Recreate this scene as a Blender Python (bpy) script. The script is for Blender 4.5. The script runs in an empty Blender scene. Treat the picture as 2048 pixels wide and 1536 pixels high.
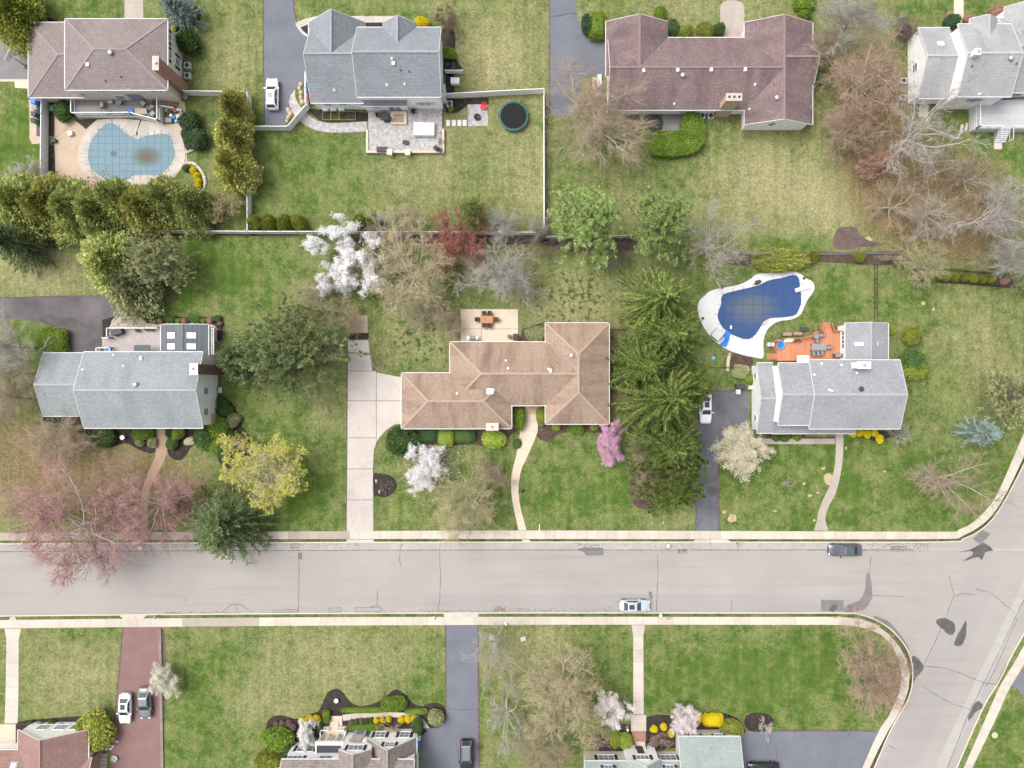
import bpy, bmesh, math, random
import numpy as np
from mathutils import Vector, Matrix, geometry

# ------------------------------------------------------------------ camera, sky, sun, exposure
scene = bpy.context.scene
COL = scene.collection
S = 0.075            # metres of ground per survey unit
H = 105.0            # flying height of the drone
cam_d = bpy.data.cameras.new('drone_camera')
cam = bpy.data.objects.new('drone_camera', cam_d)
COL.objects.link(cam)
cam.location = (0, 0, H)
cam_d.sensor_fit = 'HORIZONTAL'
cam_d.angle = 2 * math.atan(1024 * S / H)
cam_d.clip_end = 6000
cam_d.clip_start = 0.5
scene.camera = cam

SUN_EL, SUN_AZ = math.radians(60), math.radians(-66)
world = bpy.data.worlds.new('World')
scene.world = world
world.use_nodes = True
wn, wl = world.node_tree.nodes, world.node_tree.links
wn.clear()
sky = wn.new('ShaderNodeTexSky')
sky.sky_type = 'NISHITA'
sky.sun_disc = False
sky.sun_elevation = SUN_EL
sky.sun_rotation = SUN_AZ
sky.air_density = 1.0
sky.dust_density = 6.0
sky.ozone_density = 1.0
hs = wn.new('ShaderNodeHueSaturation')
hs.inputs['Saturation'].default_value = 0.30
bgn = wn.new('ShaderNodeBackground')
bgn.inputs['Strength'].default_value = 0.15
wo = wn.new('ShaderNodeOutputWorld')
wl.new(sky.outputs[0], hs.inputs['Color'])
wl.new(hs.outputs[0], bgn.inputs['Color'])
wl.new(bgn.outputs[0], wo.inputs['Surface'])

sl = bpy.data.lights.new('sun', 'SUN')
sl.energy = 0.85
sl.angle = math.radians(36)
sl.color = (1.0, 0.965, 0.92)
sun = bpy.data.objects.new('sun', sl)
COL.objects.link(sun)
sd = Vector((math.sin(SUN_AZ) * math.cos(SUN_EL), math.cos(SUN_AZ) * math.cos(SUN_EL), math.sin(SUN_EL)))
sun.rotation_euler = (-sd).to_track_quat('-Z', 'Y').to_euler()
sun.location = sd * 200

vs = scene.view_settings
vs.view_transform = 'Standard'
vs.look = 'None'
vs.exposure = 0.90
vs.gamma = 1.0
vs.use_curve_mapping = False
scene.render.engine = 'CYCLES'
scene.cycles.max_bounces = 6
scene.cycles.transparent_max_bounces = 4

# ------------------------------------------------------------------ helpers
def P(px, py, z=0.0):
    """survey plan position -> world, for something standing at height z"""
    k = S * (1 - z / H)
    return ((px - 1024) * k, (768 - py) * k, z)

def W(px, py, z=0.0):
    p = P(px, py, z)
    return (p[0], p[1])

def Q(ox, oy, pts):
    """traced sheet coordinates (quarter units) -> survey units"""
    return [(ox + x / 4.0, oy + y / 4.0) for x, y in pts]

def R(px0, py0, px1, py1, z=0.0):
    a, b = W(px0, py0, z), W(px1, py1, z)
    return min(a[0], b[0]), max(a[0], b[0]), min(a[1], b[1]), max(a[1], b[1])

ORD = ['first', 'second', 'third', 'fourth', 'fifth', 'sixth', 'seventh', 'eighth', 'ninth', 'tenth',
       'eleventh', 'twelfth', 'thirteenth', 'fourteenth', 'fifteenth', 'sixteenth', 'seventeenth', 'eighteenth']

def tag(o, label=None, cat=None, group=None, kind=None):
    if label: o['label'] = label
    if cat: o['category'] = cat
    if group: o['group'] = group
    if kind: o['kind'] = kind
    return o

def thing(name, label, cat, loc=(0, 0, 0), rz=0, group=None):
    o = bpy.data.objects.new(name, None)
    o.empty_display_size = 0.3
    COL.objects.link(o)
    o.location = loc
    o.rotation_euler = (0, 0, rz)
    return tag(o, label, cat, group)

def link(name, me, parent=None, m=None, loc=None, rz=None, objmat=False):
    o = bpy.data.objects.new(name, me)
    COL.objects.link(o)
    if parent is not None: o.parent = parent
    if loc is not None: o.location = loc
    if rz is not None: o.rotation_euler = (0, 0, rz)
    if m is not None:
        if objmat:
            if not me.materials: me.materials.append(None)
            o.material_slots[0].link = 'OBJECT'
            o.material_slots[0].material = m
        elif not me.materials:
            for mm in (m if isinstance(m, (list, tuple)) else [m]): me.materials.append(mm)
    return o

def pyd(name, V, F, m=None, parent=None, smooth=False, loc=None, rz=None):
    me = bpy.data.meshes.new(name)
    me.from_pydata([tuple(v) for v in V], [], F)
    if smooth:
        me.polygons.foreach_set('use_smooth', [True] * len(me.polygons))
    me.update()
    return link(name, me, parent, m, loc, rz)

def np_mesh(name, V, quads=None, tris=None, smooth=False, tint=None):
    V = np.asarray(V, dtype=np.float32)
    me = bpy.data.meshes.new(name)
    nq = 0 if quads is None else len(quads)
    nt = 0 if tris is None else len(tris)
    me.vertices.add(len(V))
    me.vertices.foreach_set('co', V.ravel())
    loops = np.concatenate([np.asarray(quads, dtype=np.int32).ravel() if nq else np.zeros(0, np.int32),
                            np.asarray(tris, dtype=np.int32).ravel() if nt else np.zeros(0, np.int32)])
    me.loops.add(len(loops))
    me.loops.foreach_set('vertex_index', loops)
    me.polygons.add(nq + nt)
    st = np.concatenate([np.arange(nq) * 4, nq * 4 + np.arange(nt) * 3]).astype(np.int32)
    me.polygons.foreach_set('loop_start', st)
    if smooth: me.polygons.foreach_set('use_smooth', np.ones(nq + nt, dtype=bool))
    if tint is not None:
        a = me.attributes.new('tint', 'FLOAT', 'POINT')
        a.data.foreach_set('value', np.asarray(tint, dtype=np.float32))
    me.update(calc_edges=True)
    me.validate()
    return me

class MB:
    """collects simple solids into one mesh"""
    def __init__(s): s.V, s.F = [], []
    def add(s, V, F):
        n = len(s.V); s.V += [tuple(v) for v in V]; s.F += [tuple(i + n for i in f) for f in F]; return s
    def box(s, x0, x1, y0, y1, z0, z1):
        V = [(x, y, z) for z in (z0, z1) for y in (y0, y1) for x in (x0, x1)]
        return s.add(V, [(0, 2, 3, 1), (4, 5, 7, 6), (0, 1, 5, 4), (2, 6, 7, 3), (0, 4, 6, 2), (1, 3, 7, 5)])
    def bar(s, a, b, w, h, up=(0, 0, 1)):
        a, b = Vector(a), Vector(b); d = (b - a).normalized(); u = Vector(up)
        if abs(d.dot(u)) > .95: u = Vector((0, 1, 0))
        l = d.cross(u).normalized() * (w / 2); t = l.cross(d).normalized() * (h / 2)
        V = [a - l - t, a + l - t, a + l + t, a - l + t, b - l - t, b + l - t, b + l + t, b - l + t]
        return s.add(V, [(0, 3, 2, 1), (4, 5, 6, 7), (0, 1, 5, 4), (1, 2, 6, 5), (2, 3, 7, 6), (3, 0, 4, 7)])
    def prism(s, pts, z0, z1):
        n = len(pts)
        a = sum(pts[i][0] * pts[(i + 1) % n][1] - pts[(i + 1) % n][0] * pts[i][1] for i in range(n))
        if a < 0: pts = pts[::-1]
        tri = geometry.tessellate_polygon([[Vector((p[0], p[1], 0)) for p in pts]])
        V = [(p[0], p[1], z0) for p in pts] + [(p[0], p[1], z1) for p in pts]
        F = []
        for t in tri:
            (x0, y0), (x1, y1), (x2, y2) = [pts[i][:2] for i in t]
            if (x1 - x0) * (y2 - y0) - (x2 - x0) * (y1 - y0) < 0: t = (t[0], t[2], t[1])
            F.append((t[0] + n, t[1] + n, t[2] + n))
        F += [(i, (i + 1) % n, (i + 1) % n + n, i + n) for i in range(n)]
        return s.add(V, F)
    def cyl(s, x, y, z0, z1, r0, r1=None, n=12, cap=True):
        r1 = r0 if r1 is None else r1
        V = [(x + r * math.cos(2 * math.pi * i / n), y + r * math.sin(2 * math.pi * i / n), z) for r, z in ((r0, z0), (r1, z1)) for i in range(n)]
        F = [(i, (i + 1) % n, (i + 1) % n + n, i + n) for i in range(n)]
        if cap: F += [tuple(range(n, 2 * n)), tuple(range(n - 1, -1, -1))]
        return s.add(V, F)
    def lathe(s, x, y, prof, n=14):
        V = [(x + r * math.cos(2 * math.pi * i / n), y + r * math.sin(2 * math.pi * i / n), z) for r, z in prof for i in range(n)]
        F = [(k * n + i, k * n + (i + 1) % n, (k + 1) * n + (i + 1) % n, (k + 1) * n + i) for k in range(len(prof) - 1) for i in range(n)]
        F.append(tuple((len(prof) - 1) * n + i for i in range(n)))
        return s.add(V, F)
    def build(s, name, m, parent=None, smooth=False, loc=None, rz=None):
        return pyd(name, s.V, s.F, m, parent, smooth, loc, rz)

def spline(pts, n=8, closed=True):
    """Catmull-Rom through traced points"""
    out = []; N = len(pts)
    rng = range(N) if closed else range(N - 1)
    for i in rng:
        g = (lambda k: pts[k % N]) if closed else (lambda k: pts[min(max(k, 0), N - 1)])
        p0, p1, p2, p3 = g(i - 1), g(i), g(i + 1), g(i + 2)
        for j in range(n):
            t = j / n
            out.append(tuple(.5 * ((2 * b) + (c - a) * t + (2 * a - 5 * b + 4 * c - d) * t * t + (3 * b - a - 3 * c + d) * t ** 3)
                             for a, b, c, d in zip(p0, p1, p2, p3)))
    if not closed: out.append(tuple(pts[-1]))
    return out

# ------------------------------------------------------------------ materials
def nmat(name):
    m = bpy.data.materials.new(name); m.use_nodes = True
    nt = m.node_tree; b = nt.nodes['Principled BSDF']
    return m, nt, b

def nd(nt, t, **kw):
    n = nt.nodes.new(t)
    for k, v in kw.items():
        if k in n.inputs.keys(): n.inputs[k].default_value = v
        else: setattr(n, k, v)
    return n

def mixc(nt, fac, a, b, mode='MIX'):
    n = nt.nodes.new('ShaderNodeMix'); n.data_type = 'RGBA'; n.blend_type = mode
    for sock, v in ((n.inputs[0], fac), (n.inputs[6], a), (n.inputs[7], b)):
        if hasattr(v, 'is_linked'): nt.links.new(v, sock)
        elif isinstance(v, (int, float)): sock.default_value = v
        else: sock.default_value = (*v, 1)
    return n.outputs[2]

def noise(nt, vec, scale, detail=4, rough=.6):
    n = nd(nt, 'ShaderNodeTexNoise'); n.inputs['Scale'].default_value = scale
    n.inputs['Detail'].default_value = detail; n.inputs['Roughness'].default_value = rough
    if vec is not None: nt.links.new(vec, n.inputs['Vector'])
    return n.outputs[0]

def mrange(nt, v, a, b, c=0., d=1.):
    n = nd(nt, 'ShaderNodeMapRange'); nt.links.new(v, n.inputs[0])
    for i, x in enumerate((a, b, c, d)): n.inputs[1 + i].default_value = x
    return n.outputs[0]

def mth(nt, op, a, b=None):
    n = nd(nt, 'ShaderNodeMath'); n.operation = op
    for i, v in enumerate((a, b)):
        if v is None: continue
        if hasattr(v, 'is_linked'): nt.links.new(v, n.inputs[i])
        else: n.inputs[i].default_value = v
    return n.outputs[0]

def scalevec(nt, v, sx, sy, sz, rot=0):
    n = nd(nt, 'ShaderNodeMapping'); nt.links.new(v, n.inputs[0])
    n.inputs['Scale'].default_value = (sx, sy, sz); n.inputs['Rotation'].default_value = (0, 0, rot)
    return n.outputs[0]

def bump(nt, b, h, strength=.3, dist=.05):
    n = nd(nt, 'ShaderNodeBump'); n.inputs['Strength'].default_value = strength; n.inputs['Distance'].default_value = dist
    nt.links.new(h, n.inputs['Height']); nt.links.new(n.outputs[0], b.inputs['Normal'])

def plain(name, c, rough=.6, spec=.3, metal=0.):
    m, nt, b = nmat(name)
    b.inputs['Base Color'].default_value = (*c, 1); b.inputs['Roughness'].default_value = rough
    b.inputs['Specular IOR Level'].default_value = spec; b.inputs['Metallic'].default_value = metal
    return m

def rough(name, c, c2, s1=.35, s2=6., fine=.25, rgh=.85, bmp=.3, per_piece=.0, stain=None):
    """weathered mineral surface: slow drift between two colours, fine speckle, per-piece shade"""
    m, nt, b = nmat(name)
    g = nd(nt, 'ShaderNodeNewGeometry').outputs['Position']
    n1 = noise(nt, g, s1, 5, .62); n2 = noise(nt, g, s2, 5, .7)
    col = mixc(nt, mrange(nt, n1, .32, .68), c, c2)
    if stain:
        n3 = noise(nt, g, stain[1], 6, .7)
        col = mixc(nt, mrange(nt, n3, .58, .72, 0, stain[2]), col, stain[0])
    f = mrange(nt, n2, .25, .75, 1 - fine, 1 + fine)
    if per_piece:
        oi = nd(nt, 'ShaderNodeObjectInfo').outputs['Random']
        f = mth(nt, 'MULTIPLY', f, mrange(nt, oi, 0, 1, 1 - per_piece, 1 + per_piece))
    vm = nd(nt, 'ShaderNodeVectorMath'); vm.operation = 'SCALE'
    nt.links.new(col, vm.inputs[0]); nt.links.new(f, vm.inputs['Scale'])
    nt.links.new(vm.outputs[0], b.inputs['Base Color'])
    b.inputs['Roughness'].default_value = rgh; b.inputs['Specular IOR Level'].default_value = .2
    if bmp: bump(nt, b, n2, bmp, .03)
    return m

def leafmat(name, c1, c2, var=.18, trans=.25, rgh=.6):
    m, nt, b = nmat(name)
    at = nd(nt, 'ShaderNodeAttribute'); at.attribute_name = 'tint'
    oi = nd(nt, 'ShaderNodeObjectInfo').outputs['Random']
    col = mixc(nt, at.outputs['Fac'], c1, c2)
    vm = nd(nt, 'ShaderNodeVectorMath'); vm.operation = 'SCALE'
    nt.links.new(col, vm.inputs[0]); nt.links.new(mrange(nt, oi, 0, 1, 1 - var, 1 + var), vm.inputs['Scale'])
    nt.links.new(vm.outputs[0], b.inputs['Base Color'])
    b.inputs['Roughness'].default_value = rgh; b.inputs['Specular IOR Level'].default_value = .15
    if trans:
        tr = nd(nt, 'ShaderNodeBsdfTranslucent'); nt.links.new(vm.outputs[0], tr.inputs['Color'])
        mx = nd(nt, 'ShaderNodeMixShader'); mx.inputs[0].default_value = trans
        nt.links.new(b.outputs[0], mx.inputs[1]); nt.links.new(tr.outputs[0], mx.inputs[2])
        nt.links.new(mx.outputs[0], nt.nodes['Material Output'].inputs['Surface'])
    return m

CAP = {}
def shingle(name, c, c2, streak=(.1, .1, .1), samt=.35, tab=(.36, .19)):
    m, nt, b = nmat(name)
    uv = nd(nt, 'ShaderNodeUVMap').outputs[0]
    br = nd(nt, 'ShaderNodeTexBrick'); nt.links.new(uv, br.inputs['Vector'])
    br.inputs['Scale'].default_value = 1; br.inputs['Brick Width'].default_value = tab[0]; br.inputs['Row Height'].default_value = tab[1]
    br.inputs['Mortar Size'].default_value = .012; br.inputs['Bias'].default_value = 0
    br.inputs['Color1'].default_value = (*c, 1); br.inputs['Color2'].default_value = (*c2, 1)
    br.inputs['Mortar'].default_value = (*[x * .42 for x in c], 1)
    st = noise(nt, scalevec(nt, uv, .42, .10, 1), 1.0, 5, .65)
    col = mixc(nt, mrange(nt, st, .46, .70, 0, samt), br.outputs['Color'], streak)
    g = nd(nt, 'ShaderNodeNewGeometry').outputs['Position']
    f = mrange(nt, noise(nt, g, 3.5, 5, .7), .25, .75, .80, 1.2)
    f = mth(nt, 'MULTIPLY', f, mrange(nt, noise(nt, g, .25, 3), .3, .7, .93, 1.07))
    vm = nd(nt, 'ShaderNodeVectorMath'); vm.operation = 'SCALE'
    nt.links.new(col, vm.inputs[0]); nt.links.new(f, vm.inputs['Scale'])
    nt.links.new(vm.outputs[0], b.inputs['Base Color'])
    b.inputs['Roughness'].default_value = .92; b.inputs['Specular IOR Level'].default_value = .15
    bump(nt, b, br.outputs['Fac'], .6, -.03)
    CAP[m.name] = rough(name + '_caps', tuple((x + y) * .54 for x, y in zip(c, c2)), tuple((x + y) * .48 for x, y in zip(c, c2)), .8, 6., .15)
    return m

def lines(name, c, c2, pitch, axis='Z', rgh=.55, dark=.7, rot=0., bmp=.4):
    """boards or siding: regular courses along one axis in object space"""
    m, nt, b = nmat(name)
    g = nd(nt, 'ShaderNodeNewGeometry').outputs['Position']
    if rot: g = scalevec(nt, g, 1, 1, 1, rot)
    sp = nd(nt, 'ShaderNodeSeparateXYZ'); nt.links.new(g, sp.inputs[0])
    v = mth(nt, 'DIVIDE', sp.outputs[axis], pitch)
    fr = mth(nt, 'FRACT', v); fl = mth(nt, 'FLOOR', v)
    wn_ = nd(nt, 'ShaderNodeTexWhiteNoise'); wn_.noise_dimensions = '1D'; nt.links.new(fl, wn_.inputs['W'])
    col = mixc(nt, wn_.outputs['Value'], c, c2)
    ln = mrange(nt, fr, .0, .14, dark, 1.)
    f = mth(nt, 'MULTIPLY', ln, mrange(nt, noise(nt, g, 1.3, 5, .65), .25, .75, .9, 1.1))
    vm = nd(nt, 'ShaderNodeVectorMath'); vm.operation = 'SCALE'
    nt.links.new(col, vm.inputs[0]); nt.links.new(f, vm.inputs['Scale'])
    nt.links.new(vm.outputs[0], b.inputs['Base Color'])
    b.inputs['Roughness'].default_value = rgh; b.inputs['Specular IOR Level'].default_value = .25
    bump(nt, b, fr, bmp, .015)
    return m

def brickmat(name, c, c2, mortar, bw=.22, rh=.08):
    m, nt, b = nmat(name)
    g = nd(nt, 'ShaderNodeNewGeometry').outputs['Position']
    sp = nd(nt, 'ShaderNodeSeparateXYZ'); nt.links.new(g, sp.inputs[0])
    cb = nd(nt, 'ShaderNodeCombineXYZ')
    nt.links.new(mth(nt, 'ADD', sp.outputs['X'], sp.outputs['Y']), cb.inputs[0]); nt.links.new(sp.outputs['Z'], cb.inputs[1])
    br = nd(nt, 'ShaderNodeTexBrick'); nt.links.new(cb.outputs[0], br.inputs['Vector'])
    br.inputs['Scale'].default_value = 1; br.inputs['Brick Width'].default_value = bw; br.inputs['Row Height'].default_value = rh
    br.inputs['Mortar Size'].default_value = .01
    for k, v in (('Color1', c), ('Color2', c2), ('Mortar', mortar)): br.inputs[k].default_value = (*v, 1)
    f = mrange(nt, noise(nt, g, 2.2, 5, .7), .25, .75, .8, 1.2)
    vm = nd(nt, 'ShaderNodeVectorMath'); vm.operation = 'SCALE'
    nt.links.new(br.outputs['Color'], vm.inputs[0]); nt.links.new(f, vm.inputs['Scale'])
    nt.links.new(vm.outputs[0], b.inputs['Base Color']); b.inputs['Roughness'].default_value = .9
    bump(nt, b, br.outputs['Fac'], .4, -.01)
    return m

def grassmat():
    m, nt, b = nmat('lawn_grass')
    g = nd(nt, 'ShaderNodeNewGeometry').outputs['Position']
    at = nd(nt, 'ShaderNodeAttribute'); at.attribute_name = 'zone'
    sp = nd(nt, 'ShaderNodeSeparateColor'); nt.links.new(at.outputs['Color'], sp.inputs[0])
    straw, clump, litter = sp.outputs[0], sp.outputs[1], sp.outputs[2]
    n1 = noise(nt, g, .10, 4, .55); n2 = noise(nt, g, .75, 6, .66); n3 = noise(nt, g, 3.2, 5, .72)
    n4 = noise(nt, scalevec(nt, g, 1, 1, 1, .6), .33, 5, .6)
    nfine = noise(nt, g, 11., 3, .7)
    lush = mixc(nt, mrange(nt, n2, .3, .7), (.040, .084, .014), (.088, .132, .028))
    lush = mixc(nt, mrange(nt, n4, .42, .70, 0, .55), lush, (.128, .156, .042))
    dk = mth(nt, 'ADD', mth(nt, 'MULTIPLY', clump, .80), mth(nt, 'MULTIPLY', mth(nt, 'SUBTRACT', noise(nt, g, 1.25, 5, .68), .5), 2.2))
    strawc = mixc(nt, mrange(nt, n3, .3, .7), (.205, .178, .092), (.330, .288, .175))
    strawc = mixc(nt, mrange(nt, n4, .40, .65, 0, .5), strawc, (.215, .205, .090))
    a = mth(nt, 'MULTIPLY', mth(nt, 'SUBTRACT', n1, .5), .8)
    c = mth(nt, 'MULTIPLY', mth(nt, 'SUBTRACT', n2, .5), .85)
    d = mth(nt, 'MULTIPLY', mth(nt, 'SUBTRACT', n3, .5), .8)
    sm = mth(nt, 'ADD', mth(nt, 'ADD', mth(nt, 'ADD', straw, a), c), mth(nt, 'ADD', d, mth(nt, 'MULTIPLY', mth(nt, 'SUBTRACT', n4, .5), .9)))
    col = mixc(nt, mrange(nt, sm, .08, 1.02, 0, .92), lush, strawc)
    lc = mixc(nt, mrange(nt, n3, .3, .7), (.105, .075, .040), (.215, .155, .090))
    lm = mth(nt, 'ADD', mth(nt, 'ADD', litter, c), d)
    col = mixc(nt, mrange(nt, lm, .35, .95, 0, .9), col, lc)
    col = mixc(nt, mrange(nt, dk, .36, .56, 0, .9), col, (.028, .066, .016))
    f = mth(nt, 'MULTIPLY', mrange(nt, n3, .2, .8, .70, 1.3), mrange(nt, nfine, .2, .8, .76, 1.24))
    f = mth(nt, 'MULTIPLY', f, mrange(nt, noise(nt, scalevec(nt, g, 1.3, .07, 1), 1., 3, .5), .3, .7, .87, 1.13))
    vm = nd(nt, 'ShaderNodeVectorMath'); vm.operation = 'SCALE'
    nt.links.new(col, vm.inputs[0]); nt.links.new(f, vm.inputs['Scale'])
    nt.links.new(vm.outputs[0], b.inputs['Base Color'])
    b.inputs['Roughness'].default_value = .95; b.inputs['Specular IOR Level'].default_value = .08
    bump(nt, b, mth(nt, 'ADD', n3, nfine), .55, .06)
    return m

def roadmat(name, c, c2):
    m, nt, b = nmat(name); g = nd(nt, 'ShaderNodeNewGeometry').outputs['Position']
    n1 = noise(nt, g, .12, 5, .62); n2 = noise(nt, g, 7., 5, .75); n3 = noise(nt, scalevec(nt, g, .035, .75, 1), 1., 5, .6); n4 = noise(nt, g, .9, 6, .72)
    col = mixc(nt, mrange(nt, n1, .32, .68), c, c2)
    col = mixc(nt, mrange(nt, n3, .50, .70, 0, .55), col, tuple(x * .84 for x in c)); col = mixc(nt, mrange(nt, n4, .58, .74, 0, .45), col, tuple(x * .82 for x in c))
    vm = nd(nt, 'ShaderNodeVectorMath'); vm.operation = 'SCALE'; nt.links.new(col, vm.inputs[0]); nt.links.new(mrange(nt, n2, .25, .75, .82, 1.18), vm.inputs['Scale'])
    nt.links.new(vm.outputs[0], b.inputs['Base Color']); b.inputs['Roughness'].default_value = .9; b.inputs['Specular IOR Level'].default_value = .2; bump(nt, b, n2, .25, .02)
    return m

M = {}
M['grass'] = grassmat()
M['road'] = roadmat('road_asphalt', (.262, .242, .226), (.294, .273, .255))
M['road2'] = roadmat('road_asphalt_lane', (.248, .232, .220), (.274, .257, .244))
M['gutter_pan'] = rough('gutter_concrete', (.285, .272, .258), (.325, .308, .290), .5, 6., .12, .9, .2, .06, stain=((.16, .11, .08), .8, .5))
M['patch'] = rough('patch_asphalt', (.135, .128, .126), (.170, .160, .156), .6, 8., .25)
M['tar'] = rough('tar_patch', (.066, .062, .062), (.105, .098, .096), .9, 8., .3)
M['crack'] = rough('crack_filler', (.060, .056, .055), (.090, .082, .078), 2., 8., .3, bmp=0)
M['slab'] = rough('sidewalk_concrete', (.400, .352, .302), (.455, .405, .350), .45, 5., .11, .9, .2, .08, stain=((.30, .25, .20), .7, .45))
M['slab_old'] = rough('old_concrete', (.30, .262, .225), (.35, .305, .265), .45, 5., .13, .9, .2, .08)
M['drive_conc'] = rough('drive_concrete', (.385, .345, .318), (.445, .402, .368), .3, 4., .10, .9, .2, .06, stain=((.25, .22, .21), .35, .5))
M['kerb'] = rough('kerb_stone', (.45, .41, .35), (.50, .46, .40), .8, 6., .12, .9, .2, .05)
M['joint'] = rough('joint_dirt', (.085, .072, .055), (.125, .105, .08), 1., 6., .3, bmp=0)
M['drive'] = rough('drive_asphalt', (.112, .119, .142), (.140, .146, .168), .3, 9., .16, .85, .2, stain=((.085, .088, .105), .45, .5))
M['drive_dark'] = rough('damp_asphalt', (.066, .058, .062), (.130, .116, .120), .22, 8., .16, .75, .2, stain=((.045, .04, .042), .3, .7))
M['drive_mid'] = rough('worn_asphalt', (.085, .088, .100), (.135, .138, .152), .3, 8., .16, .85, .2, stain=((.045, .045, .05), .5, .7))
M['drive_red'] = rough('red_asphalt', (.165, .098, .092), (.195, .120, .112), .4, 8., .16, .85, .2, stain=((.125, .075, .07), .5, .5))
M['grey_pad'] = rough('grey_asphalt', (.15, .145, .145), (.20, .19, .19), .4, 7., .15)
M['mulch'] = rough('dark_mulch', (.024, .019, .018), (.050, .038, .034), 1.2, 5., .5, .95, .6)
M['mulch_br'] = rough('brown_mulch', (.055, .036, .030), (.095, .066, .052), 1.2, 5., .45, .95, .6)
M['soil'] = rough('bare_soil', (.080, .055, .052), (.130, .092, .084), .8, 6., .35, .95, .4)
M['patio_tan'] = rough('tan_concrete', (.36, .275, .205), (.43, .335, .255), .4, 6., .12, .9, .2, stain=((.30, .22, .15), .6, .5))
M['patio_cream'] = rough('cream_concrete', (.47, .385, .30), (.53, .445, .355), .4, 6., .1, .9, .2, .04)
M['coping'] = rough('coping_concrete', (.36, .32, .29), (.45, .405, .365), .5, 5., .12, .9, .2, .06)
M['white_conc'] = rough('white_concrete', (.50, .49, .49), (.57, .56, .56), .5, 5., .08, .85, .15, .02)
M['paver'] = rough('grey_pavers', (.27, .255, .255), (.40, .385, .38), 1.6, 3.2, .22, .9, .3)
M['stone'] = rough('field_stone', (.36, .31, .26), (.50, .45, .40), 2., 6., .25, .9, .3, .18)
M['gravel'] = rough('river_stones', (.34, .29, .24), (.52, .47, .42), 5., 9., .35, .9, .6)
M['siding_white'] = lines('white_siding', (.80, .79, .78), (.84, .83, .82), .14, 'Z', .5, .86)
M['siding_cream'] = lines('cream_siding', (.62, .57, .50), (.66, .61, .54), .14, 'Z', .5, .84)
M['siding_grey'] = lines('pale_grey_siding', (.52, .53, .53), (.56, .57, .57), .14, 'Z', .5, .86)
M['brick'] = brickmat('red_brick', (.235, .105, .075), (.30, .15, .11), (.33, .25, .21))
M['brick_tan'] = brickmat('tan_brick', (.37, .235, .16), (.44, .30, .21), (.48, .40, .33))
M['brick_dark'] = brickmat('brown_brick', (.11, .050, .038), (.15, .075, .055), (.18, .13, .11))
M['gutter'] = plain('gutter_metal', (.55, .55, .54), .45)
M['trim'] = plain('white_trim', (.70, .70, .69), .45)
M['vinyl'] = plain('white_vinyl', (.72, .72, .73), .4, .35)
M['black'] = plain('black_metal', (.018, .018, .02), .45, .4)
M['dark'] = plain('charcoal', (.045, .047, .052), .6)
M['grey'] = plain('mid_grey', (.22, .22, .225), .6)
M['lgrey'] = plain('light_grey', (.45, .455, .46), .55)
M['galv'] = plain('galvanised', (.42, .44, .46), .4, .5, .6)
M['glass'] = plain('window_glass', (.185, .225, .275), .08, .6)  # pale blue base colour stands in for the reflected sky
M['car_glass'] = plain('car_glass', (.035, .042, .050), .06, .6)
M['sky_glass'] = plain('skylight_dome', (.62, .66, .70), .2, .5)
M['shutter'] = plain('dark_shutter', (.03, .033, .042), .5)
M['green_pl'] = plain('green_plastic', (.03, .16, .12), .5)
M['teal'] = plain('teal_pad', (.015, .085, .08), .5)
M['blue'] = plain('blue_plastic', (.02, .16, .55), .45)
M['cyan'] = plain('cyan_plastic', (.10, .45, .70), .45)
M['red'] = plain('red_plastic', (.60, .03, .03), .4)
M['orange_pl'] = plain('orange_plastic', (.65, .22, .04), .45)
M['terracotta'] = plain('terracotta', (.28, .10, .06), .8)
M['tan_fab'] = plain('tan_cushion', (.42, .34, .24), .9)
M['grey_fab'] = plain('grey_cushion', (.36, .35, .34), .9)
M['wicker'] = rough('brown_wicker', (.05, .038, .032), (.09, .07, .06), 8., 20., .3, .8)
M['teak'] = lines('teak_slats', (.34, .15, .065), (.40, .19, .09), .12, 'X', .5, .75)
M['deck_grey'] = lines('grey_deck_boards', (.195, .180, .182), (.235, .215, .215), .15, 'Y', .7, .72)
M['deck_taupe'] = lines('taupe_deck_boards', (.300, .265, .255), (.345, .305, .295), .15, 'Y', .7, .75, rot=math.radians(45))
M['deck_pale'] = lines('pale_deck_boards', (.36, .365, .375), (.40, .405, .415), .15, 'Y', .7, .84)
M['deck_orange'] = lines('orange_stained_boards', (.400, .165, .085), (.460, .198, .108), .15, 'X', .6, .8)
M['wood'] = lines('weathered_wood', (.26, .18, .12), (.33, .24, .17), .15, 'Y', .8, .75)
M['timber'] = rough('retaining_timber', (.16, .13, .11), (.24, .20, .17), 1., 6., .2)
M['tyre'] = plain('tyre_rubber', (.012, .012, .012), .8, .2)
M['rim'] = plain('alloy_rim', (.45, .45, .46), .3, .5, .7)
M['tail'] = plain('tail_lamp', (.35, .012, .012), .25, .5)
M['lamp'] = plain('head_lamp', (.65, .67, .70), .15, .6)
M['sh_A'] = shingle('mauve_brown_shingles', (.205, .172, .166), (.250, .212, .204), (.15, .11, .11), .3)
M['sh_B'] = shingle('slate_grey_shingles', (.205, .220, .240), (.250, .265, .285), (.16, .17, .19), .25)
M['sh_C'] = shingle('plum_brown_shingles', (.168, .120, .120), (.218, .162, .160), (.092, .064, .067), .7)
M['sh_D'] = shingle('pale_grey_shingles', (.30, .30, .308), (.35, .35, .358), (.21, .21, .21), .6)
M['sh_E'] = shingle('grey_green_shingles', (.245, .268, .275), (.285, .310, .315), (.17, .185, .195), .6)
M['sh_F'] = shingle('tan_brown_shingles', (.298, .217, .164), (.340, .253, .195), (.14, .098, .072), .8)
M['sh_G'] = shingle('grey_shingles', (.255, .262, .275), (.300, .308, .322), (.20, .205, .215), .45)
M['sh_H'] = shingle('rust_brown_shingles', (.245, .150, .130), (.295, .185, .165), (.17, .10, .09), .5)
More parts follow.
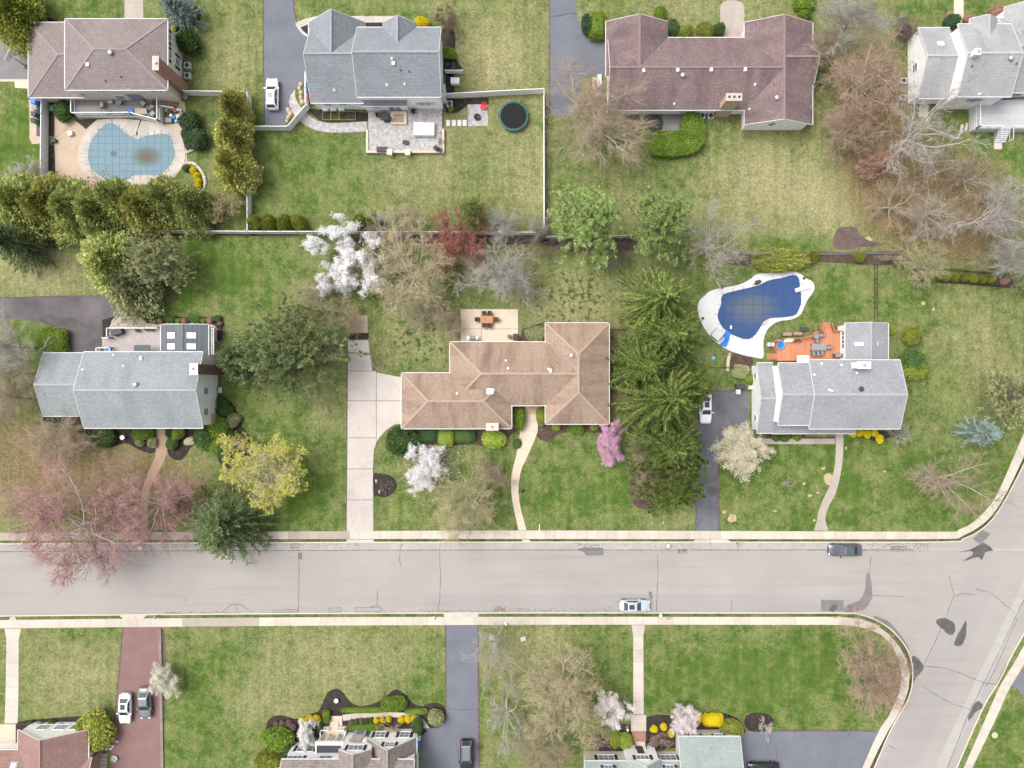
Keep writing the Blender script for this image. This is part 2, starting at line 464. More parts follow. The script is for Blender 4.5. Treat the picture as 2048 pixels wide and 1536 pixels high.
M['sh_I'] = shingle('driftwood_shingles', (.180, .150, .135), (.270, .238, .220), (.13, .10, .09), .5, (.5, .2))
M['sh_J'] = shingle('pale_green_shingles', (.245, .285, .268), (.285, .325, .305), (.25, .29, .27), .5)
M['sh_dark'] = lines('dark_metal_roof', (.075, .085, .098), (.10, .112, .125), .3, 'X', .5, .7)

# ================================================================== THE SETTING
ZL = 0.10      # lawn level; the carriageway lies at 0

def ext(pts, d0=0, d1=0):
    """lengthen a traced line at its ends"""
    pts = list(pts)
    if d0:
        (x0, y0), (x1, y1) = pts[0], pts[1]; l = math.hypot(x1 - x0, y1 - y0)
        pts = [(x0 - (x1 - x0) / l * d0, y0 - (y1 - y0) / l * d0)] + pts
    if d1:
        (x0, y0), (x1, y1) = pts[-2], pts[-1]; l = math.hypot(x1 - x0, y1 - y0)
        pts = pts + [(x1 + (x1 - x0) / l * d1, y1 + (y1 - y0) / l * d1)]
    return pts

N_IN = [(-60,1066),(0,1065.5),(512,1063),(1024,1060.5),(1536,1062),(1886,1063),(1911,1060.5),(1936,1050.5),(1961,1030.5),(1986,1000.5),(2006,960.5),(2048,863),(2110,725)]
N_OUT = [(-60,1081),(0,1080.5),(512,1078),(1024,1077.5),(1536,1078),(1886,1077.5),(1921,1072),(1948.5,1059),(1976,1038),(1998.5,1008),(2018,973),(2060,884),(2122,746)]
N_KERB = [(-60,1089),(0,1088.5),(512,1086),(1024,1085),(1536,1085),(1886,1084.5),(1926,1078),(1956,1064),(1983.5,1040.5),(2006,1008),(2028,968),(2048,928),(2110,800)]
S_IN = [(-60,1257),(0,1256),(512,1251.5),(1024,1249),(1536,1249),(1676,1249.5),(1716,1253),(1748.5,1262),(1771,1277),(1788.5,1299.5),(1798.5,1324.5),(1802,1347),(1801,1369.5),(1796,1387),(1786,1412),(1771,1442),(1756,1462),(1723.5,1536),(1695,1600)]
S_OUT = [(-60,1241),(0,1239.5),(512,1234.5),(1024,1233),(1536,1233.3),(1676,1233.3),(1730,1239),(1761,1255),(1786,1277.5),(1805,1303),(1815,1327),(1818.5,1349.5),(1817,1372),(1812,1392),(1802,1416),(1785,1446),(1768,1474),(1738,1536),(1710,1600)]
S_KERB = [(-60,1231.5),(0,1230.5),(512,1226),(1024,1224.3),(1536,1224.5),(1691,1225),(1721,1228),(1753.5,1239.5),(1783.5,1259.5),(1806,1284.5),(1818.5,1307),(1825,1332),(1825.5,1359.5),(1822,1382),(1813.5,1404.5),(1796,1434),(1776,1472),(1748.5,1536),(1716,1600)]
E_KERB = [(2110,1150),(2048,1263),(2021,1312),(1996,1362),(1963.5,1417),(1911,1536),(1883,1600)]
E_IN = [(2110,1176),(2048,1288),(2028,1324),(1998.5,1372),(1972,1432),(1926,1536),(1898,1600)]
E_OUT = [(2127,1181),(2064,1296),(2044,1333),(2016,1380),(1989,1440),(1943,1536),(1914,1600)]

nK, sK, eK = ext(N_KERB, 500, 600), ext(S_KERB, 500, 400), ext(E_KERB, 900, 400)
w2 = lambda pts: [W(*p) for p in pts]

# ground sheet to the horizon, then the carriageway
b = MB(); b.prism([(-2200, -2200), (2200, -2200), (2200, 2200), (-2200, 2200)], -.5, -.06)
ground = b.build('ground', M['grass']); tag(ground, kind='structure')
road_poly = w2(spline(nK, 4, False)) + w2(eK) + w2(spline(sK, 4, False))[::-1]
b = MB(); b.prism(road_poly, -.055, 0.0)
road = b.build('road', M['road']); tag(road, kind='structure')

def sheet(name, pts, z, m, parent=None, struct=False, smooth_n=0, thick=.02):
    if smooth_n: pts = spline(pts, smooth_n)
    if name == 'tar_patch':
        r_ = random.Random(len(pts)); pts = [(x + r_.uniform(-.55, .55), y + r_.uniform(-.55, .55)) for x, y in spline(pts, 2)]
    b = MB(); b.prism(w2(pts), z - thick, z)
    o = b.build(name, m, parent)
    if struct: tag(o, kind='structure')
    return o

def strip(name, pts, width, z, m, parent=None, jitter=0, seed=0):
    """a painted or poured line of given width (metres) along traced points"""
    rnd = random.Random(seed)
    P2 = [Vector(p) for p in w2(pts)]
    if jitter:
        out = [P2[0]]
        for a, c in zip(P2, P2[1:]):
            n = max(2, int((c - a).length / .5))
            for i in range(1, n + 1):
                q = a.lerp(c, i / n)
                if i < n: q = q + Vector((rnd.uniform(-1, 1), rnd.uniform(-1, 1))) * jitter
                out.append(q)
        P2 = out
    V, F = [], []
    for i, p in enumerate(P2):
        d = (P2[min(i + 1, len(P2) - 1)] - P2[max(i - 1, 0)]).normalized(); l = Vector((-d.y, d.x)) * width / 2 * (rnd.uniform(.6, 1.4) if jitter else 1)
        V += [(p.x - l.x, p.y - l.y, z), (p.x + l.x, p.y + l.y, z)]
    F = [(2 * i, 2 * i + 2, 2 * i + 3, 2 * i + 1) for i in range(len(P2) - 1)]
    return pyd(name, V, F, m, parent)

# ---- lawns: three blocks bounded by the kerbs, with a fine sheet carrying the turf's own colour zones
blockN = w2(spline(ext(N_KERB, 500, 600), 4, False)) + [(190, 150), (-150, 150), (-150, W(0, 1089)[1])]
blockS = w2(spline(ext(S_KERB, 500, 400), 4, False)) + [(-150, -110)]
blockE = w2(ext(E_KERB, 900, 400)) + [(190, -110), (190, 40)]
lawn_border = MB()
for bl in (blockN, blockS, blockE): lawn_border.prism(bl, -.058, ZL - .004)

STRAW = [  # survey x, y, radius x, radius y, amount
    (990,110,95,100,.55),(1050,350,60,110,.40),(1560,380,150,100,.60),(1140,80,40,130,.35),(1400,30,110,60,.35),(460,90,60,110,.32),
    (140,1350,100,80,.42),(650,1310,250,80,.34),(560,1410,110,60,.25),(1150,600,110,65,.55),(830,660,80,70,.30),(1900,680,150,110,.10),(1980,720,70,130,.22),
    (90,540,110,50,.55),(1060,1300,80,60,.38),(800,360,120,60,.26),(620,300,110,40,.05),(900,280,60,60,.25),(1700,120,50,140,.2),(740,90,50,60,.15),
    (650,840,35,110,.28),(640,700,30,60,.2),(1120,930,70,70,.10),(1330,1040,110,30,.22),(1600,960,60,40,.12),(1750,960,30,60,.22),(250,900,140,60,.35),
    (1990,1470,40,60,.12),(1250,420,40,60,.3),(40,300,40,60,-.1),(860,900,60,60,.2),(500,1010,40,30,.3),(1740,700,60,60,.1),(1660,440,80,60,.2)]
CLUMP = [(830,680,75,75,.50),(1150,590,105,75,.50),(700,560,50,50,.2),(560,340,70,60,.12),(860,1000,40,40,.25)]
LITTER = [(1160,610,100,60,.34),(850,600,80,60,.2),(140,980,200,110,.75),(60,880,110,90,.70),(330,960,110,80,.55),(1730,200,75,170,.95),(1800,330,100,110,.95),(1900,470,160,90,.85),(1960,380,90,90,.6),(1240,740,26,110,.85),
          (1980,640,70,90,.20),(1700,560,20,20,.1),(1310,960,60,60,.3),(1150,280,70,60,.40),(980,1330,40,110,.45),(1050,1480,60,60,.45),(840,560,70,60,.35),
          (1000,520,60,40,.4),(1080,500,60,30,.5),(80,560,90,30,.35),(1900,40,110,50,.35),(1960,880,60,40,.35),(560,760,60,30,.35),(2000,700,40,60,.3),(985,950,35,50,.55),
          (345,585,30,22,.6),(690,590,50,60,.4),(1400,500,60,30,.35),(170,30,90,40,.2),(1760,860,20,12,.2),(1770,1370,50,60,.25),(1420,880,20,60,.3)]
LUSH = [(460,1320,70,45,-.32),(380,1410,60,60,-.25),(860,1380,50,60,-.2),(720,1290,60,25,-.12),(400,540,110,60,-.35),(600,960,90,110,-.30),(1200,980,190,90,-.22),(1700,960,250,90,-.28),(1520,1350,230,90,-.28),(1990,1430,60,90,-.3),(1560,490,70,14,-.6),
        (640,330,130,80,-.18),(30,300,50,80,-.3),(440,40,40,60,-.1),(1680,620,60,70,-.18),(1830,620,60,60,-.15),(700,40,60,30,-.1)]
def field(X, Y, blobs):
    f = np.zeros_like(X)
    for cx, cy, rx, ry, a in blobs:
        f += a * np.exp(-(((X - cx) / rx) ** 2 + ((Y - cy) / ry) ** 2) * .9)
    return f
gx = np.arange(-380, 2440, 10.0); gy = np.arange(-380, 1930, 10.0)
GX, GY = np.meshgrid(gx, gy)
def side_mask():
    """1 where a survey point is on a lawn block (inside the sidewalk's outer edge)"""
    from itertools import chain
    polys = [spline(ext(N_OUT, 500, 600), 4, False) + [(3000, -900), (-900, -900), (-900, 1081)],
             spline(ext(S_OUT, 500, 400), 4, False) + [(-900, 2400)],
             ext(E_OUT, 900, 400) + [(3000, 2400), (3000, 300)]]
    ins = np.zeros(GX.shape, bool)
    for poly in polys:
        c = np.zeros(GX.shape, bool); n = len(poly)
        for i in range(n):
            (x0, y0), (x1, y1) = poly[i], poly[i - 1]
            cond = (y0 > GY) != (y1 > GY)
            with np.errstate(divide='ignore', invalid='ignore'):
                xi = (x1 - x0) * (GY - y0) / (y1 - y0 + 1e-12) + x0
            c ^= cond & (GX < xi)
        ins |= c
    return ins
ins = side_mask()
ok = ins[:-1, :-1] & ins[1:, :-1] & ins[:-1, 1:] & ins[1:, 1:]
nx = len(gx)
jj, ii = np.nonzero(ok)
i0 = jj * nx + ii
quads = np.stack([i0 + nx, i0 + nx + 1, i0 + 1, i0], 1)
used, inv = np.unique(quads.ravel(), return_inverse=True)
rng = np.random.default_rng(5)
fx, fy = GX.ravel()[used], GY.ravel()[used]
zv = np.full(len(used), ZL) + rng.uniform(0, .012, len(used))
VL = np.stack([(fx - 1024) * S, (768 - fy) * S, zv], 1)
nb = len(lawn_border.V)
tr = [f for f in lawn_border.F if len(f) == 3]; qd = [f for f in lawn_border.F if len(f) == 4]
me = np_mesh('lawn', np.concatenate([VL, np.array(lawn_border.V)]),
             np.concatenate([inv.reshape(-1, 4), np.array(qd) + len(used)]), np.array(tr) + len(used))
zone = np.zeros((len(used) + nb, 4), np.float32); zone[:, 3] = 1
zone[:len(used), 0] = .31 + field(fx, fy, STRAW) + field(fx, fy, LUSH)
zone[len(used):, 0] = .3
zone[:len(used), 1] = field(fx, fy, CLUMP); zone[:len(used), 2] = field(fx, fy, LITTER)
at = me.attributes.new('zone', 'FLOAT_COLOR', 'POINT'); at.data.foreach_set('color', zone.ravel())
lawn = link('lawn', me, None, M['grass']); tag(lawn, kind='structure')

# ---- slabs
def along(pts):
    P2 = [Vector(p) for p in pts]; acc = [0.]
    for a, c in zip(P2, P2[1:]): acc.append(acc[-1] + (c - a).length)
    return P2, acc
def point_at(P2, acc, s):
    for i in range(len(acc) - 1):
        if s <= acc[i + 1] or i == len(acc) - 2:
            return P2[i].lerp(P2[i + 1], (s - acc[i]) / max(1e-9, acc[i + 1] - acc[i]))
def band(name, A, B, slab, m, z=ZL + .035, bedz=ZL + .006, n=6, gap=.022, old=(), piece='slab', skipbase=False, rnd=None):
    """a paved way between two traced edges, laid in separate slabs over a bed"""
    A2, B2 = w2(spline(A, n, False)), w2(spline(B, n, False))
    base = MB(); base.prism(A2 + B2[::-1], bedz - .06, bedz)
    par = base.build(name, M['joint']); tag(par, kind='structure')
    mid = [((a[0] + c[0]) / 2, (a[1] + c[1]) / 2) for a, c in zip(A2, B2)]
    (PA, sA), (PB, sB), (PM, sM) = along(A2), along(B2), along(mid)
    tot = sM[-1]; k = max(1, round(tot / slab)); st = [tot * i / k for i in range(k + 1)]
    def edge(PX, sX, s):
        i = max(j for j in range(len(sM)) if sM[j] <= s + 1e-9); i = min(i, len(sM) - 2)
        t = (s - sM[i]) / max(1e-9, sM[i + 1] - sM[i]); return PX[i].lerp(PX[i + 1], t)
    for i in range(k):
        s0, s1 = st[i] + gap / 2, st[i + 1] - gap / 2
        sub = max(1, int((s1 - s0) / 1.3))
        q = [edge(PA, sA, s0 + (s1 - s0) * j / sub) for j in range(sub + 1)] + [edge(PB, sB, s0 + (s1 - s0) * j / sub) for j in range(sub, -1, -1)]
        mm = m
        cx = 1024 + PM[0].x * 0 + point_at(PM, sM, (s0 + s1) / 2).x / S
        for lo, hi in old:
            if lo < cx < hi: mm = M['slab_old']
        dz = ((i * 7919) % 13 - 6) * .0008
        MB().prism([(p.x, p.y) for p in q], bedz + .001, z + dz).build(piece, mm, par)
    return par
band('sidewalk', ext(N_IN, 120), ext(N_OUT, 120), 1.55, M['slab'], old=((-400, 500), (575, 690)))
band('sidewalk', ext(S_IN, 120, 60), ext(S_OUT, 120, 60), 2.3, M['slab'], old=((365, 512),))
band('sidewalk', ext(E_IN, 60, 60), ext(E_OUT, 60, 60), 1.5, M['slab'])

def kerb(pts, off):
    c = w2(spline(pts, 5, False)); o2 = []
    for i, p in enumerate(c):
        a, d = Vector(c[max(0, i - 1)]), Vector(c[min(len(c) - 1, i + 1)]); t = (d - a).normalized(); nrm = Vector((-t.y, t.x)) * off
        o2.append((p[0] + nrm.x, p[1] + nrm.y))
    b = MB(); b.prism(c + o2[::-1], -.05, ZL + .02)
    o = b.build('kerb', M['kerb']); tag(o, kind='structure'); return o
kerb(ext(N_KERB, 300, 300), .16); kerb(ext(S_KERB, 300, 200), -.16); kerb(ext(E_KERB, 300, 200), .16)

# ---- gutter pans and the pieces that make up the carriageway's surface
NG = [(x, y) for x, y in N_KERB if x < 1900] + [(2260, 1087)]
k = 0
xs = list(np.arange(-90, 2200, 62.0))
def ny(x): return float(np.interp(x, [p[0] for p in NG], [p[1] for p in NG]))
for x0, x1 in zip(xs, xs[1:]):
    if x1 > 1880: off = 12
    else: off = 0
    pts = [(x0 + .4, ny(x0) + .3 + off), (x1 - .4, ny(x1) + .3 + off), (x1 - .4, ny(x1) + 14.2 + (off * .1)), (x0 + .4, ny(x0) + 14.2 + off * .1)]
    sheet('gutter_slab', pts, .008, M['gutter_pan'], road)
strip('joint_line', [(x, ny(x) + 14.8) for x in range(-90, 1880, 60)], .09, .010, M['crack'], road, .012, 3)
sheet('gutter_strip', Q(1536, 1152, [(2048,20),(1330,1536),(1430,1536),(2048,200)]), .006, M['gutter_pan'], road)
sheet('road_seam', [(850,1189),(1700,1189),(1702,1224),(850,1224)], .004, M['road2'], road)
sheet('road_seam', Q(1536, 1152, [(1580,0),(1860,0),(1200,1536),(900,1536),(1160,900),(1400,420)]), .004, M['road2'], road)
for sd_, pts in enumerate([
    [(597,1103),(598,1150),(597,1224)], [(881,1086),(879,1103),(881,1155),(880,1190),(877,1224)], [(800,1103),(799,1115),(802,1136)], [(805,1086),(800,1100)],
    [(1315,1110),(1316,1152),(1314,1185),(1313,1223)], [(1742,1113),(1738,1150)], [(754,1180),(755,1210),(771,1224)], [(755,1210),(741,1213)],
    [(1898,1152),(1908,1192),(1891,1236)], [(1908,1192),(1928,1186),(1948,1189)], [(1951,1177),(1985,1188),(2031,1227)], [(1846,1332),(1880,1335),(1911,1342),(1968,1366),(1990,1368)],
    [(1848,1374),(1880,1395),(1910,1410),(1940,1418)], [(1777,1490),(1792,1499)], [(1744,1191),(1810,1193)], [(372,1193),(370,1202)], [(445,1224),(462,1209),(480,1208),(505,1224)], [(470,1209),(474,1222)],
    [(1464,1200),(1463,1222)], [(1150,1086),(1160,1090),(1200,1090),(1198,1097)], [(1420,1082),(1420,1093)], [(1478,1095),(1474,1105)], [(1890,1240),(1876,1270),(1862,1300),(1846,1332)]]):
    strip('crack', pts, .065, .0105, M['crack'], road, .05, sd_)
strip('crack', [(2048,1199),(2000,1300),(1968,1366),(1938,1425),(1893,1540)], .08, .0105, M['crack'], road, .03, 77)
strip('crack', [(2034,1238),(1990,1340),(1972,1372)], .06, .0105, M['crack'], road, .03, 78)
def frame_patch(pts, m):
    o = sheet('road_patch', pts, .0085, m, road)
    strip('crack', pts + [pts[0]], .06, .0112, M['crack'], road, .015, len(pts))
frame_patch([(658,1216),(682,1215),(682,1224),(658,1224)], M['road2'])
frame_patch([(711,1215),(761,1214),(761,1224),(711,1224)], M['road2'])
frame_patch([(545,1220),(595,1219),(595,1224),(545,1225)], M['road2'])
frame_patch([(597,1106),(604,1105),(604,1118),(598,1118)], M['patch'])
frame_patch([(1154,1099),(1170,1095),(1206,1096),(1206,1110),(1172,1110),(1168,1103)], M['patch'])
frame_patch([(1298,1184),(1303,1183),(1305,1197),(1300,1197)], M['patch'])
sheet('road_patch', Q(1536, 1152, [(425,190),(605,192),(605,282),(425,280)]), .008, M['patch'], road)
sheet('road_patch', Q(1536, 1152, [(785,-10),(815,-10),(835,150),(815,210),(770,265),(690,285),(640,260),(630,238),(680,215),(735,190),(775,110)]), .0088, M['patch'], road, smooth_n=4)
for pts in ([(1345,370),(1360,345),(1420,338),(1475,365),(1497,400),(1490,455),(1462,472),(1425,455),(1400,425),(1375,410)],
            [(1583,360),(1588,440),(1578,500),(1545,555),(1490,550),(1512,480),(1540,430)],
            [(1155,640),(1195,655),(1245,720),(1225,770),(1185,815),(1160,870),(1150,905),(1158,800),(1152,700)],
            [(490,262),(520,230),(540,225),(556,240),(548,262),(520,285),(498,282)]):
    sheet('tar_patch', Q(1536, 1152, pts), .0095, M['tar'], road, smooth_n=4)
sheet('tar_patch', Q(1536, 768, [(1560,1415),(1640,1365),(1620,1335),(1500,1350),(1620,1322),(1700,1280),(1740,1275),(1800,1330),(1740,1345),(1712,1410),(1690,1385),(1640,1395)]), .0095, M['tar'], road)
sheet('tar_patch', Q(1536, 1152, [(1605,1120),(1660,1010),(1700,1010),(1720,1050),(1660,1090),(1610,1155)]), .0115, M['tar'], road, smooth_n=3)
sheet('storm_drain', Q(1536, 768, [(1640,1240),(1710,1165),(1780,1200),(1700,1285)]), .012, M['patch'], road)
sheet('road_patch', Q(1536, 1152, [(860,320),(960,360),(1010,410),(1050,460),(1100,530),(1130,590),(1100,570),(1010,440),(930,385),(850,340)]), .0088, M['patch'], road, smooth_n=3)
# wet leaf litter lying in the gutters
rnd = random.Random(9)
lit = MB()
def leafs(x0, x1, y0, y1, n, s=.5):
    for _ in range(n):
        px, py = rnd.uniform(x0, x1), rnd.triangular(y0, y1, y0)
        x, y = W(px, py); a = rnd.uniform(0, 6.3); r = rnd.uniform(.04, .11) * s * 2
        lit.add([(x + r * math.cos(a + t) * rnd.uniform(.5, 1.2), y + r * math.sin(a + t) * rnd.uniform(.4, 1), rnd.uniform(.014, .04)) for t in (0, 1.5, 3, 4.6)], [(0, 1, 2, 3)])
leafs(520, 720, 1087, 1100, 160); leafs(580, 600, 1087, 1103, 60); leafs(1150, 1390, 1087, 1108, 170); leafs(1355, 1375, 1098, 1111, 90)
leafs(1730, 1860, 1086, 1105, 300); leafs(1780, 1816, 1092, 1104, 160); leafs(980, 1240, 1224, 1212, 210); leafs(1688, 1706, 1224, 1212, 120); leafs(330, 480, 1228, 1221, 160)
leafs(840, 1020, 1224, 1218, 80); leafs(0, 500, 1089, 1101, 220); leafs(990, 1010, 1222, 1210, 70)
o = lit.build('leaf_litter', rough('wet_leaves', (.11, .075, .055), (.19, .135, .10), 3., 9., .3, bmp=0)); tag(o, 'brown wet leaves washed into the street gutters', 'leaves', kind='stuff')

# ---- driveways
def drive(name, pts, m, z=ZL + .02, n=0):
    return sheet(name, pts, z, m, None, True, n, .1)
dB = drive('driveway', [(527,-120),(588,-120),(588,20),(592,38),(600,60),(618,76),(626,80),(626,160),(612,168),(598,172),(588,180),(580,200),(574,230),(572,252),(529,252)], M['drive'])
dC = drive('driveway', Q(1024,0,[(300,-400),(495,-400),(503,0),(520,120),(545,200),(590,280),(640,318),(760,330),(760,600),(560,625),(535,760),(530,860),(470,925),(300,930)]), M['drive'])
dA = drive('driveway', Q(0,0,[(-400,305),(240,305),(240,640),(-400,640)]), M['grey_pad'])
strip('drive_edging', Q(0,0,[(-300,298),(225,298)]), .35, ZL+.03, M['slab'], dA); strip('drive_edging', Q(0,0,[(-300,646),(235,646)]), .35, ZL+.03, M['slab'], dA)
dE = drive('driveway', Q(0,384,[(-400,850),(350,843),(1000,825),(1110,822),(1132,850),(1132,985),(1110,995),(980,990),(920,1005),(870,1045),(838,1090),(828,1150),(826,1290),(545,1290),(545,1180),(520,1120),(450,1080),(330,1040),(150,1020),(-400,1000)]), M['drive_dark'])
sheet('wet_patch', Q(0,384,[(330,1000),(480,1020),(540,998),(640,1030),(700,1065),(716,1085),(680,1103),(560,1085),(440,1070),(330,1040)]), ZL+.026, M['tar'], dE, smooth_n=3)
dG = drive('driveway', [(1424,782),(1497,782),(1497,872),(1472,870),(1455,866),(1442,890),(1436,925),(1437,1063),(1391,1063),(1392,1000),(1397,960),(1403,920),(1396,870),(1390,840),(1400,800)], M['drive_mid'])
sheet('tar_patch', Q(1024,768,[(1555,850),(1590,810),(1640,815),(1645,880),(1610,900),(1570,880)]), ZL+.026, M['tar'], dG, smooth_n=3)
for i, pts in enumerate(([(1390,968),(1420,966),(1437,952)], [(1391,1018),(1415,1014),(1437,1020)], [(1405,952),(1413,966)])): strip('crack', pts, .07, ZL+.026, M['crack'], dG, .05, i)
dH = drive('driveway', Q(0,1152,[(985,405),(1295,405),(1290,700),(1305,1580),(880,1580),(900,1300),(925,1150),(945,900),(965,650),(985,500)]), M['drive_red'])
dI = drive('driveway', Q(512,1152,[(1518,390),(1778,390),(1782,1900),(1330,1900),(1330,1220),(1400,1215),(1470,1210),(1515,1150),(1520,1000)]), M['drive'])
for i, pts in enumerate((Q(512,1152,[(1530,1060),(1650,1065),(1780,1060)]), Q(512,1152,[(1600,1320),(1625,1500)]))): strip('crack', pts, .06, ZL+.026, M['crack'], dI, .05, i)
dJ = drive('driveway', Q(1536,1152,[(-280,1232),(880,1236),(730,1560),(700,1900),(-280,1900)]), M['drive'])
strip('crack', Q(1536,1152,[(60,1360),(70,1460),(90,1530)]), .06, ZL+.026, M['crack'], dJ, .05, 4)
dX = drive('driveway', Q(1536,1152,[(2048,730),(1990,770),(1935,870),(1990,900),(2040,960),(2300,1200),(2500,700)]), M['drive'])
strip('crack', Q(1024,0,[(300,140),(400,125),(440,112),(515,116)]), .12, ZL+.026, M['crack'], dC, .05, 1)
strip('crack', Q(1024,0,[(510,315),(570,265),(590,280)]), .08, ZL+.026, M['crack'], dC, .05, 2)
# concrete drive of the tan-roofed house, poured in panels
pb = MB(); pb.prism(w2([(695.5,680),(737,680),(740,705),(744,730),(758,745),(803,754),(812,754),(812,848),(790,849),(773,860),(757,878),(748,900),(746,940),(747,1063),(693.5,1063),(694.5,900)]), ZL-.06, ZL+.012)
dF = pb.build('driveway', M['joint']); tag(dF, kind='structure')
for pts in ([(696,680.5),(736.5,680.5),(739.5,705),(743.5,730),(745,741.5),(696,741.5)], [(696,742.5),(752.5,742.5),(752.5,801),(696,801)], [(753.5,744.5),(758,746),(803,754.5),(811.5,754.5),(811.5,801),(753.5,801)],
            [(753.5,802),(811.5,802),(811.5,847.5),(790,848.5),(773,859.5),(757,877.5),(753.5,885)], [(695.5,802),(752.5,802),(752.5,875),(695.5,875)], [(695.5,876),(752.5,876),(752.5,887),(748,900),(746,937),(695,937)],
            [(695,938),(746,938),(746.5,999),(694.5,999)], [(694.5,1000),(746.5,1000),(747,1062.5),(694,1062.5)]):
    sheet('panel', pts, ZL+.035, M['drive_conc'], dF, thick=.02)
for pts in ([(693.5,1078.5),(720,1078.5),(720,1084.5),(693,1084.5)], [(720.4,1078.5),(747.5,1078.5),(748,1084.5),(720.4,1084.5)]): sheet('apron_slab', pts, ZL+.04, M['drive_conc'], dF, thick=.09)
def apron(pts, par): sheet('apron_slab', pts, ZL+.04, M['slab'], par, thick=.09)
apron([(1391,1078.5),(1421,1078.5),(1421,1084.3),(1384,1084.3)], dG); apron([(1421.4,1078.5),(1455,1078.5),(1462,1084.3),(1421.4,1084.3)], dG)
apron([(246,1236.8),(272,1236.6),(272,1229),(239,1229.3)], dH); apron([(272.4,1236.6),(287,1236.4),(296,1228.6),(272.4,1229)], dH)
apron([(888,1233),(925,1233),(925,1225.6),(888,1225.6)], dI); apron([(925.4,1233),(957,1233),(957,1225.4),(925.4,1225.6)], dI)
# worn turf: bare and dead spots in the lawns
def spot(ox, oy, x, y, rx, ry, m=None, seed=0):
    r_ = random.Random(seed + x); px, py = ox + x / 4, oy + y / 4
    pts = [(px + rx / 4 * math.cos(t) * r_.uniform(.6, 1.2), py + ry / 4 * math.sin(t) * r_.uniform(.6, 1.2)) for t in np.linspace(0, 6.28, 10)[:-1]]
    sheet('bare_patch', pts, ZL + .02, m or M['bare'], lawn, smooth_n=3)
M['bare'] = rough('dry_soil', (.33, .255, .165), (.38, .31, .20), 2., 6., .3)
for x, y, rx, ry in ((485,750,45,50),(330,890,18,14),(395,870,12,9),(285,797,14,13),(930,700,14,8),(440,675,22,14),(620,510,10,18),(55,1015,20,8),(365,1090,14,12)): spot(1536,768,x,y,rx,ry)
for x, y, rx, ry in ((1765,1075,40,36),(1695,1025,16,16),(1210,1105,10,14)): spot(1024,768,x,y,rx,ry)
for x, y, rx, ry in ((1240,890,16,18),(1320,940,16,14),(800,380,36,24)): spot(1536,384,x,y,rx,ry)

# ---- walks
band('walkway', [(1051,824),(1047,846),(1040,860),(1038,880),(1034,905),(1026,935),(1022,960),(1023,990),(1028,1020),(1037,1060)],
     [(1076,824),(1076,850),(1074,868),(1067,885),(1056,910),(1044,935),(1038,960),(1037,985),(1041,1015),(1053,1060)], 1.35, M['patio_cream'], gap=.02)
sheet('kerb_step', [(1044,1078.5),(1058,1078.5),(1062,1083.5),(1045,1083.5)], ZL+.04, M['slab'], road, thick=.1)
sheet('kerb_step', [(20,1239),(34,1238.7),(32,1233.5),(22,1233.6)], ZL+.04, M['slab'], road, thick=.1)
band('walkway', [(1670,868),(1671,888),(1670,920),(1665,950),(1655,980),(1642,1005),(1634,1030),(1632,1045),(1627,1061)],
     [(1686,868),(1686,890),(1684,925),(1677,965),(1667,995),(1655,1015),(1651,1030),(1650,1043),(1656,1061)], 9., M['slab_old'])
band('walkway', [(1500,877),(1669.6,877)], [(1500,888),(1669.6,888)], 3., M['slab_old'], n=2)
band('walkway', [(1263,1250),(1266,1262),(1266,1400),(1266,1428)], [(1290,1250),(1286.5,1262),(1287,1400),(1287,1428)], 1.95, M['slab'], n=3)
band('walkway', [(1262,1429),(1262,1462)], [(1292,1429),(1292,1462)], 1.3, M['slab'], n=2)
band('walkway', [(10,1257),(14,1270),(12,1400),(10,1446)], [(43,1257),(39,1270),(38,1400),(36,1446)], 1.7, M['slab'], n=3)
band('walkway', [(313,856),(313,880),(312,910),(300,938),(288,970),(283,1000),(281,1064)], [(332,856),(336,880),(335,902),(325,932),(304,968),(298,1000),(296,1064)], 6., rough('exposed_aggregate', (.29,.20,.135), (.34,.245,.17), .7, 8., .18), piece='panel')
band('walkway', [(1907,-60),(1907,20),(1905,46)], [(1926,-60),(1926,20),(1925,46)], 2.2, M['patio_cream'], n=2)
band('walkway', [(250,-60),(250,38)], [(285,-60),(288,38)], 2.4, M['slab_old'], n=2)
band('walkway', [(1453,-60),(1453,2)], [(1474,-60),(1474,2)], 2.4, M['slab_old'], n=2)
o = sheet('entry_pad', [(1453,2.5),(1474,2.5),(1482,5),(1487,10),(1488,20),(1488,66),(1440,66),(1440,20),(1441,10),(1446,5)], ZL+.03, M['slab_old'], None, True)
o = sheet('entry_step', [(1446,66.5),(1487,66.5),(1487,80),(1446,80)], ZL+.14, M['brick'], None, True, thick=.2)
band('walkway', Q(512,1152,[(690,1108),(870,1088),(1050,1086),(1200,1092),(1290,1110),(1350,1150),(1390,1215)]), Q(512,1152,[(700,1155),(880,1135),(1050,1128),(1190,1128),(1260,1142),(1310,1175),(1335,1215)]), 1.3, M['slab'], n=4)
band('walkway', [(661,1431),(661,1472)], [(684.6,1431),(684.6,1472)], 1.6, M['patio_cream'], n=2)
# back and side paving of the white-and-grey house at the top
band('walkway', Q(480,0,[(440,720),(395,790),(400,860),(440,930),(520,1000),(600,1040),(700,1060),(850,1062),(1015,1055)]), Q(480,0,[(445,722),(445,790),(480,850),(530,900),(590,950),(680,985),(800,985),(930,978),(1015,975)]), 1.0, M['paver'], n=4, gap=.012)
band('walkway', Q(480,0,[(450,185),(560,140),(640,134),(1280,134),(1370,160),(1380,180)]), Q(480,0,[(480,225),(570,190),(640,190),(1280,180),(1320,190),(1330,200)]), 1.4, M['coping'], n=3)
sheet('bed_edging', Q(480,0,[(440,185),(470,240),(500,275),(545,302),(545,282),(505,250),(480,215)]), ZL+.05, M['stone'], None, True)

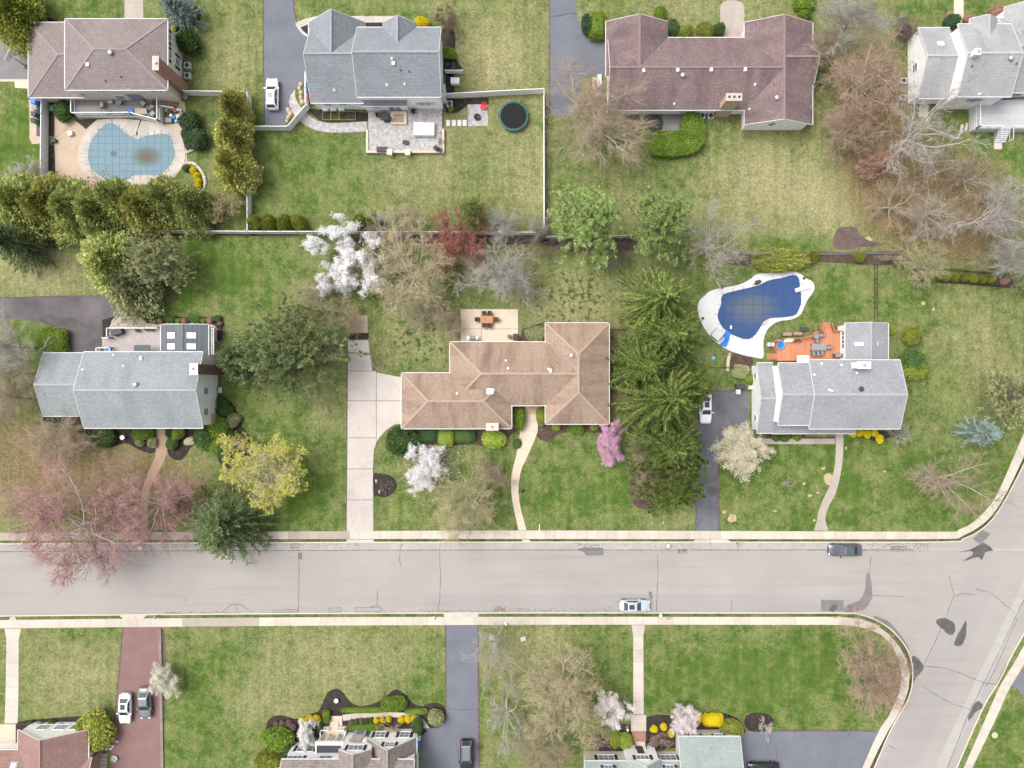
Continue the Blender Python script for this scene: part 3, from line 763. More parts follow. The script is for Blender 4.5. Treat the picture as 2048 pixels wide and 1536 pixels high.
for i, pts in enumerate(([(527,-60),(527.5,120),(529,252)], [(588,-60),(588.5,20),(592,38),(601,61)], [(891.5,1250),(892,1400),(891,1440)], [(956.5,1250),(957,1400),(957.5,1540)], [(1391,1062),(1392,1000),(1397,962)], [(1437,1062),(1436,925),(1442,892)],
    [(246,1256),(243,1300),(236,1380),(230,1440)], [(1470,1460),(1600,1460.5),(1750,1461)], [(1099,-40),(1099,120),(1099,232)], [(0,596),(90,594),(250,590)], [(694.5,700),(694,900),(693,1062)], [(747.5,1062),(746.5,940),(748,902),(757,880)], [(1424,782),(1470,781.5),(1497,781.5)])):
    strip('soil_edge', pts, .20, ZL + .0245, M['soil'] if i not in (10, 11) else M['joint'], lawn, .05, i)

# ================================================================== HOUSES
ROOFS = []     # roof planes already built, for standing vents and skylights on them

def face_uv(me, faces_uv):
    uv = me.uv_layers.new(name='UVMap')
    for poly in me.polygons:
        if poly.index in faces_uv:
            for li in poly.loop_indices: uv.data[li].uv = faces_uv[poly.index][me.loops[li].vertex_index]

def slab_roof(house, faces, m, t=.16, skip=(), gut=.10, name='roof', trim=True, ridge=True):
    """roof planes (lists of 3-D points, outward normals up) -> slab with trim, gutters and ridge caps"""
    key = {}; V = []
    def vid(p):
        k = tuple(round(c, 3) for c in p)
        if k not in key: key[k] = len(V); V.append(p)
        return key[k]
    F = []
    for f in faces:
        n = Vector((0, 0, 0)); pts = [Vector(p) for p in f]
        for i in range(len(pts)): n += pts[i].cross(pts[(i + 1) % len(pts)])
        F.append([vid(p) for p in (f if n.z > 0 else f[::-1])])
        ROOFS.append([tuple(p) for p in f])
    edges = {}
    for fi, f in enumerate(F):
        for i in range(len(f)):
            a, c = f[i], f[(i + 1) % len(f)]
            edges.setdefault((min(a, c), max(a, c)), []).append((fi, a, c))
    nv = len(V); VV = list(V) + [(p[0], p[1], p[2] - t) for p in V]
    FF = list(map(tuple, F)) + [tuple(i + nv for i in f[::-1]) for f in F]
    mi = [0] * len(F) + [1] * len(F)
    bnd = []
    for e, l in edges.items():
        if len(l) == 1:
            fi, a, c = l[0]; FF.append((a, a + nv, c + nv, c)); mi.append(1); bnd.append((fi, a, c))
    me = bpy.data.meshes.new(name); me.from_pydata([tuple(v) for v in VV], [], FF)
    me.materials.append(m); me.materials.append(M['trim'])
    me.polygons.foreach_set('material_index', mi)
    fu = {}
    for fi, f in enumerate(F):
        pts = [Vector(V[i]) for i in f]; n = Vector((0, 0, 0))
        for i in range(len(pts)): n += pts[i].cross(pts[(i + 1) % len(pts)])
        n.normalize(); s = Vector((0, 0, 1)) - n * n.z
        s = s.normalized() if s.length > 1e-4 else Vector((0, 1, 0)); e = s.cross(n)
        fu[fi] = {i: (Vector(V[i]).dot(e), Vector(V[i]).dot(s)) for i in f}
    face_uv(me, fu); me.update()
    ro = link(name, me, house)
    if trim:
        g = MB()
        for fi, a, c in bnd:
            A, Bv = Vector(V[a]), Vector(V[c]); cen = sum((Vector(V[i]) for i in F[fi]), Vector()) / len(F[fi])
            mid = (A + Bv) / 2; d = Bv - A
            if any(s(mid) for s in skip): continue
            out = Vector((d.y, -d.x, 0)); 
            if out.length < 1e-4: continue
            out.normalize()
            if out.dot(mid - cen) < 0: out = -out
            w = gut if abs(A.z - Bv.z) < .02 else .06
            o1 = out * .004; o2 = out * w; u, lo = Vector((0, 0, .025)), Vector((0, 0, -.15))
            g.add([A + o1 + lo, Bv + o1 + lo, Bv + o2 + lo, A + o2 + lo, A + o1 + u, Bv + o1 + u, Bv + o2 + u, A + o2 + u],
                  [(0, 1, 2, 3), (7, 6, 5, 4), (0, 4, 5, 1), (1, 5, 6, 2), (2, 6, 7, 3), (3, 7, 4, 0)])
        if g.V: g.build('gutter', M['gutter'], ro)
    if ridge:
        rc = MB()
        for e, l in edges.items():
            if len(l) == 2:
                A, Bv = Vector(V[e[0]]), Vector(V[e[1]])
                rc.bar(A + Vector((0, 0, .015)), Bv + Vector((0, 0, .015)), .30, .05)
        if rc.V:
            me2 = bpy.data.meshes.new('ridge_cap'); me2.from_pydata([tuple(v) for v in rc.V], [], rc.F)
            uvl = me2.uv_layers.new(name='UVMap')
            for lp in me2.loops: 
                co = me2.vertices[lp.vertex_index].co; uvl.data[lp.index].uv = (co.x + co.z, co.y)
            link('ridge_cap', me2, ro, CAP.get(m.name, m))
    return ro

def wallbox(house, X0, X1, Y0, Y1, z0, z1, m, name='wall'):
    return MB().box(X0, X1, Y0, Y1, z0, z1).build(name, m, house)

def gable(house, X0, X1, Y0, Y1, ze, zr, axis, m, wm, over=.35, end=.22, z0=-.05, skip=(), walls=True, zw=None, ridge=True):
    """gable roof over the eave rectangle, with gabled walls beneath"""
    if axis == 'x':
        ym = (Y0 + Y1) / 2
        faces = [[(X0, Y0, ze), (X1, Y0, ze), (X1, ym, zr), (X0, ym, zr)], [(X1, Y1, ze), (X0, Y1, ze), (X0, ym, zr), (X1, ym, zr)]]
    else:
        xm = (X0 + X1) / 2
        faces = [[(X0, Y1, ze), (X0, Y0, ze), (xm, Y0, zr), (xm, Y1, zr)], [(X1, Y0, ze), (X1, Y1, ze), (xm, Y1, zr), (xm, Y0, zr)]]
    ro = slab_roof(house, faces, m, skip=skip, ridge=ridge)
    if walls:
        if axis == 'x': a0, a1, c0, c1 = X0, X1, Y0, Y1
        else: a0, a1, c0, c1 = Y0, Y1, X0, X1
        cm = (c0 + c1) / 2; sl_ = (zr - ze) / (cm - c0)
        zt = ze + over * sl_ - .18
        prof = [(c0 + over, z0), (c1 - over, z0), (c1 - over, zt), (cm, zr - .2), (c0 + over, zt)]
        A0, A1 = a0 + end, a1 - end
        V = []
        for a in (A0, A1):
            for c, z in prof: V.append((a, c, z) if axis == 'x' else (c, a, z))
        F = [(4, 3, 2, 1, 0), (5, 6, 7, 8, 9)] + [(i, (i + 1) % 5, (i + 1) % 5 + 5, i + 5) for i in range(5)]
        if axis == 'y': F = [f[::-1] for f in F]
        pyd('wall', V, F, wm, house)
    return ro

def hip(house, X0, X1, Y0, Y1, ze, pitch, m, wm, axis='x', hips=(1, 1), over=.45, z0=-.05, skip=(), walls=True):
    half = (Y1 - Y0) / 2 if axis == 'x' else (X1 - X0) / 2
    zr = ze + half * pitch
    if axis == 'x':
        ym = (Y0 + Y1) / 2; xa = X0 + half * hips[0]; xb = X1 - half * hips[1]
        a, c, d, e = (X0, Y0, ze), (X1, Y0, ze), (X1, Y1, ze), (X0, Y1, ze); r0, r1 = (xa, ym, zr), (xb, ym, zr)
        faces = [[a, c, r1, r0], [d, e, r0, r1]]
        if hips[0]: faces.append([e, a, r0])
        if hips[1]: faces.append([c, d, r1])
    else:
        xm = (X0 + X1) / 2; ya = Y0 + half * hips[0]; yb = Y1 - half * hips[1]
        a, c, d, e = (X0, Y0, ze), (X1, Y0, ze), (X1, Y1, ze), (X0, Y1, ze); r0, r1 = (xm, ya, zr), (xm, yb, zr)
        faces = [[e, a, r0, r1], [c, d, r1, r0]]
        if hips[0]: faces.append([a, c, r0])
        if hips[1]: faces.append([d, e, r1])
    ro = slab_roof(house, faces, m, skip=skip)
    if walls: wallbox(house, X0 + over, X1 - over, Y0 + over, Y1 - over, z0, ze - .05, wm)
    return ro

def on_roof(px, py):
    """first roof plane met going straight down the survey line of sight"""
    o = Vector((0, 0, H)); d = Vector((*W(px, py), 0)) - o; best = None
    for f in ROOFS:
        for i in range(1, len(f) - 1):
            h = geometry.intersect_ray_tri(Vector(f[0]), Vector(f[i]), Vector(f[i + 1]), d, o, True)
            if h is not None and (best is None or h.z > best.z): best = h
    return best if best is not None else Vector((*W(px, py), 0))

def vents(house, lst):
    """lst: (kind, survey x, y)"""
    for kind, px, py in lst:
        p = on_roof(px, py)
        if kind == 'dome':
            o = MB().lathe(p.x, p.y, [(.16, p.z - .2), (.16, p.z + .16), (.36, p.z + .18), (.37, p.z + .26), (.28, p.z + .36), (.1, p.z + .41)]).build('attic_vent', M['galv'], house, True)
        elif kind == 'ddome':
            o = MB().lathe(p.x, p.y, [(.16, p.z - .2), (.16, p.z + .16), (.36, p.z + .18), (.37, p.z + .26), (.28, p.z + .36), (.1, p.z + .41)]).build('attic_vent', M['dark'], house, True)
        elif kind == 'box':
            MB().box(p.x - .2, p.x + .2, p.y - .24, p.y + .24, p.z - .3, p.z + .22).build('roof_vent', M['trim'], house)
        elif kind == 'pipe':
            b = MB(); b.cyl(p.x, p.y, p.z - .2, p.z + .35, .06, n=8); b.lathe(p.x, p.y, [(.2, p.z - .12), (.16, p.z + .08), (.07, p.z + .14)], 10)
            b.build('vent_pipe', M['trim'], house)
        elif kind == 'dpipe':
            MB().cyl(p.x, p.y, p.z - .2, p.z + .3, .09, n=8).build('vent_pipe', M['dark'], house)

def skylight(house, px, py, w, d, dome=None, along='x'):
    p = on_roof(px, py); q = on_roof(px, py + 4); r = on_roof(px + 4, py)
    n = (r - p).cross(q - p).normalized()
    if n.z < 0: n = -n
    if n.z < .6: n = Vector((0, 0, 1))
    X = Vector((0, 1, 0)).cross(n).normalized(); Y = n.cross(X)
    def quad(a, c, h): return [p + X * sx * a + Y * sy * c + n * h for sx, sy in ((-1, -1), (1, -1), (1, 1), (-1, 1))]
    f = MB(); lo, hi, inn = quad(w / 2, d / 2, -.05), quad(w / 2, d / 2, .12), quad(w / 2 - .07, d / 2 - .07, .12)
    f.add(lo + hi + inn, [(i, (i + 1) % 4, (i + 1) % 4 + 4, i + 4) for i in range(4)] + [(i + 4, (i + 1) % 4 + 4, (i + 1) % 4 + 8, i + 8) for i in range(4)])
    o = f.build('skylight', M['trim'] if dome != 'dark' else M['lgrey'], house)
    a, c = quad(w / 2 - .07, d / 2 - .07, .118), quad(w / 2 - .2, d / 2 - .2, .16)
    MB().add(a + c, [(4, 5, 6, 7)] + [(i, (i + 1) % 4, (i + 1) % 4 + 4, i + 4) for i in range(4)]).build('pane', M['glass'] if dome == 'dark' else M['sky_glass'], o)
    return o

def window(house, c, n, w, h, cols=2, rows=2, shut=None, name='window', fr=.13):
    """window on a wall; c centre on the wall plane, n outward axis like '+y'"""
    c = Vector(c); N = {'+y': Vector((0, 1, 0)), '-y': Vector((0, -1, 0)), '+x': Vector((1, 0, 0)), '-x': Vector((-1, 0, 0))}[n]
    U = Vector((0, 0, 1)).cross(N); Z = Vector((0, 0, 1))
    def bx(b, u0, u1, z0, z1, d0, d1):
        V = [c + U * u + Z * z + N * d for d in (d0, d1) for z in (z0, z1) for u in (u0, u1)]
        b.add(V, [(0, 2, 3, 1), (4, 5, 7, 6), (0, 1, 5, 4), (2, 6, 7, 3), (0, 4, 6, 2), (1, 3, 7, 5)])
    f = MB()
    bx(f, -w / 2 - fr, -w / 2, -h / 2, h / 2, -.02, .06); bx(f, w / 2, w / 2 + fr, -h / 2, h / 2, -.02, .06)
    bx(f, -w / 2 - fr, w / 2 + fr, h / 2, h / 2 + fr, -.02, .062); bx(f, -w / 2 - fr - .04, w / 2 + fr + .04, -h / 2 - fr, -h / 2, -.02, .10)
    for i in range(1, cols): u = -w / 2 + w * i / cols; bx(f, u - .04, u + .04, -h / 2, h / 2, .0, .05)
    for i in range(1, rows): z = -h / 2 + h * i / rows; bx(f, -w / 2, w / 2, z - .02, z + .02, .0, .045)
    o = f.build(name, M['trim'], house)
    for i in range(cols):
        g = MB(); u0 = -w / 2 + w * i / cols + (.04 if i else 0); u1 = -w / 2 + w * (i + 1) / cols - (.04 if i < cols - 1 else 0)
        bx(g, u0, u1, -h / 2, h / 2, .004, .024); g.build('pane', M['glass'], o)
    if shut:
        for s in (-1, 1):
            g = MB(); a = s * (w / 2 + fr + .03); e = s * (w / 2 + fr + .03 + .42); bx(g, min(a, e), max(a, e), -h / 2 - .05, h / 2 + .05, .0, .05)
            for k in range(5):
                z = -h / 2 + h * (k + .5) / 5; bx(g, min(a, e) + .05, max(a, e) - .05, z - h * .06, z + h * .06, .05, .062)
            g.build('shutter', shut, o)
    return o

def chimney(house, x0, x1, y0, y1, z0, z1, m, cap=None, flues=1, cover=False):
    c = MB().box(x0, x1, y0, y1, z0, z1).build('chimney', m, house)
    MB().box(x0 - .09, x1 + .09, y0 - .09, y1 + .09, z1, z1 + .14).build('chimney_cap', cap or M['slab'], c)
    L = (x1 - x0) > (y1 - y0)
    for i in range(flues):
        t = (i + .5) / flues; fx = x0 + (x1 - x0) * t if L else (x0 + x1) / 2; fy = (y0 + y1) / 2 if L else y0 + (y1 - y0) * t
        if cover: MB().cyl(fx, fy, z1 + .14, z1 + .5, .17, .2, 10).build('flue', M['galv'], c)
        else: MB().lathe(fx, fy, [(.14, z1 + .141), (.14, z1 + .32), (.10, z1 + .32), (.10, z1 + .2)], 10).build('flue', M['dark'] if flues > 1 else M['terracotta'], c)
    return c

def rail_run(parent, pts, z, h=1.0, m=None, pitch=.55, name='railing', bal=True):
    """a railing along world points at deck level z: posts, rails, balusters"""
    m = m or M['vinyl']
    for a, c in zip(pts, pts[1:]):
        a, c = Vector((*a, z)), Vector((*c, z)); L = (c - a).length; d = (c - a).normalized()
        b = MB()
        b.bar(a + Vector((0, 0, h)), c + Vector((0, 0, h)), .11, .07); b.bar(a + Vector((0, 0, .12)), c + Vector((0, 0, .12)), .05, .06)
        n = max(2, int(L / .16))
        if bal:
            for i in range(1, n): q = a + d * (L * i / n); b.bar(q + Vector((0, 0, .13)), q + Vector((0, 0, h - .03)), .035, .035)
        o = b.build(name, m, parent)
        k = max(1, round(L / 2.0))
        for i in range(k + 1):
            q = a + d * (L * i / k); MB().box(q.x - .06, q.x + .06, q.y - .06, q.y + .06, z, z + h + .1).build('post', m, o)

def house_at(px, py, label):
    return thing('house', label, 'house', (0, 0, 0))
def mesh_shift(): pass

# ---- A: two-storey house with hipped roofs, top left
hA = house_at(230, 110, 'two-storey white house with mauve-brown hipped roof beside the kidney-shaped pool')
X0, X1, Y0, Y1 = R(130, 38, 335, 180, 5.6)
hip(hA, X0, X1, Y0, Y1, 5.6, .34, M['sh_A'], M['siding_cream'])
gX0, _, gY0, gY1 = R(57, 45, 165, 195, 3.0)
hip(hA, gX0, X0 + 1.2, gY0, gY1, 3.0, .34, M['sh_A'], M['siding_cream'], hips=(1, 0), skip=(lambda p: p.x > X0 - .3,))
yw, xw = Y0 + .45, X1 - .45
chimney(hA, xw + .02, xw + .75, 43.2, 45.0, -.05, 8.7, M['brick'], M['slab'], 1, True)
for wx, wz, ww, wh, cc in ((-59.3, 4.35, 1.0, 1.0, 2), (-51.2, 4.35, 1.7, 1.0, 3), (-57.6, 2.0, 1.2, 1.2, 2)):
    window(hA, (wx, yw, wz), '-y', ww, wh, cc)
MB().box(-56.3, -54.3, yw - .06, yw + .02, 1.0, 3.1).build('patio_door', M['glass'], hA)
for wy, wz in ((47.5, 4.3), (50.0, 4.3), (47.5, 1.7)): window(hA, (xw, wy, wz), '+x', 1.0, 1.3, 1, shut=M['shutter'])
vents(hA, [('dome', 222, 106), ('box', 176, 130), ('dpipe', 212, 163), ('dpipe', 243, 154)])

# ---- B: grey roofed house with two front gables
hB = house_at(750, 140, 'white two-storey house with slate-grey gabled roof and raised stone-paved patio')
bX0, bX1, bY0, bY1 = R(714, 55, 882, 194, 5.6)
gable(hB, bX0, bX1, bY0, bY1, 5.6, 8.8, 'x', M['sh_B'], M['siding_white'])
bl0 = W(622, 206, 3.4); blx = W(617, 45, 3.4)[0]
gable(hB, bl0[0] - .02, bX0 + .5, bl0[1], 51.8, 3.4, 7.0, 'x', M['sh_B'], M['siding_white'], skip=(lambda p: p.x > bX0 - .2,))
gable(hB, -29.5, -21.3, 46.3, 52.5, 3.4, 6.98, 'y', M['sh_B'], M['siding_white'], skip=(lambda p: p.y < 51.9 and p.x > -28,))
gable(hB, -18.4, -13.6, 45.6, 51.3, 5.6, 7.6, 'y', M['sh_B'], M['siding_white'], skip=(lambda p: p.y < 50.4,), z0=0)
# rear bump-out with a lean-to roof
sx0, sx1 = W(721, 200, 3.6)[0], W(814, 200, 3.6)[0]; sy1 = bY0 + .36; sy0 = W(760, 212, 2.9)[1]
slab_roof(hB, [[(sx0, sy0, 2.9), (sx1, sy0, 2.9), (sx1, sy1, 3.75), (sx0, sy1, 3.75)]], M['sh_B'], skip=(lambda p: p.y > sy1 - .1,))
wallbox(hB, sx0 + .25, sx1 - .25, sy0 + .3, sy1 + .1, -.05, 2.75, M['siding_white'])
for px in (747, 755): window(hB, (W(px, 215, 2)[0], sy0 + .3, 2.05), '-y', .75, .75, 1, 1)
MB().box(sx1 - 3.0, sx1 - 1.2, sy0 + .22, sy0 + .31, .55, 2.55).build('patio_door', M['trim'], hB)
for s in (0, 1): MB().box(sx1 - 2.93 + s * .9, sx1 - 2.17 + s * .9, sy0 + .20, sy0 + .219, .65, 2.45).build('door_pane', M['glass'], hB)
for px in (837, 849, 861): window(hB, (W(px, 206, 3.3)[0], bY0 + .35, 2.5), '-y', .7, .8, 1, 2)
window(hB, (W(748, 195, 4.9)[0], bY0 + .35, 4.75), '-y', .8, .7, 1, 1)
for px in (655, 685): window(hB, (W(px, 210, 2.4)[0], bl0[1] + .35, 2.2), '-y', 1.0, .8, 2, 1)
for yy in (43.5, 47.5): window(hB, (bX1 - .22, yy, 4.3), '+x', .9, 1.2, 1)
chimney(hB, bX1 - .2, bX1 + .32, 41.9, 43.5, -.05, 3.1, M['siding_grey'], M['lgrey'], 1, True)
vents(hB, [('pipe', 784, 117), ('box', 787, 127), ('dpipe', 801, 141), ('dpipe', 818, 144), ('pipe', 774, 170), ('pipe', 810, 168), ('pipe', 669, 180)])

# ---- C: long ranch with plum-brown roof
hC = house_at(1420, 140, 'long single-storey ranch house with plum-brown cross-gabled roof and tan chimney')
cX0, cX1, cY0, cY1 = R(1216, 75.5, 1625, 220, 3.0)
zrC = 3.0 + (cY1 - cY0) / 2 * .42
gable(hC, cX0, (W(1489, 44, 3)[0] + W(1625, 44, 3)[0]) / 2, cY0, cY1, 3.0, zrC, 'x', M['sh_C'], M['siding_white'], over=.5, skip=(lambda p: p.x > W(1500, 0, 3)[0],))
wl0, wl1, wlt = W(1212, 44, 3)[0], W(1336, 44, 3)[0], W(1270, 43, 3)[1]
gable(hC, wl0, wl1, (cY0 + cY1) / 2 - .4, wlt, 3.0, zrC - .12, 'y', M['sh_C'], M['siding_white'], over=.5, skip=(lambda p: p.y < cY1 - 1 and p.x > wl0 + 1,))
wr0, wr1, wrt = W(1489, 44, 3)[0], W(1625, 44, 3)[0], W(1560, 45, 3)[1]; wrb = W(1550, 249, 3)[1]
gable(hC, wr0, wr1, wrb, wrt, 3.0, zrC + .02, 'y', M['sh_C'], M['siding_white'], over=.5)
ge0, ge1 = W(1600, 168, 3.1)[1], W(1600, 84, 3.1)[1]
gable(hC, (wr0 + wr1) / 2, wr1 + .1, ge0, ge1, 3.3, zrC - .02, 'x', M['sh_C'], M['siding_white'], over=.3, skip=(lambda p: p.x < wr1 - .2,))
q0, q1 = W(1453, 192, 6.4), W(1483, 205, 6.4)
chimney(hC, q0[0], q1[0], cY0 + .05, cY0 + .95, -.05, 6.3, M['brick_tan'], M['slab'], 3)
for px in (1541, 1548): window(hC, (W(px, 249, 2.8)[0], wrb + .22, 2.6), '-y', .65, .65, 1, 1)
MB().box(wl0 + .40, wl0 + .52, W(0, 150, 0)[1], W(0, 100, 0)[1], 0, 2.3).build('garage_door', M['tan_fab'], hC)
vents(hC, [('box', 1287, 141.7), ('box', 1355, 140.7), ('box', 1422, 140), ('box', 1490, 139.5), ('dome', 1365.5, 151), ('pipe', 1348.5, 207.5), ('pipe', 1510, 169), ('pipe', 1499, 218), ('dome', 1553.5, 196)])

# ---- D: pale grey house at the right top corner
hD = house_at(1950, 120, 'white two-storey house with pale grey gabled roofs in the top right corner')
dX0, dX1 = 63.4, 70.9
gable(hD, 59.2, dX0 + .4, 41.6, 51.9, 3.0, 5.4, 'x', M['sh_D'], M['siding_white'], end=.1, skip=(lambda p: p.x > dX0 - .1,))
gable(hD, dX0 - .1, dX1, 40.8, 51.1, 5.6, 7.9, 'x', M['sh_D'], M['siding_white'])
gable(hD, dX1 - .4, 84.0, 42.2, 53.0, 3.6, 6.6, 'x', M['sh_D'], M['siding_white'])
gable(hD, dX1 + .4, dX1 + 6.2, 46.5, 54.6, 3.6, 5.9, 'y', M['sh_D'], M['siding_white'], skip=(lambda p: p.y < 52.9,))
gable(hD, 65.0, 69.0, 47.5, 51.9, 5.55, 6.7, 'y', M['sh_D'], M['siding_white'], z0=2.6, skip=(lambda p: p.y < 51.0,))
skylight(hD, 1881, 87.5, .9, .8); skylight(hD, 2045, 65, .9, 1.2, 'dark')
window(hD, (74.0, 42.55, 2.2), '-y', 1.6, 1.0, 2, 1)
for px in (1944, 1960): window(hD, (W(px, 197, 4)[0], 41.15, 3.6), '-y', 1.0, 1.0, 2, 1)
window(hD, (59.3, 46.5, 2.0), '-x', 1.0, 1.2, 1)
p = on_roof(1946, 110); chimney(hD, p.x - .35, p.x + .35, p.y - .35, p.y + .35, p.z - 1, p.z + .9, M['trim'], M['trim'], 1, True)
vents(hD, [('dome', 2021, 117), ('dpipe', 1943, 133), ('dpipe', 2032, 128), ('pipe', 1959, 188)])

# ---- E: grey-green roofed house, mid left
hE = house_at(250, 780, 'white two-storey house with grey-green gable roof and skylit rear sunroom')
eX0, eX1, eY0, eY1 = R(167.5, 704, 406, 856, 5.6)
gable(hE, eX0, eX1, eY0, eY1, 5.6, 8.0, 'x', M['sh_E'], M['siding_white'])
lx0, lx1, ly0, ly1 = R(86, 706, 170, 832, 3.4)
gable(hE, lx0, eX0 + .35, ly0, ly1, 3.4, 5.3, 'x', M['sh_E'], M['siding_white'], skip=(lambda p: p.x > eX0 - .1,))
chimney(hE, eX1 - .21, eX1 + .75, 1.35, 2.75, -.05, 9.0, M['brick_dark'], M['trim'], 1)
window(hE, (eX1 - .22, -1.0, 4.2), '+x', .9, 1.3, 1); window(hE, (eX1 - .22, -4.0, 4.2), '+x', .9, 1.3, 1)
MB().box(eX1 - .22, eX1 + .02, eY0 + .36, eY0 + 1.8, 0, 2.6).build('brick_veneer', M['brick_tan'], hE)
# sunroom
s0, s1, t0, t1 = R(320, 649, 415, 706, 3.3)
gable(hE, s0, s1, eY1 - .6, t1, 3.0, 3.75, 'y', M['sh_dark'], M['siding_white'], over=.25, skip=(lambda p: p.y < eY1 + .3,))
for px, py in ((343, 671), (383, 671), (343, 693), (383, 693)): skylight(hE, px, py, 1.25, .85)
sb = MB().box(W(268,0,2.6)[0], W(300,0,2.6)[0], eY1 - .3, W(0,690,2.6)[1], 2.5, 2.62).build('awning', M['sh_E'], hE)
vents(hE, [('pipe', 227.5, 710), ('box', 282.5, 716.5), ('pipe', 247.5, 732), ('pipe', 166, 739.5), ('dome', 272, 769)])
# front steps and porch pieces
MB().box(W(313,0)[0], W(332,0)[0], eY0 + .2, eY0 - .4, -.05, .3).build('doorstep', M['patio_tan'], hE)

# ---- F: the tan hipped ranch in the middle
hF = house_at(1010, 750, 'single-storey ranch house with tan-brown hipped roof in the centre')
PF = .42
v1 = R(803, 746, 1023, 857, 3.0); v2 = R(900, 684, 1154.5, 811, 3.0); v3 = R(1091, 646, 1218, 848, 3.0)
hip(hF, *v2, 3.0, PF, M['sh_F'], M['siding_cream'], hips=(1, 0), skip=(lambda p: p.x > v3[0] + .05 and abs(p.x - v2[1]) < .4,), over=.5)
hip(hF, *v1, 3.003, PF, M['sh_F'], M['siding_cream'], over=.5)
hip(hF, *v3, 3.002, PF, M['sh_F'], M['siding_cream'], axis='y', over=.5)
a, c = W(973, 847, 4.4), W(996, 860, 4.4)
chimney(hF, a[0], c[0], c[1], a[1], -.05, 4.3, M['brick_tan'], M['slab'], 1)
skylight(hF, 980, 783, 1.0, .85)
vents(hF, [('dome', 1143.5, 711), ('pipe', 1012, 721), ('pipe', 1016, 737), ('dpipe', 1114, 725), ('pipe', 1097, 738), ('box', 1101, 741), ('pipe', 914, 787)])
MB().box(*R(1050, 811, 1077, 828), -.05, .25).build('doorstep', M['brick_tan'], hF)
MB().box(W(803,0,0)[0] + .42, W(803,0,0)[0] + .50, W(0, 842)[1], W(0, 758)[1], 0, 2.3).build('garage_door', M['trim'], hF)
window(hF, (W(940, 0)[0], v2[3] - .5, 1.7), '+y', 1.6, 1.2, 2)

# ---- G: grey house with orange deck and blue pool
hG = house_at(1660, 790, 'grey-roofed two-storey house with orange rear deck beside the dark blue pool')
g0, g1, h0, h1 = R(1618, 720, 1800, 857.5, 5.6)
gable(hG, g0, g1, h0, h1, 5.6, 7.5, 'x', M['sh_G'], M['siding_white'])
m0, m1, n0, n1 = R(1556, 726, 1620, 850, 5.5)
gable(hG, m0, m1, n0, n1, 5.5, 7.3, 'x', M['sh_G'], M['siding_white'], end=.06, skip=(lambda p: p.x > g0 - .1,))
k0, k1, l0, l1 = R(1514, 726, 1560, 866, 3.0)
gable(hG, k0, m0 + .2, l0, l1, 3.0, 4.7, 'x', M['sh_G'], M['siding_white'], skip=(lambda p: p.x > m0 - .3,))
pr0, pr1 = W(1520, 0, 2.9)[0], W(1713, 0, 2.9)[0]; pry = W(0, 867, 2.8)[1]
slab_roof(hG, [[(m0 + .1, pry, 2.8), (pr1, pry, 2.8), (pr1, n0 + .4, 3.2), (m0 + .1, n0 + .4, 3.2)]], M['sh_G'], skip=(lambda p: p.y > pry + .6,))
for x in (m0 + .4, (m0 + pr1) / 2, pr1 - .3): MB().box(x - .07, x + .07, pry + .12, pry + .26, 0, 2.66).build('porch_post', M['trim'], hG)
r0, r1, u0, u1 = R(1691, 646, 1777, 722, 3.2)
gable(hG, r0, r1, h1 - .6, u1, 3.1, 4.3, 'y', M['sh_G'], M['siding_white'], over=.3, skip=(lambda p: p.y < h1 + .3,))
window(hG, (r0 + .3, (h1 + u1) / 2 + .4, 2.0), '-x', 2.4, 1.2, 4, 1)
skylight(hG, 1718, 688, 1.15, .5); skylight(hG, 1758.5, 688, .8, .6, 'dark')
a, c = W(1717, 724, 8.0), W(1743, 736.5, 8.0)
chimney(hG, a[0], c[0], c[1], a[1], 5.4, 7.6, M['trim'], M['white_conc'], 1, True)
for yy in (1.2, -5.0): window(hG, (k0 + .22, yy, 1.6), '-x', .8, 1.1, 1)
vents(hG, [('ddome', 1721, 778), ('pipe', 1643.5, 727), ('pipe', 1683, 730), ('pipe', 1714, 746), ('pipe', 1629, 749.5), ('pipe', 1659, 780), ('pipe', 1664, 782)])
p = on_roof(1552, 781); d = MB().lathe(0, 0, [(.05, -.1), (.06, .2), (.3, .3), (.34, .38)], 12).build('satellite_dish', M['lgrey'], hG, loc=(p.x, p.y, p.z))
MB().box(W(1595,0,3)[0], W(1619,0,3)[0], h1 - .4, W(0,711,3)[1], 2.75, 2.9).build('awning', M['trim'], hG)

# ---- H: rust roofed house cut by the bottom left corner
hH = house_at(90, 1500, 'white house with rust-brown cross gables beside the red driveway')
gx0, gx1, gy = W(36, 1470, 3.0)[0], W(177, 1478, 3.0)[0], W(0, 1460, 3.0)[1]
gable(hH, gx0, gx1, -62, gy, 3.0, 6.0, 'y', M['sh_H'], M['siding_white'], over=.3)
gable(hH, -92, gx0 + 3, -62.5, W(0, 1500, 3.0)[1], 3.0, 5.2, 'x', M['sh_H'], M['siding_white'], over=.4, skip=(lambda p: p.x > gx0 - .2,))
gable(hH, gx1 - 3, W(183, 0, 3)[0], -64, W(0, 1515, 3.0)[1], 2.98, 5.0, 'x', M['sh_H'], M['brick'], over=.4, skip=(lambda p: p.x < gx1,))
for dx in (-2.3, .3, 2.6): window(hH, ((gx0 + gx1) / 2 + dx, gy - .22, 1.7), '+y', 1.5, 1.3, 3)
MB().box(W(-30,0)[0], W(34,0)[0], W(0,1492)[1], W(0,1447)[1], -.05, .3).build('porch', M['patio_cream'], hH)
rail_run(hH, [W(-20, 1494, .3), W(32, 1493, .3)], .3, .9, M['black'])
skylight(hH, 28, 1532, 1.0, 1.1, 'dark')

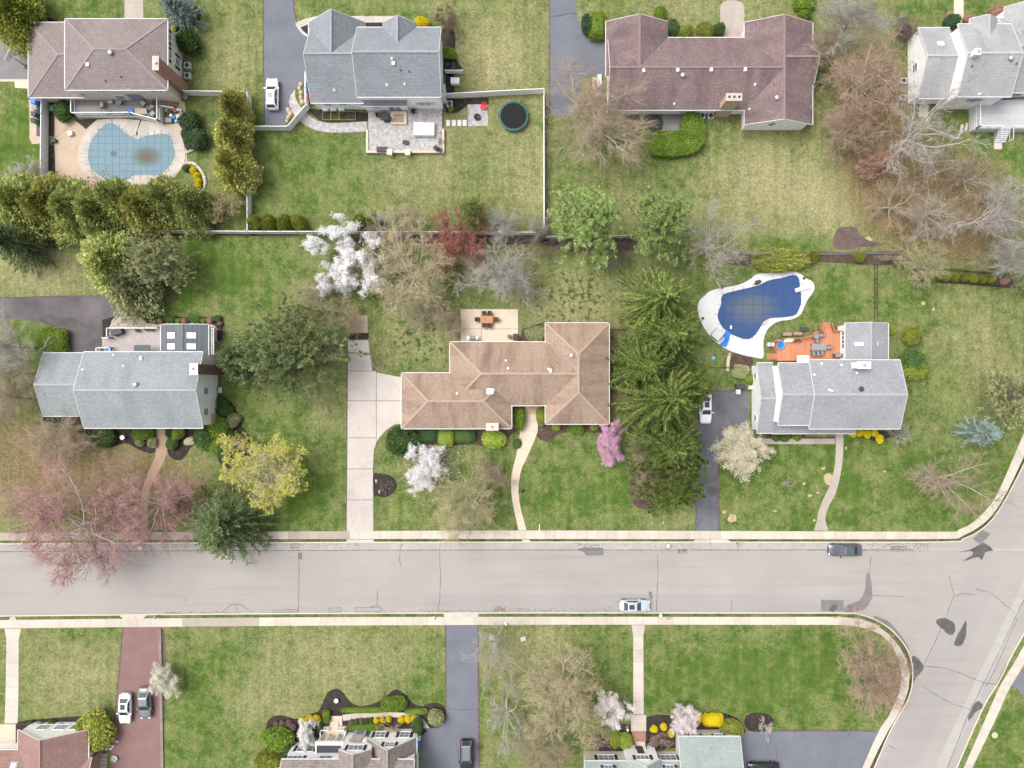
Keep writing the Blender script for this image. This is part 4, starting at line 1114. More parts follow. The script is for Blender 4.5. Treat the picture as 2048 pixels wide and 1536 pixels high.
# ---- I: white house with driftwood roofs, bottom centre
hI = house_at(690, 1500, 'white two-storey house with driftwood-brown gables and dark shutters at the bottom edge')
iE = -53.4
gable(hI, -32.8, -13.9, -66, iE, 5.4, 8.6, 'x', M['sh_I'], M['siding_white'], over=.3)
gable(hI, -21.2, -13.9, -60, -51.5, 3.0, 6.7, 'y', M['sh_I'], M['siding_white'], over=.3, end=.15)
gable(hI, -24.7, -20.0, -60, -52.0, 5.4, 6.9, 'y', M['sh_I'], M['siding_white'], over=.15, end=.15, skip=(lambda p: p.y < -53.2,))
SH = M['shutter']
for cx in (-19.4, -15.8): window(hI, (cx, -51.65, 1.9), '+y', 1.3, 1.5, 2, 2, SH)
window(hI, (-17.55, -51.65, 4.7), '+y', 1.2, 1.2, 2, 2, SH)
window(hI, (-22.4, -52.15, 4.6), '+y', 1.9, 1.3, 3, 1, SH)
window(hI, (-30.4, iE - .3, 1.9), '+y', 2.2, 1.5, 3, 2, SH); window(hI, (-31.2, iE - .3, 4.5), '+y', 2.0, 1.2, 3, 1, SH)
window(hI, (-26.8, iE - .3, 4.4), '+y', 1.7, 1.1, 2, 1)
# bay window with its own little roof
bay = [(-23.7, -52.2), (-23.2, -51.5), (-21.7, -51.5), (-21.2, -52.2)]
bw = MB(); bw.prism(bay + [(-21.2, -52.6), (-23.7, -52.6)], .2, 2.6); bw.build('bay', M['trim'], hI)
MB().box(-23.05, -21.85, -51.49, -51.47, .9, 2.3).build('bay_pane', M['glass'], hI)
for s in ((-23.65, -52.1, -23.25, -51.52), (-21.25, -52.1, -21.65, -51.52)):
    a, c = Vector((s[0], s[1], 0)), Vector((s[2], s[3], 0)); nrm = Vector((-(c - a).y, (c - a).x, 0)).normalized() * .02
    if nrm.y < 0: nrm = -nrm
    pyd('bay_pane', [a + nrm + Vector((0, 0, .9)), c + nrm + Vector((0, 0, .9)), c + nrm + Vector((0, 0, 2.3)), a + nrm + Vector((0, 0, 2.3))], [(0, 1, 2, 3)], M['glass'], hI)
slab_roof(hI, [[(-23.9, -52.1, 2.62), (-23.3, -51.3, 2.62), (-22.9, -52.15, 3.3), (-23.4, -52.15, 3.2)], [(-23.3, -51.3, 2.62), (-21.6, -51.3, 2.62), (-22.0, -52.15, 3.3), (-22.9, -52.15, 3.3)],
               [(-21.6, -51.3, 2.62), (-21.0, -52.1, 2.62), (-21.5, -52.15, 3.2), (-22.0, -52.15, 3.3)]], M['sh_I'], trim=False, ridge=False, t=.08)
# entrance porch
MB().box(-28.5, -24.7, -53.6, -51.2, -.05, .45).build('porch_floor', M['patio_cream'], hI)
MB().box(-28.4, -24.8, -53.65, -52.5, 2.95, 3.15).build('porch_roof', M['dark'], hI)
pf = MB(); pf.box(-28.6, -24.6, -52.5, -52.38, 2.85, 3.3); pf.box(-28.6, -28.41, -53.65, -52.51, 2.85, 3.3); pf.box(-24.79, -24.6, -53.65, -52.51, 2.85, 3.3); pf.box(-28.7, -24.5, -52.38, -52.2, 2.86, 3.05)
for i in range(17): pf.box(-28.5 + i * .24, -28.42 + i * .24, -52.2, -51.95, 2.9, 3.0)
pf.build('porch_beam', M['trim'], hI)
for x in (-28.3, -27.3, -25.9, -24.9): MB().box(x - .1, x + .1, -52.35, -52.15, .45, 2.84).build('column', M['trim'], hI)
rail_run(hI, [(-28.4, -51.3), (-27.3, -51.3)], .45, .9); rail_run(hI, [(-25.9, -51.3), (-24.8, -51.3)], .45, .9); rail_run(hI, [(-28.4, -53.2), (-28.4, -51.3)], .45, .9); rail_run(hI, [(-24.8, -53.2), (-24.8, -51.3)], .45, .9)
for k in range(3): MB().box(-27.25, -25.95, -51.2 + .3 * k, -50.9 + .3 * k, -.05, .38 - .1 * k).build('step', M['patio_cream'], hI)
MB().box(-14.15, -13.98, -60, -51.7, 0, 2.7).build('wall', M['siding_white'], hI)

# ---- J: pale green roofed cape, bottom right
hJ = house_at(1340, 1500, 'white cape house with pale green roof, dormers and dark shutters at the bottom edge')
jx0, jx1, jy = W(1169, 0, 3.4)[0], W(1365, 0, 3.4)[0], W(0, 1522, 3.4)[1]
gable(hJ, jx0, jx1, jy - 11, jy, 3.4, 7.2, 'x', M['sh_J'], M['siding_cream'], over=.3)
kx0, kx1, ky = W(1357, 0, 2.8)[0], W(1480, 0, 2.8)[0], W(0, 1473, 2.8)[1]
gable(hJ, kx0, kx1, ky - 13, ky, 2.8, 5.4, 'x', M['sh_J'], M['siding_cream'], over=.3)
mg0, mg1 = W(1255, 0, 4.8)[0], W(1322, 0, 4.8)[0]
gable(hJ, mg0, mg1, jy - 5, jy + .75, 4.3, 6.3, 'y', M['sh_J'], M['siding_white'], over=.15, end=.12, skip=(lambda p: p.y < jy - .5,))
window(hJ, ((mg0 + mg1) / 2, jy + .63, 3.6), '+y', 1.7, 1.1, 3, 1, SH)
for px, cols in ((1212, 3), (1336, 3)): window(hJ, (W(px, 0, 1.8)[0], jy - .3, 1.9), '+y', 2.2, 1.3, cols, 2, SH)
for px in (1217, 1341):
    x = W(px, 0, 4.4)[0]
    dm = gable(hJ, x - .9, x + .9, jy - 3.2, jy - .35, 4.7, 5.35, 'y', M['sh_J'], M['siding_white'], over=.12, end=.1, z0=3.4, skip=(lambda p: p.y < jy - 1,))
    window(hJ, (x, jy - .45, 4.15), '+y', .95, .8, 2, 1, SH)
for px in (1391, 1438): window(hJ, (W(px, 0, 2)[0], ky - .3, 2.0), '+y', 1.0, .9, 2, 1, SH)
MB().box(*R(1264, 1462.5, 1291, 1480), -.05, .22).build('step', M['brick'], hJ)
lp = MB().box(*R(1268, 1480.5, 1290, 1500), -.05, .45).build('landing', M['patio_cream'], hJ)
for x in (W(1268, 0)[0] + .03, W(1290, 0)[0] - .03): rail_run(hJ, [(x, W(0, 1482)[1]), (x, W(0, 1499)[1])], .45, .85, M['black'], bal=False)
MB().box((mg0 + mg1) / 2 - .5, (mg0 + mg1) / 2 + .5, jy + .60, jy + .68, .45, 2.5).build('door', M['shutter'], hJ)

# ================================================================== TREES AND SHRUBS
def unit(v): return v / np.maximum(1e-9, np.linalg.norm(v, axis=-1, keepdims=True))

def curves(rng, P0, D, L, K, wob=.12, lift=0.):
    pts = [P0]; d = unit(D); seg = (L / (K - 1))[:, None]
    for k in range(K - 1):
        d = unit(d + rng.normal(0, wob, d.shape) + np.array([0, 0, lift]))
        pts.append(pts[-1] + d * seg)
    return np.stack(pts, 1)

def spawn(rng, C, L, n, t0, t1, ang, ratio, lift=0., jit=.3):
    """n children on each parent curve: start points, directions, lengths, position along the parent"""
    N, K, _ = C.shape
    t = np.sort(rng.uniform(t0, t1, (N, n)), 1); f = t * (K - 1); i = np.minimum(f.astype(int), K - 2); w = (f - i)[..., None]
    r = np.arange(N)[:, None]
    p = C[r, i] * (1 - w) + C[r, i + 1] * w; T = unit(C[r, i + 1] - C[r, i])
    q = rng.normal(0, 1, T.shape); q -= (q * T).sum(-1, keepdims=True) * T; q = unit(q)
    a = ang * rng.uniform(1 - jit, 1 + jit, t.shape)[..., None]
    D = T * np.cos(a) + q * np.sin(a); D[..., 2] += lift
    LL = L[:, None] * ratio * (1.15 - .6 * t) * rng.uniform(.7, 1.25, t.shape)
    return p.reshape(-1, 3), unit(D).reshape(-1, 3), LL.ravel(), t.ravel()

def tubes(C, Rr, sides):
    N, K, _ = C.shape
    T = np.gradient(C, axis=1); T = unit(T)
    ref = np.broadcast_to(np.array([.31, .17, .93]), T.shape)
    U = unit(np.cross(T, ref)); Wv = np.cross(T, U)
    a = np.arange(sides) * 2 * np.pi / sides
    V = C[:, :, None] + Rr[:, :, None, None] * (np.cos(a)[:, None] * U[:, :, None] + np.sin(a)[:, None] * Wv[:, :, None])
    idx = np.arange(N * K * sides).reshape(N, K, sides); nx = np.roll(idx, -1, 2)
    q = np.stack([idx[:, :-1], nx[:, :-1], nx[:, 1:], idx[:, 1:]], -1).reshape(-1, 4)
    return V.reshape(-1, 3), q

def spikes(P0, P1, r):
    """thin three-sided twigs"""
    T = unit(P1 - P0); ref = np.broadcast_to(np.array([.31, .17, .93]), T.shape); U = unit(np.cross(T, ref)); Wv = np.cross(T, U)
    r = np.broadcast_to(np.asarray(r), (len(P0),))[:, None]; ring = [P0 + r * (math.cos(a) * U + math.sin(a) * Wv) for a in (0, 2.094, 4.189)]
    V = np.stack(ring + [P1], 1); n = np.arange(len(P0))[:, None] * 4
    t = np.concatenate([n + np.array([[0, 1, 3]]), n + np.array([[1, 2, 3]]), n + np.array([[2, 0, 3]])])
    return V.reshape(-1, 3), t

def leaves(rng, C, size, asp=.6, D=None, up=.35, tint=None, wob=.8):
    """small leaf-sized faces at C; D their long direction"""
    N = len(C); size = np.broadcast_to(size, (N,))[:, None]
    d = rng.normal(0, 1, (N, 3)) if D is None else D + rng.normal(0, wob, (N, 3))
    d = unit(d); n = rng.normal(0, 1, (N, 3)); n[:, 2] += up * 2.2; s = unit(np.cross(d, n))
    a, b2 = d * size * .5, s * size * asp * .5
    V = np.stack([C - a, C - a * .1 + b2, C + a, C - a * .1 - b2], 1).reshape(-1, 3)
    q = np.arange(4 * N).reshape(-1, 4)
    t = rng.uniform(0, 1, N) if tint is None else tint
    return V, q, np.repeat(t, 4)

def join(parts):
    """(V, quads, tris, tint) pieces -> arrays"""
    VV, QQ, TT, NN = [], [], [], []; n = 0
    for V, q, t, tn in parts:
        VV.append(V)
        if q is not None and len(q): QQ.append(q + n)
        if t is not None and len(t): TT.append(t + n)
        NN.append(np.full(len(V), .5) if tn is None else tn); n += len(V)
    return np.concatenate(VV), (np.concatenate(QQ) if QQ else None), (np.concatenate(TT) if TT else None), np.concatenate(NN)

def mk(name, parts, smooth=False):
    V, q, t, tn = join(parts); return np_mesh(name, V, q, t, smooth, tn)

def fit(r, h, *Cs):
    """scale curve sets to crown radius r and height h"""
    A = np.concatenate([c.reshape(-1, 3) for c in Cs]); rr = np.percentile(np.hypot(A[:, 0], A[:, 1]), 93); hh = A[:, 2].max()
    k = np.array([r / rr, r / rr, h / hh]); return [c * k for c in Cs]

def bare_tree(seed, r=6.5, h=11., limbs=8, n2=7, n3=6, n4=6, buds=0, bud=.10, spread=.75, fork=.22, twig=.014, droop=0., ends=0):
    """a leafless crown: trunk, limbs, branches and a haze of twigs"""
    rng = np.random.default_rng(seed)
    tr = curves(rng, np.zeros((1, 3)), np.array([[0, 0, 1.]]), np.array([h * .6]), 7, .05)
    az = np.arange(limbs) * 2.4 + rng.uniform(0, .8, limbs); el = rng.uniform(.55, 1.0, limbs) * spread
    t = np.linspace(fork, .98, limbs); f = t * 6; i = np.minimum(f.astype(int), 5); w = (f - i)[:, None]
    p = tr[0][i] * (1 - w) + tr[0][i + 1] * w
    el = np.where(t > .85, el * .45, el)
    D = np.stack([np.cos(az) * np.sin(el), np.sin(az) * np.sin(el), np.cos(el)], 1)
    C1 = curves(rng, p, D, r * rng.uniform(.95, 1.35, limbs) * (1.15 - .35 * t), 7, .16, .02 - droop); L1 = np.linalg.norm(np.diff(C1, axis=1), axis=2).sum(1)
    p, D, L2, t2 = spawn(rng, C1, L1, n2, .22, 1., .75, .52, .10); C2 = curves(rng, p, D, L2, 5, .17, .03 - droop)
    p, D, L3, t3 = spawn(rng, C2, L2, n3, .15, 1., .7, .55, .08); C3 = curves(rng, p, D, L3, 4, .18, .02 - droop)
    p, D, L4, t4 = spawn(rng, C3, L3, n4, .1, 1., .65, .85, .05); E4 = p + D * L4[:, None]; P4 = p
    tr, C1, C2, C3, P4, E4 = fit(r, h, tr, C1, C2, C3, P4, E4)
    R0 = h * .022
    def taper(C, r0, r1):
        K = C.shape[1]; return r0[:, None] * np.linspace(1, r1, K)[None]
    rt = R0 * np.array([[1.25, 1.0, .9, .8, .65, .5, .3]])
    r1 = R0 * .42 * np.linspace(1, .7, len(C1)); r2 = np.repeat(r1, n2) * .42; r3 = np.repeat(r2, n3) * .55
    r2 = np.maximum(r2, .028); r3 = np.maximum(r3, .019)
    a = tubes(tr, rt, 7); c = tubes(C1, taper(C1, r1, .35), 6)
    d = tubes(C2, taper(C2, r2, .45), 4); e = tubes(C3, taper(C3, r3, .5), 3); s = spikes(P4, E4, twig)
    out = {'trunk': mk('trunk', [(a[0], a[1], None, None), (c[0], c[1], None, None)], True),
           'crown': mk('crown', [(d[0], d[1], None, None), (e[0], e[1], None, None), (s[0], None, s[1], None)], False)}
    if buds:
        k = rng.integers(0, len(E4), buds * 3 if ends else buds)
        if ends:
            rr = np.hypot(E4[k, 0], E4[k, 1]) / r; k = k[rng.uniform(0, 1, len(k)) < np.clip(rr - .10, .15, 1)][:buds]; buds = len(k)
        u = rng.uniform(.35 if not ends else .8, 1.05, (buds, 1)); c = P4[k] * (1 - u) + E4[k] * u + rng.normal(0, .07, (buds, 3))
        tn = np.clip(rng.normal(.5, .28, buds), 0, 1); V, q, tn = leaves(rng, c, bud * rng.uniform(.6, 1.4, buds), .6, None, .6, tn)
        out['foliage'] = mk('foliage', [(V, q, None, tn)])
    return out, r, h

def blossom_tree(seed, r=4., h=6., n=9000, size=.16, gaps=.0, limbs=9):
    rng = np.random.default_rng(seed)
    out, _, _ = bare_tree(seed, r, h, limbs, 7, 5, 4, 0, spread=.85, fork=.18, twig=.010)
    me = out['crown']; co = np.zeros(len(me.vertices) * 3, np.float32); me.vertices.foreach_get('co', co); co = co.reshape(-1, 3)
    rr = np.hypot(co[:, 0], co[:, 1]); co = co[(rr > r * .12) | (co[:, 2] > h * .5)]
    k = rng.integers(0, len(co), n // 7); cen = co[k] + rng.normal(0, .12, (n // 7, 3))
    ph = rng.uniform(0, 6.28, (3,))
    if gaps:
        v = np.sin(cen[:, 0] * 1.9 + ph[0]) + np.sin(cen[:, 1] * 2.1 + ph[1]) + np.sin((cen[:, 0] + cen[:, 1]) * 1.3 + ph[2])
        cen = cen[v > -2.0 + gaps * 2]
    c = np.repeat(cen, 7, 0) + rng.normal(0, .16, (len(cen) * 7, 3))
    tn = np.clip(np.repeat(rng.uniform(.1, .9, len(cen)), 7) + rng.normal(0, .2, len(c)), 0, 1)
    V, q, tn = leaves(rng, c, size * rng.uniform(.7, 1.3, len(c)), .85, None, .7, tn)
    out['foliage'] = mk('blossom', [(V, q, None, tn)])
    return out, r, h

def pine(seed, r=6., h=13., whorls=14, per=8, tuft=.62, dense=1., up=.25):
    """white pine: tiers of limbs ending in soft tufts of needles"""
    rng = np.random.default_rng(seed)
    tr = curves(rng, np.zeros((1, 3)), np.array([[0, 0, 1.]]), np.array([h * .97]), 9, .025)
    zs = np.repeat(np.linspace(.16, .95, whorls), per) + rng.normal(0, .012, whorls * per); az = rng.uniform(0, 6.28, whorls * per)
    f = np.clip(zs, 0, .99) * 8; i = f.astype(int); w = (f - i)[:, None]; p = tr[0][i] * (1 - w) + tr[0][np.minimum(i + 1, 8)] * w
    prof = np.sin(np.clip((1 - zs) * 1.75, 0, 1.57)) ** .8; L = r * prof * rng.uniform(.75, 1.2, len(zs)) + .6
    e = rng.uniform(.05, .35, len(zs)) + zs * .5
    D = np.stack([np.cos(az) * np.cos(e), np.sin(az) * np.cos(e), np.sin(e)], 1)
    C1 = curves(rng, p, D, L, 6, .07, up * .15)
    n2 = 6; p2, D2, L2, t2 = spawn(rng, C1, L, n2, .25, 1., .75, .33, .05); C2 = curves(rng, p2, D2, L2, 4, .1, .05)
    keep = rng.uniform(0, 1, len(C2)) < dense; C2 = C2[keep]
    t_ = rng.uniform(.35, 1.02, (len(C2), 4)); k = np.arange(len(C2))[:, None]; fi = np.minimum((t_ * 3).astype(int), 2); w = (t_ * 3 - fi)[..., None]
    tc = (C2[k, fi] * (1 - w) + C2[k, fi + 1] * w).reshape(-1, 3); dirs = np.repeat(unit(C2[:, -1] - C2[:, 0]), 4, 0)
    tc = np.concatenate([tc, C1[:, -1], C1[:, -2]]); dirs = np.concatenate([dirs, unit(C1[:, -1] - C1[:, -2]), unit(C1[:, -1] - C1[:, -2])])
    nb = 14; cen = np.repeat(tc, nb, 0); dd = np.repeat(dirs, nb, 0) + np.array([0, 0, .5])
    tn = np.clip(np.repeat(np.clip(rng.normal(.45, .27, len(tc)), 0, 1), nb) + rng.normal(0, .12, len(cen)), 0, 1)
    dv = unit(dd + rng.normal(0, .75, cen.shape)); cen = cen + dv * tuft * .42
    V, q, tn = leaves(rng, cen, tuft * rng.uniform(.7, 1.25, len(cen)), .17, dv, .5, tn, .15)
    a = tubes(tr, h * .018 * np.linspace(1.2, .2, 9)[None], 7); c = tubes(C1, np.maximum(.03, L * .011)[:, None] * np.linspace(1, .3, 6)[None], 4)
    return {'trunk': mk('trunk', [(a[0], a[1], None, None), (c[0], c[1], None, None)], True), 'foliage': mk('crown', [(V, q, None, tn)])}, r, h

def spruce(seed, r=6., h=15., whorls=17, per=9, needle=.40, droop=.06, fine=1.34, width=.50, spine=.55):
    """spruce: long plumes radiating from the leader, herring-boned with branchlets"""
    rng = np.random.default_rng(seed)
    tr = curves(rng, np.zeros((1, 3)), np.array([[0, 0, 1.]]), np.array([h]), 9, .012)
    n = whorls * per; zs = np.repeat(np.linspace(.07, .95, whorls), per) + rng.normal(0, .012, n); az = np.tile(np.arange(per) * 6.283 / per, whorls) + np.repeat(rng.uniform(0, 6.28, whorls), per) + rng.normal(0, .13, n)
    f = np.clip(zs, 0, .99) * 8; i = f.astype(int); w = (f - i)[:, None]; p = tr[0][i] * (1 - w) + tr[0][np.minimum(i + 1, 8)] * w
    L = r * (1 - zs) ** .72 * rng.uniform(.78, 1.18, n) + .35
    e = -.12 + zs * .75; D = np.stack([np.cos(az) * np.cos(e), np.sin(az) * np.cos(e), np.sin(e)], 1)
    K = 7; C1 = curves(rng, p, D, L, K, .05, -droop); C1[:, -1, 2] += L * .05
    A = [(C1, L)]
    # branchlets either side of each plume, tinted dark to imitate shaded gaps
    nb = 14; t = np.linspace(.14, .97, nb)[None] + rng.normal(0, .02, (n, nb)); t = np.clip(t, .05, .99); fi = t * (K - 1); ii = np.minimum(fi.astype(int), K - 2); w = (fi - ii)[..., None]; k = np.arange(n)[:, None]
    pb = C1[k, ii] * (1 - w) + C1[k, ii + 1] * w; T = unit(C1[k, ii + 1] - C1[k, ii]); side = unit(np.cross(T, np.array([0, 0, 1.]))) * np.where(np.arange(nb) % 2, 1, -1)[None, :, None]
    Lb = (width * (1.25 - t) * (L[:, None] / r) ** .35 * rng.uniform(.6, 1.3, t.shape) + .12) * 1.5
    Db = unit(T * .85 + side * .8 + np.array([0, 0, -.28])); eb = pb + Db * Lb[..., None]
    pb, eb, Db = pb.reshape(-1, 3), eb.reshape(-1, 3), Db.reshape(-1, 3)
    m = int(4.4 * fine); u = rng.uniform(.1, 1., (len(pb), m, 1)); cen = (pb[:, None] * (1 - u) + eb[:, None] * u).reshape(-1, 3); dd = np.repeat(Db, m, 0)
    tb = np.repeat(np.clip(rng.normal(.30, .20, n), 0, 1), nb * m); tip = np.repeat(t.ravel(), m)
    tn = np.clip(tb + rng.normal(0, .15, len(cen)) + (tip - .6) * .35, 0, 1)
    V, q, tn = leaves(rng, cen, needle * rng.uniform(.7, 1.3, len(cen)), .28, dd, .9, tn, .30)
    # needles on the spine, tinted brighter than the darkened branchlets between
    ts = rng.uniform(.08, 1., (n, 46)); fi = ts * (K - 1); ii = np.minimum(fi.astype(int), K - 2); w = (fi - ii)[..., None]; cs = (C1[k, ii] * (1 - w) + C1[k, ii + 1] * w).reshape(-1, 3); ds = unit(C1[k, ii + 1] - C1[k, ii]).reshape(-1, 3)
    cs = cs + rng.normal(0, .04, cs.shape) + np.array([0, 0, .04]); t2 = np.clip(np.repeat(np.clip(rng.normal(spine, .18, n), 0, 1), 46) + rng.normal(0, .15, len(cs)), 0, 1)
    V2, q2, t2 = leaves(rng, cs, needle * 1.05, .45, ds, 1.5, t2, .2)
    a = tubes(tr, h * .016 * np.linspace(1.2, .12, 9)[None], 7); c = tubes(C1, np.maximum(.02, L * .009)[:, None] * np.linspace(1, .25, K)[None], 3)
    return {'trunk': mk('trunk', [(a[0], a[1], None, None), (c[0], c[1], None, None)], True), 'foliage': mk('crown', [(V, q, None, tn), (V2, q2, None, t2)])}, r, h

def lumpy(rng, n, amp=.18, nl=7):
    """random lobes on the unit sphere"""
    d = unit(rng.normal(0, 1, (nl * 2, 3))); a = rng.uniform(-.4, 1., nl * 2) * amp
    return lambda u: 1 + (np.exp(-((u[:, None] - d[None]) ** 2).sum(-1) / .22) * a).sum(1)

def core_mesh(rng, fn, sc, zc, shrink=.8, nu=18, nv=11):
    U, Vv = np.meshgrid(np.arange(nu) / nu * 2 * np.pi, np.linspace(.02, np.pi - .02, nv)); u = np.stack([np.sin(Vv) * np.cos(U), np.sin(Vv) * np.sin(U), np.cos(Vv)], -1).reshape(-1, 3)
    V = u * (fn(u) * shrink)[:, None] * sc + np.array([0, 0, zc]); idx = np.arange(nu * nv).reshape(nv, nu); nx = np.roll(idx, -1, 1)
    q = np.stack([idx[1:], nx[1:], nx[:-1], idx[:-1]], -1).reshape(-1, 4); return V, q

def shrub(seed, r=1., h=1.4, n=2600, leaf=.13, amp=.16, spiky=0., asp=.6, core=.84, square=0.):
    """dense clipped or natural shrub: leaf shell over an opaque heart"""
    rng = np.random.default_rng(seed); fn0 = lumpy(rng, 7, amp)
    if square:
        def fn(u):
            p = 1 / np.maximum(1e-6, (np.abs(u) ** square).sum(1) ** (1 / square)); return fn0(u) * p
    else: fn = fn0
    sc = np.array([r, r, h / 2]); zc = h / 2
    u = unit(rng.normal(0, 1, (n, 3))); rad = fn(u) * rng.uniform(.80, 1.06, n) ** 1.
    c = u * rad[:, None] * sc + np.array([0, 0, zc]); c = c[c[:, 2] > .04]; u = u[:len(c)]
    clump = np.sin(c[:, 0] * 5.1 / r + seed) + np.sin(c[:, 1] * 4.7 / r + seed * 2) + np.sin(c[:, 2] * 4 / r)
    tn = np.clip(.5 + clump * .10 + rng.normal(0, .22, len(c)), 0, 1)
    D = unit(c - np.array([0, 0, zc * .7])) + np.array([0, 0, spiky]) if spiky else None
    V, q, tn = leaves(rng, c, leaf * rng.uniform(.7, 1.4, len(c)), asp, D, .6, tn, .5)
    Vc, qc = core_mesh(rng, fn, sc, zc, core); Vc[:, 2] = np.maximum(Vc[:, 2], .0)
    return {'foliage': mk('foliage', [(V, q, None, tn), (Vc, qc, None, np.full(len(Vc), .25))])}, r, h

def cypress(seed, r=2., h=7., n=7000, leaf=.34, lobes=9, gap=.0):
    """feathery evergreen: many upswept sprays over a dense heart"""
    rng = np.random.default_rng(seed); fn = lumpy(rng, lobes, .42, lobes)
    sc = np.array([r, r, h / 2]); zc = h / 2
    u = unit(rng.normal(0, 1, (n, 3)) + np.array([0, 0, .35])); rad = fn(u) * rng.uniform(.55, 1.12, n) * (1 + .10 * np.sin(u[:, 0] * 11 + seed) * np.sin(u[:, 1] * 12) )
    prof = lambda z: np.clip(1.08 - .55 * np.clip((z / h - .35) / .65, 0, 1) ** 1.6, .1, 1.2)
    c = u * rad[:, None] * sc + np.array([0, 0, zc]); k = prof(c[:, 2]); c[:, 0] *= k; c[:, 1] *= k
    ok = c[:, 2] > .15; c = c[ok]; u = u[ok]
    v = np.sin(c[:, 0] * 2.3 + seed) + np.sin(c[:, 1] * 2.6 + seed * 1.7) + np.sin(c[:, 2] * 1.9)
    tn = np.clip(.45 + v * .14 + rng.normal(0, .2, len(c)), 0, 1)
    V, q, tn = leaves(rng, c, leaf * rng.uniform(.6, 1.5, len(c)), .42, u * 1.1 + np.array([0, 0, .25]), .5, tn, .42)
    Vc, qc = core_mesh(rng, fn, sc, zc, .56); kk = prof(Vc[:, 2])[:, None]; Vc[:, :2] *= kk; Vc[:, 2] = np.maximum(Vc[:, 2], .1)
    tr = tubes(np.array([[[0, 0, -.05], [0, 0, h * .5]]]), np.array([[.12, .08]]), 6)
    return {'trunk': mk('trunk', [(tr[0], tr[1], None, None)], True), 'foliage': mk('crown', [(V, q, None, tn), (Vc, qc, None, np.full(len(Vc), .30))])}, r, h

# ---- foliage and bark colours
B = {}
B['grey'] = rough('grey_bark', (.31, .285, .255), (.42, .39, .355), .9, 5., .2, .9, 0)
B['pale'] = rough('pale_bark', (.42, .39, .33), (.52, .49, .43), .9, 5., .2, .9, 0)
B['tan'] = rough('tan_twigs', (.30, .23, .165), (.38, .305, .225), .9, 5., .2, .9, 0)
B['straw'] = rough('straw_twigs', (.34, .285, .18), (.43, .37, .25), .9, 5., .2, .9, 0)
B['brown'] = rough('brown_bark', (.13, .10, .08), (.19, .15, .12), .9, 5., .25, .9, 0)
B['rose'] = rough('rosy_twigs', (.27, .155, .145), (.35, .22, .20), .9, 5., .2, .9, 0)
B['plum'] = rough('plum_twigs', (.15, .095, .10), (.22, .15, .15), .9, 5., .2, .9, 0)
B['red'] = rough('red_twigs', (.23, .085, .065), (.31, .13, .10), .9, 5., .2, .9, 0)
LF = {}
LF['pine'] = leafmat('white_pine_needles', (.225, .330, .100), (.560, .670, .270))
LF['pine_dk'] = leafmat('dark_pine_needles', (.095, .130, .055), (.340, .395, .170))
LF['spruce'] = leafmat('spruce_needles', (.032, .060, .013), (.235, .290, .072))  # low dark end paints the shadows between plumes into the needles
LF['spruce_dk'] = leafmat('dark_spruce_needles', (.036, .062, .024), (.195, .240, .095))
LF['blue'] = leafmat('blue_spruce_needles', (.130, .185, .160), (.340, .410, .365))
LF['gold'] = leafmat('golden_cypress', (.205, .225, .055), (.590, .560, .180))
LF['cyp'] = leafmat('cypress_sprays', (.190, .245, .062), (.550, .570, .210))
LF['olive'] = leafmat('olive_sprays', (.180, .205, .090), (.500, .510, .265))
LF['box'] = leafmat('boxwood_leaves', (0.052, 0.105, 0.032), (0.140, 0.219, 0.061))
LF['hedge'] = leafmat('hedge_leaves', (0.096, 0.166, 0.021), (0.263, 0.359, 0.052))
LF['lime'] = leafmat('lime_leaves', (0.184, 0.263, 0.035), (0.420, 0.490, 0.084))
LF['dark'] = leafmat('yew_leaves', (0.038, 0.079, 0.035), (0.096, 0.158, 0.067))
LF['arb'] = leafmat('arborvitae', (0.149, 0.193, 0.032), (0.376, 0.385, 0.074))
LF['forsythia'] = leafmat('forsythia_flowers', (.560, .440, .008), (.800, .680, .020), .05)
LF['white'] = leafmat('white_blossom', (.72, .71, .70), (.88, .87, .86), .05, .15)
LF['blush'] = leafmat('blush_blossom', (.66, .585, .585), (.86, .80, .795), .05, .15)
LF['cream'] = leafmat('cream_blossom', (.46, .415, .28), (.76, .71, .57), .05, .15)
LF['ivory'] = leafmat('ivory_blossom', (.62, .59, .48), (.84, .81, .71), .05, .15)
LF['spring'] = leafmat('spring_buds', (.330, .315, .120), (.540, .510, .230), .05, .2)
LF['pink'] = leafmat('pink_blossom', (0.517, 0.270, 0.396), (0.770, 0.495, 0.627), .05, .15)
LF['redbud'] = leafmat('maple_buds', (.360, .190, .172), (.500, .310, .280), .08, .1)
LF['russet'] = leafmat('russet_leaves', (.330, .180, .140), (.460, .275, .215), .08, .1)
LF['crimson'] = leafmat('crimson_buds', (.220, .078, .062), (.345, .150, .125), .05, .1)
LF['yellowbud'] = leafmat('yellow_green_buds', (.420, .400, .085), (.720, .680, .190), .06, .2)
LF['palebud'] = leafmat('pale_buds', (0.336, 0.288, 0.144), (0.480, 0.414, 0.240), .06, .2)
LF['fresh'] = leafmat('fresh_leaves', (0.182, 0.240, 0.065), (0.390, 0.436, 0.150), .08, .2)
LF['plumleaf'] = leafmat('plum_leaves', (.145, .095, .075), (.250, .175, .135), .1, .1)

